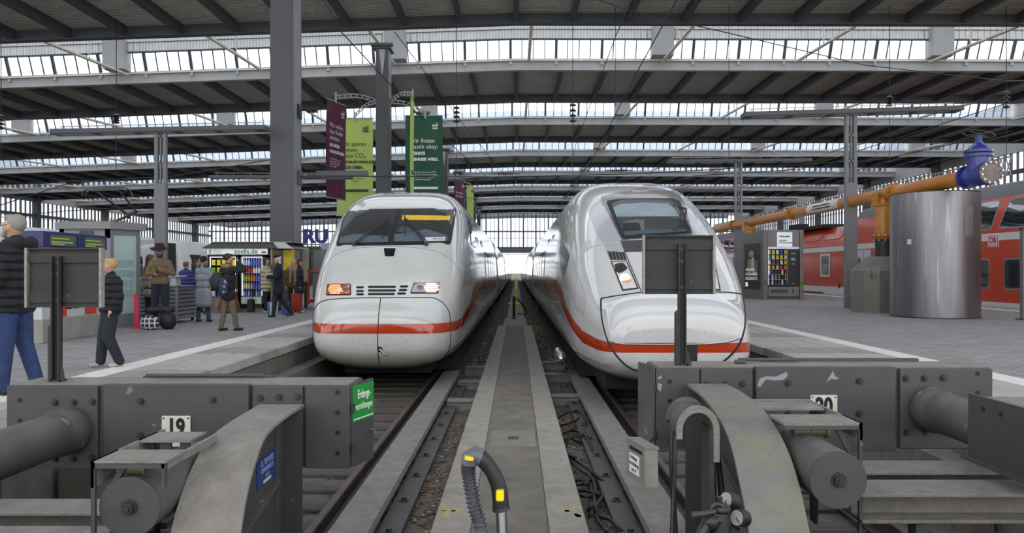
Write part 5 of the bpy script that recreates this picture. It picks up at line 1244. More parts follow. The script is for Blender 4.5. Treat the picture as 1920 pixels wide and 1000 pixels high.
# left side with the poster
A = Vector(corner)+Vector((.0, .0, 0)); ax = Vector((pxX(1392, 37.6), 37.6, 0)); e = (A-ax); L = e.length; aa = math.atan2(e.y, e.x); Tp = local(ax, aa)
xf(MB().box(0, L, .0, .12, 0, .42).box(0, L, 0, .12, Hk-.55, Hk-.05).box(0, .22, 0, .12, .42, Hk-.55).box(L-.3, L, 0, .12, .42, Hk-.55).box(0, L, .05, .1, .42, Hk-.5), Tp).build('poster_frame', M_alu, K)
ps = xf(MB().box(.22, L-.3, .02, .05, .42, Hk-.55), Tp).build('poster', mat('night_poster', '#1d2420', .3, 0, .4, 2), K, label='dark lit advertising poster')
mb = MB(); x0 = .22; W_ = L-.52
for i, (u, v, a, b, c_) in enumerate(((.3, 1.5, .25, .7, '#8a7a63'), (.5, 1.55, .22, .75, '#a8b3ba'), (.72, 1.5, .2, .6, '#6f5844'), (.42, 2.05, .3, .3, '#7d9a94'), (.6, 1.25, .3, .35, '#96805e'))):
    mm = MB().ell((x0+W_*u, .015, v), (a*W_*.5, .008, b*.5), 16, 8); xf(mm, Tp).build('poster_figure', mat('poster_tone_%d' % i, c_, .4, 0, .3, 8), ps, smooth=True)
for i, b_ in enumerate(('WIR SIND DA,', 'WO GESUNDHEIT', 'ENTSCHEIDET IST.')):
    text('poster_text', b_, .17, mat('poster_white', '#e8e8e4', .5, emit=.15), Tp @ Matrix.Translation((x0+.12, .008, 1.32-i*.2)) @ Rt @ Matrix.Diagonal((.95, 1.1, 1, 1)), ps, .002, align='LEFT')
xf(MB().box(x0+.1, x0+.35, .008, .02, .55, .75), Tp).build('poster_logo', MATS['poster_white'], ps)
tag(MB().box(6.9+2.3, 9.2+1.9, 27.8, 28.3, .001, .012).build('floor_hatch', M_conc), 'flat metal hatch in the paving in front of the snack kiosk', 'hatch')

# small grey post at the right margin
t = thing('bollard_post', (13.2, 20.9, 0), 'grey metal post at the right edge of the picture before the red train', 'post')
MB().bbox(13.18, 13.34, 20.8, 20.95, 0, 2.35, .01).build('post', M_col2, t); MB().box(13.16, 13.36, 20.78, 20.97, 2.35, 2.4).build('cap', M_col, t); MB().box(13.1, 13.4, 20.7, 21, 0, .03).build('foot', M_col, t)

# ---- red double-deck train
xs_ = 17.1
M_rt = mat('traffic_red_paint', '#b93a16', .3, 0, .06, 1, coat=.15)
M_rtw = mat('train_white_band', '#c9c9c6', .3, 0, .05, 2)
M_wfr = mat('window_frame_grey', '#8a8d90', .4, .3, .05, 3)
M_rtg = mat('train_grey_roof', '#6a6c70', .5, .1, .08, 1)
M_rw = mat('red_train_glass', '#20262a', .04, 0, .3, 1.5, spec=1.0, coat=.8)
RT = thing('regional_train', (18.5, 45, -.75), 'red double-deck regional train with white band at the far edge of the right platform', 'train')
def prof(y0, y1, pts, name, m, parent):
    n = len(pts); mb = MB()
    for y in (y0, y1): mb.v += [Vector((p[0], y, p[1])) for p in pts]
    mb.f = [[i, i+1, n+i+1, n+i] for i in range(n-1)]+[list(range(n)), list(range(n, 2*n))]; mb.mi = [0]*len(mb.f)
    return mb.build(name, m, parent, smooth=30)
def side_x(z):  # tumblehome of the double-deck side
    return xs_ if z < 2.55 else xs_+.55*((z-2.55)/1.7)**1.6
def sidestrip(y0, y1, z0, z1, name, m, parent, off=.004, nz_=6):
    mb = MB()
    for y in (y0, y1):
        for k in range(nz_+1):
            z = z0+(z1-z0)*k/nz_; mb.v.append(Vector((side_x(z)-off, y, z)))
    n = nz_+1; mb.f = [[k, k+1, n+k+1, n+k] for k in range(nz_)]; mb.mi = [0]*nz_
    b = len(mb.v); mb.v += [Vector((v.x+off+.01, v.y, v.z)) for v in mb.v[:b]]
    for k in range(nz_): mb.f.append([b+k, b+n+k, b+n+k+1, b+k+1]); mb.mi.append(0)
    mb.f += [[0, n, b+n, b], [nz_, b+nz_, b+n+nz_, n+nz_]]; mb.mi += [0, 0]
    return mb.build(name, m, parent, smooth=30)
def poly_side(pts, name, m, parent, off):
    """window on the curved side: outline (y, z)"""
    L = densify(rnd_poly(pts, .14, 3), 2); cy = sum(p[0] for p in L)/len(L); cz = sum(p[1] for p in L)/len(L); mb = MB(); n = len(L)
    for f in (1, .66, .33, .02): mb.v += [Vector((side_x(cz+(z-cz)*f)-off, cy+(y-cy)*f, cz+(z-cz)*f)) for y, z in L]
    for j in range(3):
        for k in range(n): mb.f.append([j*n+k, j*n+(k+1) % n, (j+1)*n+(k+1) % n, (j+1)*n+k]); mb.mi.append(0)
    mb.f.append([3*n+k for k in range(n)]); mb.mi.append(0)
    b0 = len(mb.v); mb.v += [Vector((side_x(z)+.02, y, z)) for y, z in L]
    for k in range(n): mb.f.append([k, (k+1) % n, b0+(k+1) % n, b0+k]); mb.mi.append(0)
    return mb.build(name, m, parent, smooth=30)
def dd_car(y0, y1, door_y, cab=False):
    pts = [(xs_+.1, -.45)]+[(side_x(z), z) for z in (-.3, 0, .6, 1.4, 2.4, 2.8, 3.1, 3.4, 3.7, 3.95, 4.15)]+[(xs_+.75, 4.4), (xs_+1.4, 4.55), (xs_+2.1, 4.4), (xs_+2.6, 4.0), (xs_+2.8, 2.5), (xs_+2.8, -.4)]
    c = prof(y0+.15, y1-.15, pts, 'car_body', M_rt, RT)
    sidestrip(y0+.15, y1-.15, -.32, .16, 'white_skirt', M_rtw, c); sidestrip(y0+.15, y1-.15, 2.36, 2.62, 'white_band', M_rtw, c)
    rp2 = [(side_x(3.95)-.01, 3.93)]+[(side_x(4.15)-.012, 4.15), (xs_+.73, 4.42), (xs_+1.4, 4.58), (xs_+2.1, 4.42), (xs_+2.62, 4.0)]
    prof(y0+.14, y1-.14, rp2, 'grey_roof', M_rtg, c)
    y = y0+1.2; i = 0
    while y+2.0 < y1-1:
        fr_ = poly_side([(y, 2.75), (y+1.95, 2.75), (y+1.75, 3.85), (y-.2+.1, 3.85)], 'upper_window_frame', M_wfr, c, .008)
        poly_side([(y+.05, 2.81), (y+1.88, 2.81), (y+1.69, 3.8), (y-.02, 3.8)], 'upper_window', M_rw, fr_, .014)
        if not (door_y-1.9 < y < door_y+1.6) and i % 2 == 0 or True:
            yy = y+.1
            if not (door_y-1.7 < yy < door_y+1.5) and not (cab and yy > y1-4):
                f2 = poly_side([(yy, .62), (yy+1.5, .62), (yy+1.5, 1.72), (yy, 1.72)], 'lower_window_frame', M_wfr, c, .008)
                poly_side([(yy+.05, .67), (yy+1.45, .67), (yy+1.45, 1.67), (yy+.05, 1.67)], 'lower_window', M_rw, f2, .014)
        y += 2.35; i += 1
    for k in (0, 1):
        d_ = sidestrip(door_y-.9+k*.92, door_y-.02+k*.92, -.25, 2.3, 'door', mat('pale_train_door', '#b9bdc2', .35, 0, .05, 3), c, .02)
        poly_side([(door_y-.65+k*.92, .55), (door_y-.3+k*.92, .55), (door_y-.3+k*.92, 1.95), (door_y-.65+k*.92, 1.95)], 'door_window', M_rw, d_, .03)
    MB().box(xs_+.3, xs_+2.6, y0+1, y0+5, -.9, -.4).build('bogie', M_under, c); MB().box(xs_+.3, xs_+2.6, y1-5, y1-1, -.9, -.4).build('bogie', M_under, c)
    MB().box(xs_+.3, xs_+2.5, y0-.2, y0+.2, -.2, 3.9).build('gangway', M_bellow, c)
    return c
c1 = dd_car(13.5, 41.2, 39.4)
# logo on the car
lg_ = poly_side([(28.25, 1.9), (29.2, 1.9), (29.2, 2.56-.16), (28.25, 2.56-.16)], 'logo_plate', mat('logo_white', '#dcdcdc', .4), c1, .01) if False else None
def flat_on(y, z, w_, h_, name, m, parent, off, x=None):
    x = xs_ if x is None else x
    return MB().bbox(x-off, x-off+.012, y-w_/2, y+w_/2, z-h_/2, z+h_/2, .003).build(name, m, parent)
ly = xs_*1500/(1863-968); lz = H-(451-508)*ly/1500
mwht = mat('logo_white', '#dcdcdc', .4); L1 = flat_on(ly, lz, .64, .44, 'logo_plate', mwht, c1, .016)
L2 = flat_on(ly, lz, .57, .37, 'logo_field', M_rt, L1, .022); flat_on(ly, lz, .49, .3, 'logo_field', mwht, L1, .026)
text('logo_text', 'DB', .3, mat('logo_red', '#b3261a', .4), Matrix(((0, 0, -1, xs_-.03), (-1, 0, 0, ly), (0, 1, 0, lz), (0, 0, 0, 1))), L1, .004, offset=.012)
# the lower-roofed red car with a slanted end beyond
def loco(y0, y1):
    pts = [(xs_+.1, -.1), (xs_, .1), (xs_, 2.5), (xs_+.12, 2.9), (xs_+.75, 3.55), (xs_+1.0, 3.75), (xs_+1.9, 3.75), (xs_+2.7, 2.9), (xs_+2.8, 0)]
    c = prof(y0, y1, pts, 'power_car', M_rt, RT)
    MB().box(xs_-.006, xs_+.02, y0, y1, 2.32, 2.58).build('white_band', M_rtw, c)
    MB().box(xs_-.006, xs_+.02, y0, y1, .1, .42).prism([(y0, -.2), (y0+2.2, -.2), (y0+3, .1), (y0, .1)], xs_-.006, xs_+.02, 'x').build('white_skirt', M_rtw, c)
    for k in range(6):
        y = y0+1.2+k*3
        MB().add([(xs_+.2, y, 2.98), (xs_+.2, y+2.1, 2.98), (xs_+.66, y+2.1, 3.45), (xs_+.66, y, 3.45), (xs_+.17, y, 3.01), (xs_+.17, y+2.1, 3.01), (xs_+.63, y+2.1, 3.48), (xs_+.63, y, 3.48)], [(4, 5, 6, 7), (0, 1, 5, 4), (1, 2, 6, 5), (2, 3, 7, 6), (3, 0, 4, 7)]).build('roof_hatch', M_rt, c)
    for k in range(3):
        y = y0+7.2+k*4.2
        MB().box(xs_-.012, xs_, y, y+3.4, .6, 2.2).build('machine_hatch', M_rt, c)
        MB().box(xs_-.02, xs_-.01, y+.3, y+3, 1.2, 1.36).box(xs_-.018, xs_-.01, y+.3, y+3.2, .9, .93).build('vent_slot', M_seam, c)
    wf = MB().bbox(xs_-.02, xs_, y0+2.0, y0+3.35, .95, 2.22, .008).build('window_frame', M_rtw, c); MB().bbox(xs_-.03, xs_-.01, y0+2.15, y0+3.2, 1.05, 2.12, .006).build('window', M_rw, wf)
    MB().box(xs_-.012, xs_, y0+.6, y0+.85, .35, .62).build('step_recess', M_seam, c)
    MB().box(xs_+.5, xs_+2.2, y0+4, y1-4, 3.75, 3.95).box(xs_+.8, xs_+1.4, y0+9, y0+11, 3.9, 4.25).build('roof_equipment', M_under, c)
    MB().box(xs_+.2, xs_+2.6, y0+2, y1-2, -.9, -.1).build('underframe', M_under, c)
loco(41.6, 60.5)
dd_car(61.5, 88, 64); dd_car(88.5, 115, 91)
# lattice strip and the high wall behind the red train
lt = MB(); 
for i in range(150):
    y = 55+i*.55; 
    lt.tube([(34, y, 7.9), (34, y+.55, 9.1)], .05, 4, False); lt.tube([(34, y+.55, 7.9), (34, y, 9.1)], .05, 4, False)
lt.box(33.95, 34.05, 55, 138, 7.85, 7.95); lt.box(33.95, 34.05, 55, 138, 9.1, 9.2)
o = lt.build('lattice_girder', M_gird); tag(o, 'pale zigzag lattice girder running above the red train', 'girder')
for i in range(5):
    MB().box(33.85, 34.15, 57+i*19, 57.3+i*19, -1, 7.9).build('girder_leg', M_gird, o)
# ================================================================ LEFT PLATFORM
# parked white train beyond the platform
M_pw = mat('parked_train_paint', '#dcdcda', .25, 0, .06, 1, coat=.3)
PT = thing('parked_train', (-18.9, 40, -.75), 'parked white train with open door and dark gangway beyond the left platform', 'train')
for y0, y1 in ((15, 40.6), (41.9, 68), (69.2, 95), (96, 122)):
    st = [y0, y0+.05, y0+.3, y0+8, y0+16, y1-.3, y1-.05, y1]
    B = Body(-18.95, [(y0, 1.2), (y0+.05, 1.34), (y0+.3, 1.42), (y1-.3, 1.42), (y1-.05, 1.34), (y1, 1.2)], [(y0, 2.8), (y0+.3, 2.96), (y1-.3, 2.96), (y1, 2.8)], [(y0, -.5), (y1, -.5)], [(y0, 3.4), (y1, 3.4)], st, taper=.06, nl=[(y0, 4), (y1, 4)], mat_=M_pw, name='carriage', parent=PT, segs=48)
    side_quad(B, 1, [(y0+3, .98), (y1-3, .98), (y1-3, 1.95), (y0+3, 1.95)], 'window_band', M_glassband, B.obj, .015, 10)
    dy = y0+1.3
    f = side_quad(B, 1, [(dy, -.1), (dy+1.5, -.1), (dy+1.5, 2.15), (dy, 2.15)], 'door_opening', M_seam, B.obj, .012)
    side_quad(B, 1, [(dy+.35, -.1), (dy+1.2, -.1), (dy+1.2, 1.9), (dy+.35, 1.9)], 'vestibule', mat('vestibule_brown', '#5f4f36', .6, 0, .2, 2), f, .02)
    MB().box(-20.1, -17.7, y1+.0, y1+1.0, -.2, 2.7).build('gangway', M_bellow, PT)
    MB().tube([B.side(1, y1-.35, z, .0) for z in (-.3, .5, 1.5, 2.2)], .05, 6).build('end_ring', M_bellow, B.obj)
    MB().box(-20, -17.9, y0+2, y0+5, -.95, -.45).box(-20, -17.9, y1-5, y1-2, -.95, -.45).build('bogie', M_under, B.obj)
PG = thing('pantograph', (-18.6, 33.5, 3.0), 'folded-up pantograph with curved collector on the parked train roof', 'pantograph')
M_pg = mat('pantograph_grey', '#3a3a3c', .5, .3, .1, 5)
a, b = (-17.0, 33.5), (-17.6, 33.5)
MB().tube([at(243, 410, 34.5), at(238, 402, 34.5), at(185, 362, 33.5)], .05, 8).tube([at(238, 402, 34.5), at(258, 396, 34)], .04, 8).tube([at(212, 417, 34.5), at(256, 398, 34)], .06, 8).build('lower_arm', M_pg, PG, smooth=True)
MB().tube([at(256, 398, 34), at(226, 360, 33)], .035, 8).tube([at(254, 396, 34.4), at(222, 358, 33.4)], .02, 6).build('upper_arm', M_pg, PG, smooth=True)
MB().tube(smooth_path([at(154, 368, 33), at(158, 358, 33), at(172, 353.5, 33), at(205, 352, 33), at(230, 352, 33), at(244, 358, 33), at(249, 369, 33)], 5), .03, 6).tube(smooth_path([at(160, 370, 33.6), at(164, 360, 33.6), at(178, 356.5, 33.6), at(225, 355, 33.6), at(238, 360, 33.6)], 5), .025, 6).build('collector', M_pg, PG, smooth=True)
MB().box(-19.4, -16.9, 33.4, 35.2, 2.92, 3.02).tube([at(215, 417, 34.5), (-17.2, 34.5, 2.98)], .06, 8).build('base_frame', M_pg, PG)

# glass booth with a planted roof
BT = thing('glass_booth', (-9.4, 18, 0), 'grey metal and glass booth with dry grass on its roof, on the left platform', 'booth')
M_bf = mat('booth_grey', '#76767b', .5, .2, .06, 2)
A = Vector((-8.93, 17.6, 0)); Bp = Vector((-8.62, 18.35, 0)); e = Bp-A; ab = math.atan2(e.y, e.x); Lb = e.length; Tb = local(A, ab); hb = 2.2
xf(MB().box(0, .09, 0, .1, 0, hb).box(Lb-.09, Lb, 0, .1, 0, hb).box(.09, Lb-.09, 0, .08, 0, .32).box(.09, Lb-.09, 0, .08, hb-.12, hb), Tb).build('side_frame', M_bf, BT)
pn = xf(MB().box(.09, Lb-.09, .03, .05, .32, hb-.12), Tb).build('side_glass', mat('milky_teal_glass', '#a4b9b6', .12, 0, .06, 2, coat=.3), BT)
m = MB()
for j in range(4):
    for i in range(5): m.box(.16+i*.1, .245+i*.1, .02, .03, .7+j*.22, .86+j*.22)
xf(m, Tb).build('leaflet_rack', mat('pale_leaflet', '#8fa5a3', .5, 0, .2, 8), pn)
MB().box(-10.05, -8.93, 17.6, 17.7, 0, .4).box(-10.05, -8.93, 17.6, 17.7, 2.0, hb).box(-10.05, -9.95, 17.6, 17.7, 0, hb).box(-9.05, -8.93, 17.6, 17.7, 0, hb).build('front_frame', M_bf, BT)
MB().box(-9.95, -9.05, 17.65, 17.67, .4, 2.0).build('front_glass', mat('dark_booth_glass', '#3c4247', .08, 0, .2, 1.5), BT)
MB().box(-9.6, -9.3, 17.58, 17.6, 2.04, 2.16).build('booth_sign', mat('dark_teal', '#20403f', .5), BT)
MB().box(-9.4, -9.1, 17.63, 17.65, 1.75, 1.98).build('paper_notice', M_plate, BT)
MB().prism([(-10.1, 17.5), (-8.88, 17.5), (-8.5, 18.4), (-8.6, 18.55), (-10.1, 18.55)], hb, 2.36, 'z').build('roof_slab', mat('roof_edge_grey', '#7a7979', .6, 0, .08, 2), BT)
MB().prism([(-10.0, 17.8), (-9.0, 17.8), (-8.78, 18.4), (-10.0, 18.4)], 0, hb, 'z').build('core', mat('booth_core', '#4c4d50', .6), BT)
g = MB(); rg = random.Random(5)
for i in range(420):
    x, y = rg.uniform(-10.0, -8.75), rg.uniform(17.6, 18.6); h_ = rg.uniform(.04, .14); t_ = rg.uniform(-.05, .05)
    g.add([(x-.006, y, 2.36), (x+.006, y, 2.36), (x+t_, y+.01, 2.36+h_)], [(0, 1, 2)])
g.build('roof_grass', mat('dry_grass', '#56523f', .9, 0, .3, 10), BT, kind='stuff')
# counter with blue display boxes
CT = thing('information_counter', (-9, 15, 0), 'ticket counter with concrete plinth and dark blue displays, in front of the glass booth', 'counter')
for i, (y0, y1) in enumerate(((14.0, 15.0), (15.0, 16.4))): MB().bbox(-9.6, -8.29, y0+.004, y1-.004, 0, .42, .01).build('plinth_block', M_conc, CT)
MB().box(-9.55, -8.36, 14.1, 16.3, .42, .95).build('counter_body', mat('white_counter', '#b9babb', .4), CT)
for y0, y1 in ((14.35, 14.85), (15.5, 15.9)): MB().box(-8.355, -8.34, y0, y1, .44, .62).build('red_panel', mat('orange_red_panel', '#c23b18', .4), CT, label='orange red panel')
MB().box(-9.0, -8.9, 14.5, 14.6, .95, 1.75).box(-9.0, -8.9, 15.8, 15.9, .95, 1.75).build('display_post', M_bf, CT)
MB().box(-8.7, -8.33, 14.2, 14.6, 1.62, 1.72).build('red_sign', MATS['orange_red_panel'], CT, label='orange red sign under the displays')
db = MB().bbox(-9.0, -8.31, 14.05, 15.18, 1.70, 1.985, .01).build('display_box', mat('navy_display_box', '#1b2258', .4, 0, .05, 3), CT); db2 = MB().bbox(-9.0, -8.31, 15.22, 16.25, 1.70, 1.985, .01).build('display_box', MATS['navy_display_box'], CT)
for par, y0, y1 in ((db, 14.25, 15.08), (db2, 15.4, 16.15)):
    sc = MB().box(-8.312, -8.302, y0, y1, 1.735, 1.93).build('screen', mat('dim_screen', '#3d4238', .3, 0, .35, 30, emit=.15), par)
    mm = MB(); r_ = random.Random(int(y0*7))
    for z, q in ((1.865, .75), (1.80, .85), (1.76, .5)):
        y = y0+.12*r_.random()
        while y < y0+(y1-y0)*q: l_ = r_.uniform(.02, .07); mm.box(-8.302, -8.299, y, y+l_, z-.012, z+.012); y += l_+.015
    mm.build('screen_text', mat('led_green_text', '#8fa650', .5, emit=.12), sc, kind='stuff')
# slatted metal cart
CA = thing('slatted_cart', (-8.8, 19.8, 0), 'silver slatted metal serving cart on castors behind the man in the hat', 'cart')
M_al = mat('cart_aluminium', '#9a9b9e', .35, .7, .08, 2)
MB().box(-9.3, -8.27, 19.45, 20.6, .1, .88).build('cart_core', mat('cart_core', '#55565a', .6), CA)
for k in range(8):
    MB().bbox(-9.34, -8.24, 19.4, 19.45, .1+k*.1, .175+k*.1, .01).build('slat', M_al, CA); MB().bbox(-8.27, -8.22, 19.45, 20.6, .1+k*.1, .175+k*.1, .01).build('slat', M_al, CA)
MB().box(-9.34, -8.2, 19.38, 20.65, .88, .91).build('cart_top', M_al, CA); MB().box(-8.26, -8.2, 19.38, 19.43, .05, .9).build('corner_post', M_al, CA)
for x, y in ((-8.3, 19.5), (-8.3, 20.5), (-9.2, 19.5)): MB().tube([(x-.02, y, .05), (x+.02, y, .05)], .05, 12).build('castor', M_black, CA)
o = MB().box(-9.28, -8.95, 19.5, 19.8, .91, .915).box(-9.28, -9.27, 19.5, 19.8, .91, 1.08).box(-8.96, -8.95, 19.5, 19.8, .91, 1.08).box(-9.28, -8.95, 19.5, 19.51, .91, 1.08).box(-9.28, -8.95, 19.79, 19.8, .91, 1.1).build('cardboard_box', mat('cardboard', '#b08d5c', .8)); tag(o, 'open brown cardboard box on the left end of the slatted cart', 'box')
o = MB().bbox(-8.62, -8.34, 19.6, 19.9, .91, 1.13, .01).box(-8.66, -8.2, 19.55, 19.95, 1.13, 1.16).build('white_carton', mat('white_carton', '#b9babd', .6)); tag(o, 'white carton with flat lid on the right end of the slatted cart', 'box')
o = MB().prism([(-8.45, .02), (-8.35, .0), (-8.38, .78), (-8.47, .76)], 17.7, 17.74).box(-8.5, -8.25, 17.62, 17.8, 0, .02).build('pink_banner', mat('pink_cloth', '#b8294a', .7, 0, .15, 6)); tag(o, 'narrow crimson pink banner standing at the corner of the glass booth', 'banner')
# people's bags on the floor
def soft_bag(name, c, r, m_, lab, extra=None):
    t = thing(name, (c[0], c[1], 0), lab, 'bag')
    mb = MB(); mb.ell((c[0], c[1], r[2]*.92), r, 18, 12)
    for v in mb.v:
        v.z = max(v.z, .0) if v.z > 0 else 0.0
        q = (v.z/r[2]); v.x = c[0]+(v.x-c[0])*(1.12 if q < .8 else 1.0)
    mb.build('bag_body', m_, t, smooth=True)
    MB().tube(smooth_path([(c[0]-r[0]*.5, c[1]-r[1]*.6, r[2]*1.5), (c[0]-r[0]*.2, c[1]-r[1]*.8, r[2]*2.0), (c[0]+r[0]*.3, c[1]-r[1]*.8, r[2]*2.0), (c[0]+r[0]*.55, c[1]-r[1]*.6, r[2]*1.5)], 4), .014, 6).build('strap', M_black, t, smooth=True)
    return t
def plaid_mat():
    m = mat('plaid_cloth', '#2a2e3a', .8, 0, .1, 5); n = m.node_tree.nodes; l = m.node_tree.links; b = n['Principled BSDF']; src = b.inputs['Base Color'].links[0].from_socket
    t = n.new('ShaderNodeTexCoord'); out = src
    for d_ in ('X', 'Z'):
        w_ = n.new('ShaderNodeTexWave'); w_.bands_direction = d_; w_.inputs['Scale'].default_value = 3.2; l.new(t.outputs['Object'], w_.inputs['Vector'])
        g_ = n.new('ShaderNodeMath'); g_.operation = 'GREATER_THAN'; g_.inputs[1].default_value = .8; l.new(w_.outputs['Fac'], g_.inputs[0])
        h_ = n.new('ShaderNodeMath'); h_.operation = 'MULTIPLY'; h_.inputs[1].default_value = .6; l.new(g_.outputs[0], h_.inputs[0])
        x_ = n.new('ShaderNodeMix'); x_.data_type = 'RGBA'; l.new(h_.outputs[0], x_.inputs[0]); l.new(out, x_.inputs[6]); x_.inputs[7].default_value = (.6, .6, .62, 1); out = x_.outputs[2]
    l.new(out, b.inputs['Base Color']); return m
soft_bag('duffel_bag', (-7.95, 17.35), (.2, .14, .17), plaid_mat(), 'blue and white plaid duffel bag on the paving at the hatted man\'s feet')
soft_bag('black_rucksack', (-7.62, 17.5), (.17, .15, .21), mat('black_nylon', '#17181b', .6, 0, .2, 8), 'black rucksack lying beside the plaid duffel bag')
o = MB().cap((-8.05, 17.6, .36), .085, (-7.6, 17.6, .38), .085, 12).build('rolled_mat', MATS['black_nylon'], smooth=True); tag(o, 'black rolled bag lying across the two bags by the hatted man', 'bag')
o.location.z = .33

# vending kiosk on the left
ZK = thing('vending_kiosk', (-8.7, 26, 0), 'kiosk with dark canopy and white zoells.de sign over two lit vending machines', 'kiosk')
x0, x1, yk = -9.68, -7.62, 25.0
MB().box(x0, x1, yk+.75, yk+.8, 0, 2.0).box(x0, x0+.06, yk, yk+2.2, 0, 2.0).box(x1-.06, x1, yk, yk+2.2, 0, 2.0).box(x0, x1, yk, yk+.8, 0, .1).build('kiosk_shell', M_alu, ZK)
m = MB().add([(x0-.12, yk-.15, 1.98), (x1+.12, yk-.15, 1.98), (x1+.12, yk+2.3, 1.98), (x0-.12, yk+2.3, 1.98), (x0+.1, yk+.25, 2.17), (x1+.0, yk+.25, 2.17), (x1, yk+2.1, 2.17), (x0+.1, yk+2.1, 2.17)], [(0, 1, 2, 3), (4, 5, 6, 7), (0, 1, 5, 4), (1, 2, 6, 5), (2, 3, 7, 6), (3, 0, 4, 7)])
m.build('canopy', mat('dark_canopy', '#3d3c3b', .5, .2, .1, 2), ZK); MB().box(x0+.05, x1+.55, yk+.2, yk+2.2, 2.17, 2.2).build('roof_sheet', M_alu, ZK)
MB().prism([(x1+.12, 1.98), (x1+.62, 1.98), (x1+.35, 2.17), (x1, 2.17)], yk+.1, yk+2.2).build('canopy_end', M_al, ZK)
sg = MB().box(x0+.04, x1-.14, yk-.06, yk, 1.79, 1.97).build('sign_board', mat('white_light_sign', '#d5dad8', .4, emit=.12), ZK)
text('sign_text', 'zoells.de', .21, mat('zoells_green', '#0f6a2c', .4), face_cam((x0+1.25, yk-.064, 1.88)), sg, .003, offset=.003)
for q in (0, .045): MB().box(x0+.1+q, x0+.125+q, yk-.064, yk-.06, 1.81, 1.95).build('sign_mark', MATS['zoells_green'], sg)
mm = MB()
for k in range(4): mm.box(x0+.22, x0+.22+(.3 if k % 2 else .24), yk-.064, yk-.06, 1.825+k*.033, 1.835+k*.033)
mm.build('small_print', mat('sign_grey', '#55585a', .5), sg, kind='stuff'); MB().box(x1-.32, x1-.18, yk-.064, yk-.06, 1.83, 1.88).build('sign_mark', mat('navy_mark', '#23285c', .5), sg)
Tz = local((x0+.04, yk, 0), 0)
cabs = []
for (a, b, lab) in ((.0, .95, 'wide cabinet selling snacks'), (1.0, 1.78, 'tall cabinet full of bottles')):
    c_ = xf(MB().box(a, b, .5, .55, .1, 1.76).box(a, a+.05, 0, .5, .1, 1.76).box(b-.08, b, 0, .5, .1, 1.76).box(a, b, 0, .5, 1.72, 1.77).box(a, b, 0, .5, .1, .24), Tz).build('machine_cabinet', MATS['machine_black'], ZK, label=lab); cabs.append(c_)
    xf(MB().box(a+.06, b-.09, .03, .1, 1.695, 1.715).box(a+.055, a+.07, .03, .06, .5, 1.7).box(b-.1, b-.085, .03, .06, .5, 1.7), Tz).build('light_strip', M_led, c_)
    m = MB()
    for k in range(5): m.box(a+.05, b-.08, .05, .45, .47+k*.245, .478+k*.245)
    xf(m, Tz).build('shelf', MATS['shelf_grey'], c_)
xf(MB().box(.0, .95, -.02, 0, .1, .45), Tz).build('lower_panel', M_alu, cabs[0])
lp = xf(MB().box(1.05, 1.68, -.012, .0, .25, .46), Tz).build('lower_panel', mat('pale_panel', '#a9bcae', .5, emit=.08), cabs[1])
for b_, z, s_, c_ in (('zoells.de', .39, .105, '#1e7d3c'), ('rund um die Uhr', .305, .06, '#5a2a20')): text('panel_text', b_, s_, mat('t'+c_[1:], c_, .5), Tz @ Matrix.Translation((1.365, -.015, z)) @ Rt, lp, .002)
brow = [['clear', 'clear', 'clear', 'blue', 'blue', 'violet', 'violet', 'violet'], ['red', 'red', 'red', 'red', 'white', 'white', 'white', 'white'], ['green', 'green', 'orange', 'orange', 'orange', 'blue', 'blue', 'blue'], ['yellow', 'white', 'yellow', 'clear', 'violet', 'violet', 'blue', 'blue'], ['clear', 'blue', 'clear', 'blue', 'dark', 'clear', 'blue', 'clear']]
nth = ('top', 'second', 'third', 'fourth', 'bottom')
for r_, row in enumerate(brow):
    for i, c_ in enumerate(row):
        p = Tz @ Vector((1.095+i*.078, .12, .478+(4-r_)*.245)); o = piece(bott_m[c_], 'drink_bottle', None, p, scale=(1, 1, .93))
        tag(o, '%s drink bottle, %s from left on the %s shelf of the left kiosk cooler' % ({'dark': 'brown'}.get(c_, c_), ORD[i], nth[r_]), 'bottle', 'bottles in the left kiosk cooler')
srow = [['yellow', 'yellow', 'yellow', 'blue', 'yellow'], ['green', 'yellow', 'white', 'yellow', 'green'], ['yellow', 'white', 'green', 'blue', 'white'], ['gold', 'red', 'white', 'yellow', 'brown'], ['white', 'blue', 'red', 'white', 'purple']]
for r_, row in enumerate(srow):
    for i, c_ in enumerate(row):
        p = Tz @ Vector((.14+i*.16, .12, .478+(4-r_)*.245)); o = piece(snack_m[c_], 'snack_packet', None, p)
        tag(o, '%s snack packet, %s from left on the %s shelf of the left kiosk machine' % (c_, ORD[i], nth[r_]), 'snack', 'snacks in the left kiosk')
MB().box(x1-.12, x1-.02, yk-.02, yk, .9, 1.5).build('payment_unit', M_alud, ZK)
ys = MB().box(x1, x1+.02, yk+.2, yk+1.4, 1.25, 1.95).build('side_frame', M_al, ZK)
s2 = MB().box(x1+.35, x1+.42, yk+.9, yk+.95, 0, 2.0).box(x1+.08, x1+.42, yk+.9, yk+.93, 1.3, 1.95).build('end_poster', mat('yellow_poster', '#b9a52c', .5, 0, .3, 5, emit=.1), ZK, label='yellow poster on the kiosk end')
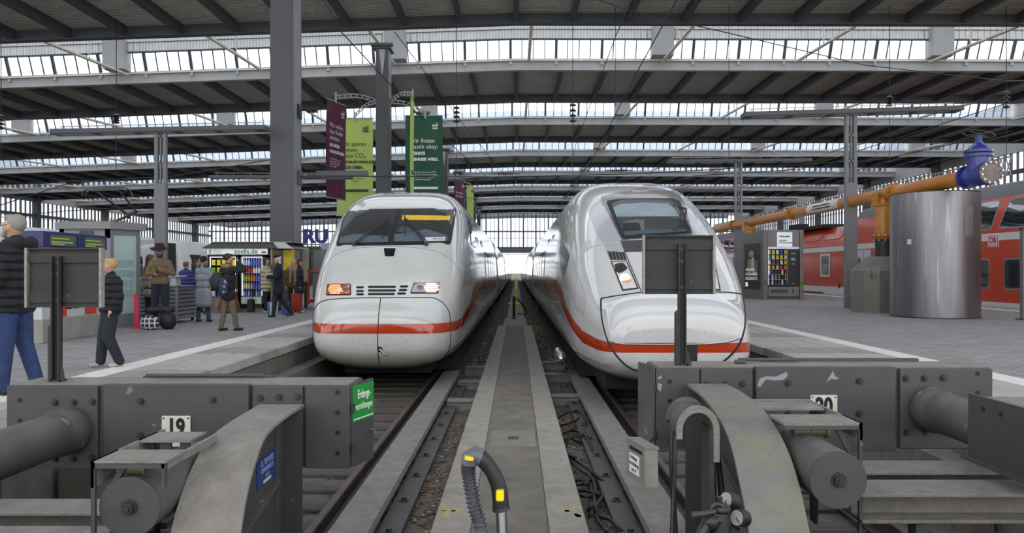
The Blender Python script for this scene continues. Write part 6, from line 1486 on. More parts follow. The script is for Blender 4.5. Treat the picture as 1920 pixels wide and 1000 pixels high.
# info cabinet and trolley behind
t = thing('notice_case', (-6.95, 27.6, 0), 'narrow notice case with pale sheet beyond the woman with the checked scarf', 'notice board')
MB().box(-7.42, -7.08, 27.5, 27.6, .8, 2.02).box(-7.3, -7.2, 27.52, 27.58, 0, .8).build('case', M_alud, t); MB().box(-7.38, -7.12, 27.48, 27.5, .9, 1.98).build('sheet', mat('cream_sheet', '#cfc9b4', .6), t)
LT = thing('luggage_trolley', (-6.45, 26.9, 0), 'tall grey platform trolley with orange frame, left of the rounded train nose', 'trolley')
MB().bbox(-6.85, -5.7, 26.9, 28.4, .35, 1.98, .02).build('cargo_box', mat('trolley_grey', '#6e6f70', .6, .1, .15, 2), LT)
Mof = mat('orange_frame', '#b5431f', .5, 0, .15, 5)
MB().box(-6.98, -6.92, 26.75, 26.8, .15, 1.3).box(-6.3, -6.25, 26.75, 26.8, .15, 1.3).build('upright', Mof, LT); MB().box(-6.98, -5.6, 26.75, 26.8, 1.25, 1.3).box(-6.98, -5.6, 26.74, 26.8, .2, .28).build('rail', Mof, LT)
MB().box(-6.9, -5.6, 26.8, 28.4, .22, .32).build('deck', M_bolt, LT)
for x in (-6.75, -5.85): MB().tube([(x-.04, 27.0, .12), (x+.04, 27.0, .12)], .12, 14).build('wheel', M_black, LT)
o = MB().bbox(-6.6, -6.1, 27, 27.5, 1.98, 2.22, .02).build('lilac_crate', mat('lilac_crate', '#8f8fa5', .5)); tag(o, 'pale lilac crate on top of the orange-framed trolley', 'crate')
# blue letters on a rail far behind
RU = thing('letter_sign', (-15.8, 62, 3.2), 'large dark blue capital letters on a rail behind the left train', 'sign')
text('letters', 'RU', 1.45, mat('deep_blue_letters', '#1d2366', .5), face_cam((-15.55, 62, 3.9)), RU, .2, offset=.06)
MB().box(-17.2, -12, 62.1, 62.2, 3.25, 3.36).build('rail', M_gird, RU); MB().box(-16.9, -16.7, 62.1, 62.3, 0, 3.25).build('rail_post', M_col, RU)
MB().box(-16.6, -13.2, 62.6, 62.7, .2, 3.2).build('back_panel', M_col, RU)

# ---------------------------------------------------------------- banners
def banner(pA, pB, z0, z1, col, name, lab, lines, tcol, sub=True):
    pA = Vector((pA[0], pA[1], 0)); pB = Vector((pB[0], pB[1], 0)); e = pB-pA; W_ = e.length; T = local(pA, math.atan2(e.y, e.x))
    t = thing('hanging_banner', (pA.x, pA.y, z0), lab, 'banner')
    n = 14; mb = MB()
    for s_ in (0, .02):
        for i in range(n+1):
            for j in range(9):
                z = z0+(z1-z0)*j/8; mb.v.append(T @ Vector((W_*i/n, .03*math.sin(i*.9+j*.5)+s_, z)))
    k = (n+1)*9
    for i in range(n):
        for j in range(8): a = i*9+j; mb.f += [[a, a+9, a+10, a+1], [k+a, k+a+1, k+a+10, k+a+9]]; mb.mi += [0, 0]
    mb.build('cloth', mat(name, col, .7, 0, .05, 1), t, smooth=True)
    xf(MB().tube([(-.03, 0, z1), (W_+.03, 0, z1)], .035, 8).tube([(-.03, 0, z0), (W_+.03, 0, z0)], .035, 8), T).build('rod', M_gird, t)
    tm = mat('banner_text_'+tcol[1:], tcol, .6)
    hgt = z1-z0
    for (b_, fx, fz, s_, off) in lines:
        text('banner_text', b_, s_, tm, T @ Matrix.Translation((W_*fx, -.045, z0+hgt*fz)) @ Rt @ Matrix.Diagonal((.93, 1, 1, 1)), t, .003, align='LEFT', offset=off)
    # small nest emblem above the maker's word
    T2 = T @ Matrix.Translation((W_*.8, -.045, z0+hgt*.9)) @ Rt
    mb = MB(); 
    mb.tube(smooth_path([T2 @ Vector((-.2, -.02, 0)), T2 @ Vector((-.1, -.12, 0)), T2 @ Vector((.08, -.12, 0)), T2 @ Vector((.18, -.02, 0))], 3), .022, 5)
    for q in (-.12, 0, .1): mb.ell(T2 @ Vector((q, .0, 0)), (.05, .01, .06), 8, 5)
    mb.tube([T2 @ Vector((.18, -.02, 0)), T2 @ Vector((.2, .12, 0)), T2 @ Vector((.02, .16, 0))], .02, 5)
    mb.build('emblem', tm, t)
    text('maker_text', 'Nestlé', .14, tm, T @ Matrix.Translation((W_*.8, -.045, z0+hgt*.9-.22)) @ Rt, t, .003, offset=.01)
    xf(MB().box(W_*.2, W_*.88, -.05, -.045, z0+hgt*.245, z0+hgt*.27), T).build('strip', tm, t)
    return t
zt_, zb_ = 11.86, 5.8
banner((-11.62, 49), (-10.95, 51.4), zb_, zt_, '#55203c', 'maroon_cloth', 'maroon hanging banner turned edgeways, left of the second column, above the rounded train',
   [('Wir wollen,', .12, .745, .4, .0), ('dass Kinder', .12, .68, .4, 0), ('arbeiten:', .12, .615, .4, 0), ('AN IHREN', .12, .54, .3, .015), ('HAUSAUFGABEN.', .12, .475, .26, .015), ('Deshalb unterstützen wir in', .12, .40, .14, 0), ('Ghana und Côte d\'Ivoire', .12, .375, .14, 0), ('mehr als 150.000 Kinder', .12, .35, .14, 0), ('und ihre Familien.', .12, .325, .14, 0)], '#d9cfd6')
banner((-12.45, 55.5), (-9.95, 55.5), 5.1, zt_, '#a6ba5c', 'lime_cloth', 'lime green hanging banner facing the camera, left of the second column',
   [('Wir sparen', .1, .735, .42, .0), ('tonnen-', .1, .675, .42, 0), ('weise CO₂:', .1, .615, .42, 0), ('UND DA IST NOCH LUFT', .1, .55, .235, .015), ('NACH OBEN.', .1, .495, .28, .015), ('Wir investieren wir', .42, .405, .14, 0), ('über 3 Mrd. Euro', .42, .38, .14, 0), ('Projekte.', .42, .355, .14, 0)], '#1f3327')
banner((-7.56, 54.5), (-5.02, 54.5), 5.2, zt_, '#1c4f35', 'green_cloth', 'dark green hanging banner facing the camera, right of the second column',
   [('Wir finden', .12, .74, .42, 0), ('Plastik okay:', .12, .68, .42, 0), ('WENN\'S', .12, .61, .3, .015), ('WENIGER WIRD.', .12, .55, .28, .015), ('Deshalb sind schon heute 97%', .12, .42, .155, 0), ('unserer Verpackungsmaterialien', .12, .395, .155, 0), ('in Deutschland recyclingfähig', .12, .37, .155, 0), ('oder wiederverwendbar.', .12, .345, .155, 0)], '#dfe6e0')
banner((-6.42, 48.5), (-6.52, 51), zb_, 12.0, '#a6ba5c', 'lime_cloth', 'lime green hanging banner seen edge-on in front of the dark green one', [], '#1f3327')
banner((-7.15, 92), (-6.1, 94.2), 5.8, 11.9, '#55203c', 'maroon_cloth', 'small distant maroon banner on the fourth column', [('Wir wollen,', .12, .745, .4, .0), ('dass Kinder', .12, .68, .4, 0)], '#d9cfd6')
banner((-6.1, 99), (-5.3, 99.6), 5.8, 11.9, '#a6ba5c', 'lime_cloth', 'small distant lime green banner behind the distant maroon one', [('Wir sparen', .1, .735, .2, .0)], '#1f3327')
AR = thing('banner_bracket', (-8.4, 50.6, 12), 'perforated light steel brackets spreading from the second column above the banners', 'bracket')
for (q, zq) in (((-11.3, 50.1), 12.15), ((-11.2, 55.4), 12.0), ((-6.4, 49.4), 12.2), ((-6.2, 54.4), 12.0)):
    s0 = Vector((-8.8 if q[0] < -8 else -8.0, 50.6, 12.0)); s1 = Vector((q[0], q[1], zq)); md = s0.lerp(s1, .5)+Vector((0, 0, .22))
    pp_ = smooth_path([s0, md, s1], 8); mb = MB()
    mb.tube([p+Vector((0, 0, .1)) for p in pp_], .035, 6).tube([p-Vector((0, 0, .1)) for p in pp_], .035, 6)
    for p in pp_[::2]: mb.tube([p+Vector((0, 0, .1)), p-Vector((0, 0, .1))], .045, 5)
    mb.tube([s1+Vector((0, 0, .3)), s1-Vector((0, 0, .35))], .07, 8); mb.build('bracket_arm', M_gird, AR, smooth=40)

A2 = thing('banner_bracket', (-8.4, 93.5, 12), 'small distant banner brackets on the fourth column', 'bracket')
MB().tube([(-8.0, 93.2, 12.1), (-6.6, 93.1, 12.1), (-6.6, 93.1, 11.88)], .06, 6).build('bracket_arm', M_gird, A2); MB().tube([(-8.0, 94.0, 12.1), (-5.7, 99.3, 12.1), (-5.7, 99.3, 11.88)], .06, 6).build('bracket_arm', M_gird, A2)
# ---------------------------------------------------------------- overhead wires and insulators
def wire(pts, r, lab, grp=None): 
    o = MB().tube(pts, r, 5, False).build('overhead_wire', M_wire); return tag(o, lab, 'wire', grp)
def insul(px, ytop, ybot, ytail, d, lab):
    t = thing('hanging_insulator', at(px, ybot, d), lab, 'insulator')
    a, b = at(px, ytop, d), at(px, ybot, d); a.x = b.x
    top = Vector((b.x, d, zr(b.x)+.63))
    MB().tube([top, a], .022, 5).tube([b, at(px, ytail, d)], .018, 5).build('suspension_rod', M_wire, t)
    n = 4; mb = MB()
    for k in range(n):
        z = a.z+(b.z-a.z)*(k+.5)/n; mb.tube([(b.x, d, z-.05), (b.x, d, z), (b.x, d, z+.09)], [.17, .2, .05], 12)
    mb.tube([a, b], .04, 6); mb.build('insulator_discs', mat('brown_insulator', '#2a2422', .3, 0, .1, 3), t, smooth=40)
insul(2, 214, 244, 300, 45.5, 'string of dark insulator discs hanging at the left edge of the picture')
insul(218, 214, 232, 330, 45.5, 'string of dark insulator discs hanging above the left T-shaped lamp')
insul(856, 198, 232, 320, 45.5, 'string of dark insulator discs hanging right of the dark green banner')
insul(1074, 192, 232, 330, 45.5, 'string of dark insulator discs hanging above the angular train')
insul(1668, 180, 200, 300, 45.5, 'string of dark insulator discs hanging above the nearest right lamp')
insul(1887, 170, 205, 300, 45.5, 'string of dark insulator discs hanging near the right edge above the blue valve')
def vtop(px, d): X_ = pxX(px, d); return Vector((X_, d, zr(X_)))
for (px, y1, d, nm) in ((1154, 200, 52, 'thin vertical wire left of centre above the angular train'), (1367, 300, 49, 'thin vertical wire above the second right lamp')):
    wire([vtop(px, 45.5)+Vector((0, 0, .63)), at(px, y1, 45.5)], .02, nm)
wire([at(575, -60, 30), at(640, 60, 38), at(770, 200, 52), at(915, 335, 75)], .03, 'thin slanting wire crossing in front of the dark green banner')
wire([at(740, 60, 45), at(800, 140, 52), at(870, 235, 62), at(960, 345, 85)], .025, 'thin slanting wire right of the second column')
wire([at(1280, -20, 26), at(1200, 125, 36), at(1110, 300, 60), at(1078, 340, 72)], .025, 'thin wire slanting down to the angular train roof, right one')
wire([at(1190, -20, 26), at(1150, 80, 33), at(1080, 270, 60), at(1066, 330, 75)], .02, 'thin wire slanting down to the angular train roof, left one')
wire([at(1080, -15, 40), at(1180, 20, 43), at(1366, 62, 46), at(1620, 122, 50), at(1886, 152, 52), at(1990, 150, 54)], .03, 'long sagging cross wire under the near roof on the right')
wire([at(0, 408, 60), at(120, 396, 58), at(300, 385, 55), at(505, 372, 52)], .03, 'contact wire above the parked train')
wire([at(0, 385, 48), at(135, 342, 48), at(330, 330, 50), at(505, 300, 50)], .03, 'cross wire with insulators left of the big column')
wire([at(560, 330, 34), at(700, 331, 42), at(935, 332, 50), at(1200, 326, 52), at(1650, 300, 50), at(1900, 245, 44)], .03, 'cross span wire running above both white trains')
wire([at(1300, 330, 50), at(1500, 318, 48), at(1930, 180, 40)], .025, 'cross wire rising to the right edge')
for (px, py, d, lab) in ((140, 342, 48, 'row of three insulators on the cross wire at the left'), (795, 331, 45, 'insulator on the span wire in front of the green banner'), (948, 326, 50, 'insulator on the span wire between the two trains'), (1160, 320, 52, 'insulator on the span wire above the angular train')):
    mb = MB(); c = at(px, py, d)
    for k in range(-3, 4): mb.tube([c+Vector((k*.14-.03, 0, 0)), c+Vector((k*.14, 0, 0)), c+Vector((k*.14+.03, 0, 0))], [.07, .15, .07], 10)
    mb.tube([c-Vector((.9, 0, 0)), c+Vector((.9, 0, 0))], .035, 6); tag(mb.build('line_insulator', MATS['brown_insulator'], smooth=40), lab, 'insulator')
for (py, lab) in ((207, 'short insulated rod fixed high on the big column'), (331, 'insulated grey cross arm fixed on the big column')):
    mb = MB(); a = at(563, py, 29.4); b = at(612 if py == 207 else 690, py-2, 29.4)
    mb.tube([a, b], .05 if py > 300 else .025, 8)
    for k in range(5): mb.tube([a+Vector((.25+k*.08, 0, 0)), a+Vector((.29+k*.08, 0, 0))], .1, 10)
    if py > 300: mb.box(a.x+.6, b.x, 29.3, 29.5, a.z+.02, a.z+.2)
    mb.box(-8.02, -7.92, 29.2, 29.6, a.z-.3, a.z+.2); tag(mb.build('cross_arm', M_col if py > 300 else M_wire), lab, 'bracket')
# water hydrants on the far strip between the trains
t = thing('water_hydrant', (-.02, 33.8, -.76), 'slim water standpipe with yellow cross handle between the two trains', 'hydrant')
MB().tube([(-.1, 33.8, -.76), (-.1, 33.8, .2)], .06, 10).box(-.2, 0, 33.7, 33.9, -.76, -.72).build('standpipe', M_bolt, t); MB().tube([(-.36, 33.8, -.1), (.16, 33.8, -.1)], .03, 8).build('yellow_handle', MATS['yellow_plastic'], t)
MB().tube(smooth_path([(-.1, 33.8, .1), (.1, 34.5, .0), (.45, 35.5, -.5), (.4, 37, -.75), (.1, 38, -.75)], 5), .03, 8).build('hose', M_black, t, smooth=True); MB().tube([(0, 38, -.77), (0, 38, .4), (0, 39.5, 1.0)], .03, 8).build('rear_standpipe', MATS['yellow_plastic'], t)

for y_, lab in ((250, 'nearer catenary gantry standing in daylight beyond the hall end'), (310, 'farther catenary gantry standing in daylight beyond the hall end')):
    t = thing('catenary_gantry', (0, y_, -1), lab, 'gantry')
    for x in (-9, 9): MB().box(x-.2, x+.2, y_, y_+.4, -1.05, 8).build('mast', M_gird, t)
    MB().box(-9, 9, y_+.1, y_+.3, 7.6, 8).box(-9, 9, y_+.1, y_+.3, 6.8, 6.95).build('cross_truss', M_gird, t)
    for x in (-2.4, 2.3): MB().box(x-.06, x+.06, y_+.15, y_+.25, 5.2, 6.8).build('drop_arm', M_wire, t)
# ================================================================ PEOPLE
M_skin = mat('skin_light', '#b98a70', .55, 0, .06, 12)
M_skin2 = mat('skin_tan', '#9a6f56', .55, 0, .06, 12)
M_lip = mat('lip', '#8c5146', .5); M_eye = mat('eye_dark', '#17120f', .2)
def cloth(n, c, r=.85, v=.18, s=9, b=.5): return mat('cloth_'+n, c, r, 0, v, s, b, 45)
def remesh(mb, name, m, parent, vox, sm=3, **k):
    o = mb.build(name, m, parent)
    r = o.modifiers.new('Remesh', 'REMESH'); r.mode = 'VOXEL'; r.voxel_size = vox; r.use_smooth_shade = True
    s = o.modifiers.new('Smooth', 'SMOOTH'); s.factor = .5; s.iterations = sm
    for a, b in k.items(): o[a] = b
    return o
def person(x, y, h, facing, lab, skin=M_skin, legs=((0, 0, 0, 0), (0, 0, 0, 0)), arms=None, top=None, hem=.9, trousers=None, shoes=None, hair=None, hairstyle='short',
           head_turn=0, look_down=0, bulk=1.0, vox=.013, hat=None, skirt=None, lean=0, z0=0, sleeves=None, legw=1.0, beard=None, fine=False, puffs=0, collar=True):
    """legs: per side (knee_fwd, foot_fwd, foot_up, side_out); arms: per side (elbow(r,f,z), hand(r,f,z)); r = outwards from the middle, f = forwards; lengths for a 1.75 m body"""
    k = h/1.75; a = math.radians(facing); f = Vector((math.cos(a), math.sin(a), 0)); r = Vector((f.y, -f.x, 0))
    t = thing('person', (x, y, z0), lab, 'person'); O = Vector((x, y, z0))
    def P(rr_, ff, zz): 
        l_ = lean*max(0, zz-.9)
        return O+(r*rr_+f*(ff+l_)+Vector((0, 0, zz)))*k
    arms = arms or (((.25, .0, 1.14), (.26, .06, .88)), ((.25, .0, 1.14), (.26, .06, .88)))
    b = MB(); R_ = lambda v: v*k
    ht = math.radians(head_turn); fh = (Matrix.Rotation(ht, 3, 'Z') @ f); rh = Vector((fh.y, -fh.x, 0))
    hc = P(0, .015, 1.635); tilt = look_down
    MH = Matrix((rh, fh, Vector((0, 0, 1)))).transposed(); MH = MH @ Matrix.Rotation(-tilt, 3, 'X')
    def Hd(rr_, ff, zz): return hc+(MH @ Vector((rr_, ff, zz)))*k
    # body: torso, neck, head with nose, chin, ears, arms with hands, legs
    b.cap(P(0, 0, 1.0), R_(.085), P(0, 0, 1.3), R_(.09)).cap(P(0, -.01, 1.38), R_(.06), P(0, .005, 1.55), R_(.052)); b.cap(P(-.1, 0, 1.39), R_(.06), P(.1, 0, 1.39), R_(.06))
    b.ell(hc, (R_(.076), R_(.094), R_(.108)), 16, 12, MH.to_4x4()); b.ell(Hd(0, .04, -.07), (R_(.052), R_(.05), R_(.045)), 12, 8, MH.to_4x4())
    b.cap(Hd(0, .088, .012), R_(.009), Hd(0, .108, -.022), R_(.014), 6)
    for s in (-1, 1): b.ell(Hd(s*.077, -.005, -.01), (R_(.012), R_(.022), R_(.032)), 8, 6, MH.to_4x4())
    for i, s in enumerate((-1, 1)):
        (er, ef, ez), (hr_, hf, hz) = arms[i]; S_ = P(s*.175, 0, 1.4); E_ = P(s*er, ef, ez); W_ = P(s*hr_, hf, hz)
        b.cap(S_, R_(.048), E_, R_(.038)); b.cap(E_, R_(.038), W_, R_(.026))
        d = (W_-E_).normalized(); ac = d.cross(r*s) if abs(d.dot(r)) < .9 else d.cross(Vector((0, 0, 1))); ac = ac.normalized(); wv = d.cross(ac).normalized()
        pc = W_+d*R_(.05); b.cap(W_, R_(.026), pc, R_(.033)); b.ell(pc, (R_(.034),)*3, 8, 6)
        for q, L_ in ((-.027, .062), (-.009, .074), (.009, .07), (.027, .055)):
            k0 = pc+wv*R_(q)+d*R_(.025); k1 = k0+d*R_(L_*.55)+ac*R_(.006)*s; k2 = k1+(d*.6+ac*.8*s).normalized()*R_(L_*.45)
            b.cap(k0, R_(.0085), k1, R_(.008), 6); b.cap(k1, R_(.008), k2, R_(.0072), 6)
        b.cap(W_+d*R_(.02)-wv*R_(.02), R_(.011), W_+d*R_(.06)-wv*R_(.048)+ac*R_(.01)*s, R_(.009), 6)
        kf, ff, fu, so = legs[i]; Hp = P(s*.088, 0, .92); K_ = P(s*(.095+so*.5), kf, .49+fu*.45); A_ = P(s*(.095+so), ff, .09+fu)
        b.cap(Hp, R_(.072), K_, R_(.048)); b.cap(K_, R_(.05), A_, R_(.036))
    b.cap(P(-.07, 0, .95), R_(.085), P(.07, 0, .95), R_(.085))
    body = remesh(b, 'body', skin, t, R_(.0085 if fine else vox*.8), 2)
    # face
    for s in (-1, 1):
        MB().ell(Hd(s*.03, .079, .012), (R_(.011), R_(.008), R_(.007)), 8, 6, MH.to_4x4()).build('eye', M_eye, t, smooth=True)
        MB().cap(Hd(s*.017, .087, .03), R_(.0035), Hd(s*.046, .078, .03), R_(.003), 5).build('eyebrow', hair or M_eye, t)
    MB().cap(Hd(-.02, .084, -.052), R_(.005), Hd(.02, .084, -.052), R_(.005), 6).build('mouth', M_lip, t)
    # trousers
    if trousers:
        m = MB()
        m.cap(P(-.065, 0, .97), R_(.115), P(.065, 0, .97), R_(.115))
        for i, s in enumerate((-1, 1)):
            kf, ff, fu, so = legs[i]; Hp = P(s*.09, 0, .93); K_ = P(s*(.095+so*.5), kf, .49+fu*.45); A_ = P(s*(.095+so), ff-.0, .10+fu)
            m.cap(Hp, R_(.1*(.5+.5*legw)), K_, R_(.068*legw)); m.cap(K_, R_(.068*legw), A_, R_(.056*legw))
        remesh(m, 'trousers', trousers, t, R_(vox*1.2), 3)
    for i, s in enumerate((-1, 1)):
        kf, ff, fu, so = legs[i]; A_ = P(s*(.095+so), ff, .075+fu); toe = f*R_(.15); m = MB(); dn = Vector((0, 0, -R_(.035)))
        tip = A_+f*R_(.13)+dn*(1 if fu < .03 else 1.6)
        m.cap(A_+Vector((0, 0, R_(.03))), R_(.042), A_-f*R_(.03)+dn, R_(.04)); m.cap(A_-f*R_(.03)+dn, R_(.038), tip, R_(.035))
        for v in m.v:
            if v.z < z0+fu*k+.004 and fu < .03: v.z = z0+.004
        remesh(m, 'shoe', shoes or MATS['cloth_black'], t, R_(.012), 2)
    if skirt:
        m = MB(); n_ = 28
        zs = [(.98, .13), (.8, .19), (.5, .26), (.25, .32), (skirt[1], .36)]
        for zz, rr_ in zs:
            for q in range(n_):
                an = 2*PI*q/n_; w_ = rr_*(1+.09*math.sin(an*7)*(1.1-zz)); m.v.append(P(math.cos(an)*w_*skirt[2], math.sin(an)*w_*.8, zz))
        for j in range(len(zs)-1):
            for q in range(n_): m.f.append([j*n_+q, j*n_+(q+1) % n_, (j+1)*n_+(q+1) % n_, (j+1)*n_+q]); m.mi.append(0)
        m.f += [list(range(n_)), [(len(zs)-1)*n_+q for q in range(n_)]]; m.mi += [0, 0]; m.build('skirt', skirt[0], t, smooth=60)
    # upper garment
    if top:
        m = MB(); g = bulk
        m.cap(P(-.1, 0, 1.35), R_(.1*g), P(.1, 0, 1.35), R_(.1*g)); m.cap(P(-.055, .0, 1.18), R_(.125*g), P(.055, .0, 1.18), R_(.125*g)); m.cap(P(-.07, 0, 1.0), R_(.12*g), P(.07, 0, 1.0), R_(.12*g))
        if hem < .95:
            m.cap(P(-.075, 0, max(hem+.1, .8)), R_(.122*g), P(.075, 0, max(hem+.1, .8)), R_(.122*g))
        if hem < .7:
            z_ = .72
            while z_ > hem+.08: m.cap(P(-.095, .0, z_), R_(.128*g), P(.095, .0, z_), R_(.128*g)); z_ -= .1
        m.cap(P(0, -.01, 1.44), R_(.085*min(g, 1.15)), P(0, -.01, 1.5), R_(.07))
        for i, s in enumerate((-1, 1)):
            (er, ef, ez), (hr_, hf, hz) = arms[i]; S_ = P(s*.165, 0, 1.39); E_ = P(s*er, ef, ez); W_ = P(s*hr_, hf, hz); W_ = W_-(W_-E_).normalized()*R_(.01)
            m.cap(S_, R_(.072*g), E_, R_(.056*g)); m.cap(E_, R_(.056*g), W_, R_(.043*g))
            if puffs:
                for q in range(7):
                    c_ = S_.lerp(E_, (q+.5)/4) if q < 4 else E_.lerp(W_, (q-3.5)/3.5); m.ell(c_, (R_(.066*g),)*3, 10, 6)
        if puffs:
            for q in range(6): 
                zz = hem+.1+q*(1.42-hem-.1)/6; m.cap(P(-.085, 0, zz), R_(.135*g), P(.085, 0, zz), R_(.135*g))
        remesh(m, 'jacket' if hem < .98 else 'sweater', top, t, R_(vox), 2)
    # hair
    if hair:
        m = MB()
        if hairstyle != 'none':
            m.ell(Hd(0, -.03, .035), (R_(.084), R_(.09), R_(.095)), 16, 10, MH.to_4x4())
            m.ell(Hd(0, .035, .085), (R_(.062), R_(.055), R_(.035)), 12, 8, MH.to_4x4())
        if hairstyle == 'long':
            for s in (-1, 0, 1): m.cap(Hd(s*.055, -.05, .0), R_(.05), P(s*.07, -.07, 1.27), R_(.055))
        if hairstyle == 'bob':
            for s in (-1, 0, 1): m.cap(Hd(s*.055, -.045, .0), R_(.045), Hd(s*.06, -.05, -.12), R_(.035))
        if hairstyle == 'bun': m.ell(Hd(0, -.1, .06), (R_(.05),)*3, 10, 8)
        if hairstyle != 'none': remesh(m, 'hair', hair, t, R_(.011), 1)
    if beard:
        m = MB().cap(Hd(-.06, .03, -.04), R_(.024), Hd(-.03, .06, -.09), R_(.028)).cap(Hd(.06, .03, -.04), R_(.024), Hd(.03, .06, -.09), R_(.028)).cap(Hd(-.03, .07, -.088), R_(.03), Hd(.03, .07, -.088), R_(.03)).cap(Hd(-.025, .088, -.038), R_(.009), Hd(.025, .088, -.038), R_(.009))
        remesh(m, 'beard', beard, t, R_(.009), 1)
    if hat == 'wide':
        m = MB(); T = MH
        for (z_, r_) in ((.06, .185), (.055, .19), (.065, .19), (.075, .1), (.16, .088), (.175, .07)):
            for q in range(24): an = 2*PI*q/24; m.v.append(Hd(math.cos(an)*r_, math.sin(an)*r_*1.08, z_+(.015*math.cos(2*an) if r_ > .15 else 0)))
        for j in range(5):
            for q in range(24): m.f.append([j*24+q, j*24+(q+1) % 24, (j+1)*24+(q+1) % 24, (j+1)*24+q]); m.mi.append(0)
        m.f += [list(range(24)), [120+q for q in range(24)]]; m.mi += [0, 0]; m.build('hat', cloth('felt', '#131315'), t, smooth=50)
    if hat == 'beanie': MB().ell(Hd(0, -.01, .05), (R_(.092), R_(.106), R_(.098)), 16, 10, MH.to_4x4()).build('beanie', cloth('black_knit', '#121214'), t, smooth=True)
    if hat == 'beret': MB().ell(Hd(0, .0, .085), (R_(.105), R_(.12), R_(.05)), 16, 10, MH.to_4x4()).build('beret', cloth('black_knit', '#121214'), t, smooth=True)
    return t, P, Hd, f, r, k
def quilt(name, c, pitch=.07):
    m = cloth(name, c); n = m.node_tree.nodes; l = m.node_tree.links; b = n['Principled BSDF']
    t = n.new('ShaderNodeTexCoord'); w_ = n.new('ShaderNodeTexWave'); w_.bands_direction = 'Z'; w_.inputs['Scale'].default_value = .314/pitch; w_.inputs['Distortion'].default_value = 1.2
    l.new(t.outputs['Object'], w_.inputs['Vector']); bp = n.new('ShaderNodeBump'); bp.inputs['Strength'].default_value = 1; bp.inputs['Distance'].default_value = .05
    l.new(w_.outputs['Fac'], bp.inputs['Height']); l.new(bp.outputs['Normal'], b.inputs['Normal']); return m
c_blk = cloth('black', '#15161a'); c_quilt = quilt('black_quilt', '#17181c', .09); c_navy = cloth('navy', '#171c2b'); c_jean = cloth('blue_denim', '#26375f', .9, .3, 14); c_dark = cloth('dark_denim', '#1c222b')
c_tan = cloth('brown_knit', '#6d5b45', .95, .3, 40, 1.0); c_grey = cloth('grey_wool', '#858c94', .95, .12, 30); c_olive = cloth('olive', '#5f5c4b'); c_cream = quilt('cream_puffer', '#b5a98b', .12); c_brown = cloth('brown_coat', '#58452f'); c_rust = cloth('rust', '#7d4620'); c_purple = quilt('violet_blue', '#343d78', .1); c_beige = cloth('beige', '#a39888')
h_grey = mat('hair_grey', '#85807a', .7, 0, .25, 50); h_blond = mat('hair_blond', '#a98a55', .6, 0, .25, 50); h_dark = mat('hair_dark', '#1d1713', .6, 0, .25, 50); h_brown = mat('hair_brown', '#5a3d24', .6, 0, .3, 50); h_white = mat('hair_white', '#b0aca6', .7, 0, .2, 50)
s_blk = mat('shoe_black', '#121212', .45); s_wht = mat('shoe_pale', '#a9a49a', .6)
# 1 grey-haired man at the left edge
t, P, Hd, f, r, k = person(-5.2, 8.3, 1.86, 176, 'grey-bearded man in glasses, black padded jacket and blue jeans at the left edge', legs=((.02, .05, 0, .02), (-.02, -.14, 0, .03)),
    arms=(((.27, -.04, 1.13), (.2, .2, .98)), ((.27, -.04, 1.13), (.2, .2, .98))), top=c_quilt, hem=.82, trousers=c_jean, shoes=s_blk, hair=h_grey, beard=h_grey, bulk=1.25, vox=.011, legw=1.25, fine=True, look_down=-.12, puffs=1)
m = MB()
for s in (-1, 1): m.tube([Hd(s*.034+.024*math.cos(a), .1, .012+.019*math.sin(a)) for a in [q*PI/8 for q in range(17)]], .0035, 5); m.tube([Hd(s*.058, .098, .016), Hd(s*.08, .0, .01)], .003, 5)
m.tube([Hd(-.012, .1, .016), Hd(.012, .1, .016)], .003, 5).build('glasses', s_blk, t)
remesh(MB().cap(P(-.1, -.1, 1.47), .07, P(.1, -.1, 1.47), .07).cap(P(-.1, .02, 1.47), .05, P(-.09, -.1, 1.5), .055).cap(P(.1, .02, 1.47), .05, P(.09, -.1, 1.5), .055), 'hood', c_blk, t, .014, 2)
# 2 boy
t, P, Hd, f, r, k = person(-5.40, 10.65, 1.44, 222, 'blond boy in black hoodie and padded jacket walking left behind the signal board', legs=((.06, -.1, .0, .02), (.08, .12, .0, .02)), head_turn=-38,
    arms=(((.27, -.06, 1.13), (.25, .05, .94)), ((.3, .12, 1.14), (.36, .36, 1.02))), top=c_quilt, hem=.86, trousers=c_dark, shoes=s_wht, hair=h_blond, bulk=1.22, vox=.012, legw=1.45, puffs=1, look_down=-.05, fine=True)
remesh(MB().cap(P(.37, .4, 1.01), .055, P(.44, .52, .97), .035).cap(P(.36, .3, 1.03), .06, P(.38, .42, 1.0), .05), 'held_sleeve', c_blk, t, .014, 2, label='jacket sleeve stretched out to the left')
pr = MB(); rg = random.Random(4)
for i in range(16):
    a0 = P(rg.uniform(-.08, .1), .16, rg.uniform(1.1, 1.32)); pr.tube([a0, a0+Vector((rg.uniform(-.01, .01), rg.uniform(-.05, .05), rg.uniform(-.05, .05)))], .004, 4)
for v in pr.v: v.y -= .03
q0 = P(.1, .08, 1.2)
pr2 = MB()
for i in range(22):
    a0 = P(rg.uniform(-.09, .09), .172, rg.uniform(1.1, 1.3)); pr2.tube([a0, a0+r*rg.uniform(-.05, .05)+Vector((0, 0, rg.uniform(-.05, .05)))], .005, 4)
pr2.build('shirt_print', mat('print_grey', '#b9bbbf', .7), t, kind='stuff')
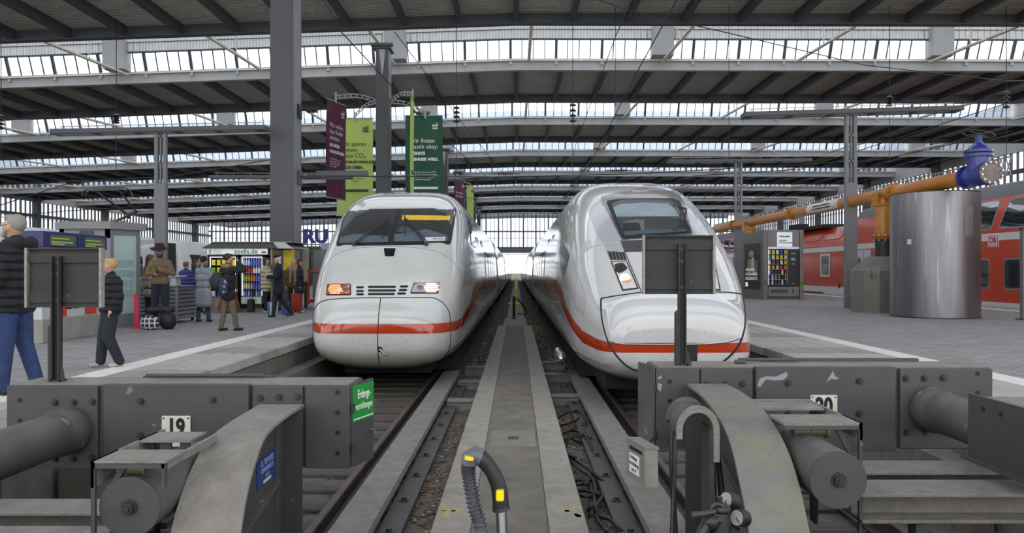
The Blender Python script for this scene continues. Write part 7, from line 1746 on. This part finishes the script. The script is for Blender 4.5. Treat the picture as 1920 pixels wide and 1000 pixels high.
# 3 man with the hat
t, P, Hd, f, r, k = person(-7.9, 17.75, 1.83, -80, 'bearded man in wide black hat and brown sweater holding a cup by the cart', skin=M_skin2, legs=((0, 0, 0, .03), (0, 0, 0, .03)),
    arms=(((.26, .0, 1.16), (.07, .2, 1.22)), ((.26, .0, 1.16), (.06, .23, 1.16))), top=c_tan, hem=.97, trousers=c_navy, shoes=s_blk, hair=h_dark, beard=h_dark, bulk=1.05, hat='wide', look_down=.22, vox=.014, legw=1.15)
MB().tube([P(0, .27, 1.17), P(0, .27, 1.27)], [.03, .04], 12).build('cup', s_blk, t)
# 4 woman with long hair behind the booth
person(-8.72, 19.05, 1.66, 60, 'woman with long wavy brown hair and beige coat between booth and hatted man', top=c_beige, hem=.7, trousers=c_dark, shoes=s_blk, hair=h_brown, hairstyle='long', bulk=1.1)
# 5 violet-blue jacket
person(-9.0, 21.8, 1.52, 70, 'child in violet-blue hooded puffer jacket leaning behind the serving cart', top=c_purple, hem=.9, trousers=c_dark, shoes=s_blk, hair=h_brown, bulk=1.25, puffs=1, arms=(((.27, .05, 1.12), (.2, .25, .98)), ((.27, .05, 1.12), (.2, .25, .98))))
# 6 man facing the camera behind
person(-9.3, 23.6, 1.68, -70, 'dark-haired man in black jacket and khaki trousers left of the kiosk', top=c_blk, hem=.9, trousers=c_olive, shoes=s_blk, hair=h_dark, bulk=1.1, skin=M_skin2)
person(-9.75, 24.6, 1.6, -90, 'dark-haired person in dark coat half hidden beyond the violet-blue jacket', top=c_navy, hem=.8, trousers=c_dark, shoes=s_blk, hair=h_dark, skin=M_skin2)
# 7 grey coat
t, P, Hd, f, r, k = person(-7.82, 20.0, 1.63, 75, 'woman in long grey wool coat and black beanie seen from behind', legs=((0, 0, 0, .08), (0, 0, 0, .06)), arms=(((.26, .08, 1.15), (.2, .2, 1.05)), ((.27, .0, 1.13), (.25, .12, .98))),
    top=c_grey, hem=.42, trousers=c_blk, shoes=s_blk, hair=h_dark, hat='beanie', bulk=1.15, legw=.85)
for s in (-1, 1): MB().tube([P(s*.16, 0, .1), P(s*.15, 0, .3)], .055, 12).build('sock', cloth('teal', '#2b4450'), t)
remesh(MB().cap(P(-.05, 0, 1.5), .07, P(.05, 0, 1.5), .07), 'scarf', cloth('dull_green', '#4a4c46'), t, .014, 2)
# 8 woman with backpack
t, P, Hd, f, r, k = person(-6.12, 17.0, 1.64, 40, 'woman in black parka with fur hood and backpack, arm raised, walking away', legs=((-.05, -.13, 0, .0), (.08, .15, .0, .0)),
    arms=(((.27, .0, 1.14), (.2, .12, .95)), ((.36, .22, 1.38), (.1, .2, 1.56))), top=c_blk, hem=.68, trousers=c_olive, shoes=s_blk, hair=h_dark, hairstyle='bun', bulk=1.22, legw=1.1)
remesh(MB().cap(P(-.13, -.06, 1.47), .06, P(.13, -.06, 1.47), .06).cap(P(-.13, -.06, 1.47), .055, P(-.1, .1, 1.44), .05).cap(P(.13, -.06, 1.47), .055, P(.1, .1, 1.44), .05), 'fur_hood', mat('fur_tan', '#8f7a55', .95, 0, .4, 60, 1.0, 80), t, .014, 1, label='tan fur trimmed hood')
for s in (-1, 1):
    fo = (-.13, .15)[0 if s < 0 else 1]; remesh(MB().cap(P(s*.095, fo, .1), .052, P(s*.095, fo*.8, .24), .055), 'boot_shaft', s_blk, t, .014, 1)
remesh(MB().ell(P(-.04, -.23, 1.12), (.16, .12, .2), 14, 10), 'backpack', cloth('navy_bag', '#141826', .6), t, .016, 1)
MB().tube(smooth_path([P(-.14, -.18, 1.25), P(-.13, -.1, 1.45), P(-.12, .05, 1.46)], 4), .018, 6).tube(smooth_path([P(-.2, -.33, 1.12), P(-.1, -.36, 1.05), P(.0, -.34, 1.12)], 4), .012, 6).build('strap', s_blk, t)
remesh(MB().ell(P(.2, -.18, 1.02), (.1, .06, .19), 14, 10), 'tote_bag', mat('patterned_tote', '#232c46', .7, 0, .2, 10, spot='#a9b6cc', spot_scale=16, spot_cut=.56), t, .016, 1, label='blue and white patterned tote')
# 9 rust skirt
person(-8.75, 24.35, 1.5, 85, 'person in long rust-coloured coat and skirt behind the woman with backpack', top=cloth('olive_knit', '#4d4836'), hem=.9, skirt=(c_rust, .06, 1.15), shoes=s_blk, hair=h_dark)
# 11 cream puffer
person(-7.58, 24.2, 1.68, 20, 'person in cream puffer jacket, black trousers and pale shoes by the bottle cooler', top=c_cream, hem=.72, trousers=c_blk, shoes=s_wht, hair=h_dark, hairstyle='bob', bulk=1.28, puffs=1, legs=((0, 0, 0, .01), (0, 0, 0, .01)), arms=(((.27, .05, 1.14), (.2, .22, 1.2)), ((.27, .05, 1.14), (.2, .22, 1.2))))
# 12 old man in black coat
t, P, Hd, f, r, k = person(-6.58, 22.1, 1.71, 195, 'old man in black coat and black beret walking left past the bottle cooler', legs=((.08, .12, 0, .02), (-.06, -.36, .03, .02)),
    arms=(((.26, .02, 1.14), (.15, .28, 1.14)), ((.27, -.02, 1.13), (.27, .02, .86))), top=c_blk, hem=.62, trousers=c_dark, shoes=s_blk, hair=h_white, hairstyle='bob', hat='beret', bulk=1.22, look_down=.15, legw=1.15)
MB().box(-.0, .0, 0, 0, 0, 0) if False else None
MB().tube(smooth_path([P(.12, -.13, 1.2), P(.14, -.03, 1.46), P(.13, .1, 1.3)], 4), .02, 6).build('backpack_strap', cloth('grey_strap', '#3a3d42'), t)
# 13 dark person behind
person(-6.6, 24.4, 1.62, 0, 'dark-haired person in dark coat between the old man and the scarf woman', top=c_navy, hem=.6, trousers=c_blk, shoes=s_wht, hair=h_dark, hairstyle='bob', skin=M_skin2)
# 14 woman with head scarf
t, P, Hd, f, r, k = person(-6.95, 24.95, 1.64, -88, 'woman in beige head scarf and checked shawl standing behind the red suitcase', skin=M_skin, arms=(((.27, .02, 1.14), (.3, .14, .9)), ((.26, .05, 1.14), (.22, .1, .88))), top=c_brown, hem=.8, trousers=c_blk, shoes=s_blk, bulk=1.18, puffs=0, hair=None)
scm = mat('beige_headscarf', '#a3906a', .9, 0, .15, 20)
remesh(MB().ell(Hd(0, -.03, .02), (.098, .1, .12), 14, 10).cap(P(-.08, -.02, 1.5), .07, P(.08, -.02, 1.5), .07), 'head_scarf', scm, t, .013, 1)
pm = plaid_mat().copy(); 
sh = mat('checked_shawl', '#8d7a5c', .95, 0, .35, 14, .5, 50, stretch=(3, 3, 1))
remesh(MB().cap(P(-.12, .06, 1.44), .07, P(.12, .06, 1.44), .07).cap(P(-.09, .13, 1.4), .055, P(-.1, .15, .92), .05).cap(P(.05, .13, 1.4), .055, P(.06, .15, .98), .05), 'checked_shawl', sh, t, .015, 1)
# far people right of the column
person(-7.35, 29.6+.9, 1.6, 180, 'distant person in dark blue coat beside the orange-framed trolley', top=c_navy, hem=.8, trousers=c_blk, shoes=s_blk, hair=h_dark, skin=M_skin2)
# luggage
t = thing('red_suitcase', (-6.7, 24.3, 0), 'red wheeled suitcase with raised handle beside the scarf woman', 'suitcase')
MB().bbox(-6.82, -6.53, 24.2, 24.45, .06, .6, .03).build('case_body', mat('red_shell', '#9a2418', .35, 0, .12, 6), t)
MB().tube([(-6.62, 24.4, .6), (-6.62, 24.4, .98)], .011, 6).tube([(-6.74, 24.4, .6), (-6.74, 24.4, .98)], .011, 6).tube([(-6.76, 24.4, .98), (-6.6, 24.4, .98)], .014, 6).build('pull_handle', M_chrome, t)
for x in (-6.78, -6.57): MB().tube([(x-.015, 24.25, .03), (x+.015, 24.25, .03)], .03, 10).build('wheel', M_black, t)
for q in (.08, .14, .2): MB().box(-6.82+q, -6.81+q, 24.19, 24.2, .1, .56).build('rib', MATS['red_shell'], t)
t = thing('black_suitcase', (-7.98, 24.1, 0), 'small black suitcase left of the bottle cooler base', 'suitcase')
MB().bbox(-8.08, -7.9, 24.0, 24.2, .04, .42, .02).build('case_body', s_blk, t); MB().tube([(-8.03, 24.12, .42), (-8.03, 24.12, .55), (-7.95, 24.12, .55), (-7.95, 24.12, .42)], .01, 6).build('pull_handle', M_bolt, t)
for (x, y, c_, lab) in ((-7.05, 23.3, '#a9adb3', 'white carrier bag on the paving behind the old man in the black coat'), (-6.72, 23.3, '#24407d', 'blue carrier bag hanging behind the old man in the black coat'), (-7.25, 23.7, '#3a5c9c', 'light blue bag at the feet of the cream puffer jacket')):
    t = thing('carrier_bag', (x, y, 0), lab, 'bag'); mb = MB().add([(x-.1, y-.06, 0), (x+.1, y-.06, 0), (x+.1, y+.06, 0), (x-.1, y+.06, 0), (x-.13, y-.02, .36), (x+.12, y-.02, .38), (x+.12, y+.02, .38), (x-.13, y+.02, .36)], [(0, 1, 2, 3), (4, 5, 6, 7), (0, 1, 5, 4), (1, 2, 6, 5), (2, 3, 7, 6), (3, 0, 4, 7)])
    mb.build('bag_body', mat('bag'+c_[1:], c_, .5, 0, .2, 12, .5, 20), t); MB().tube(smooth_path([(x-.06, y, .36), (x-.03, y, .46), (x+.03, y, .46), (x+.06, y, .37)], 4), .008, 5).build('handle', M_black, t)
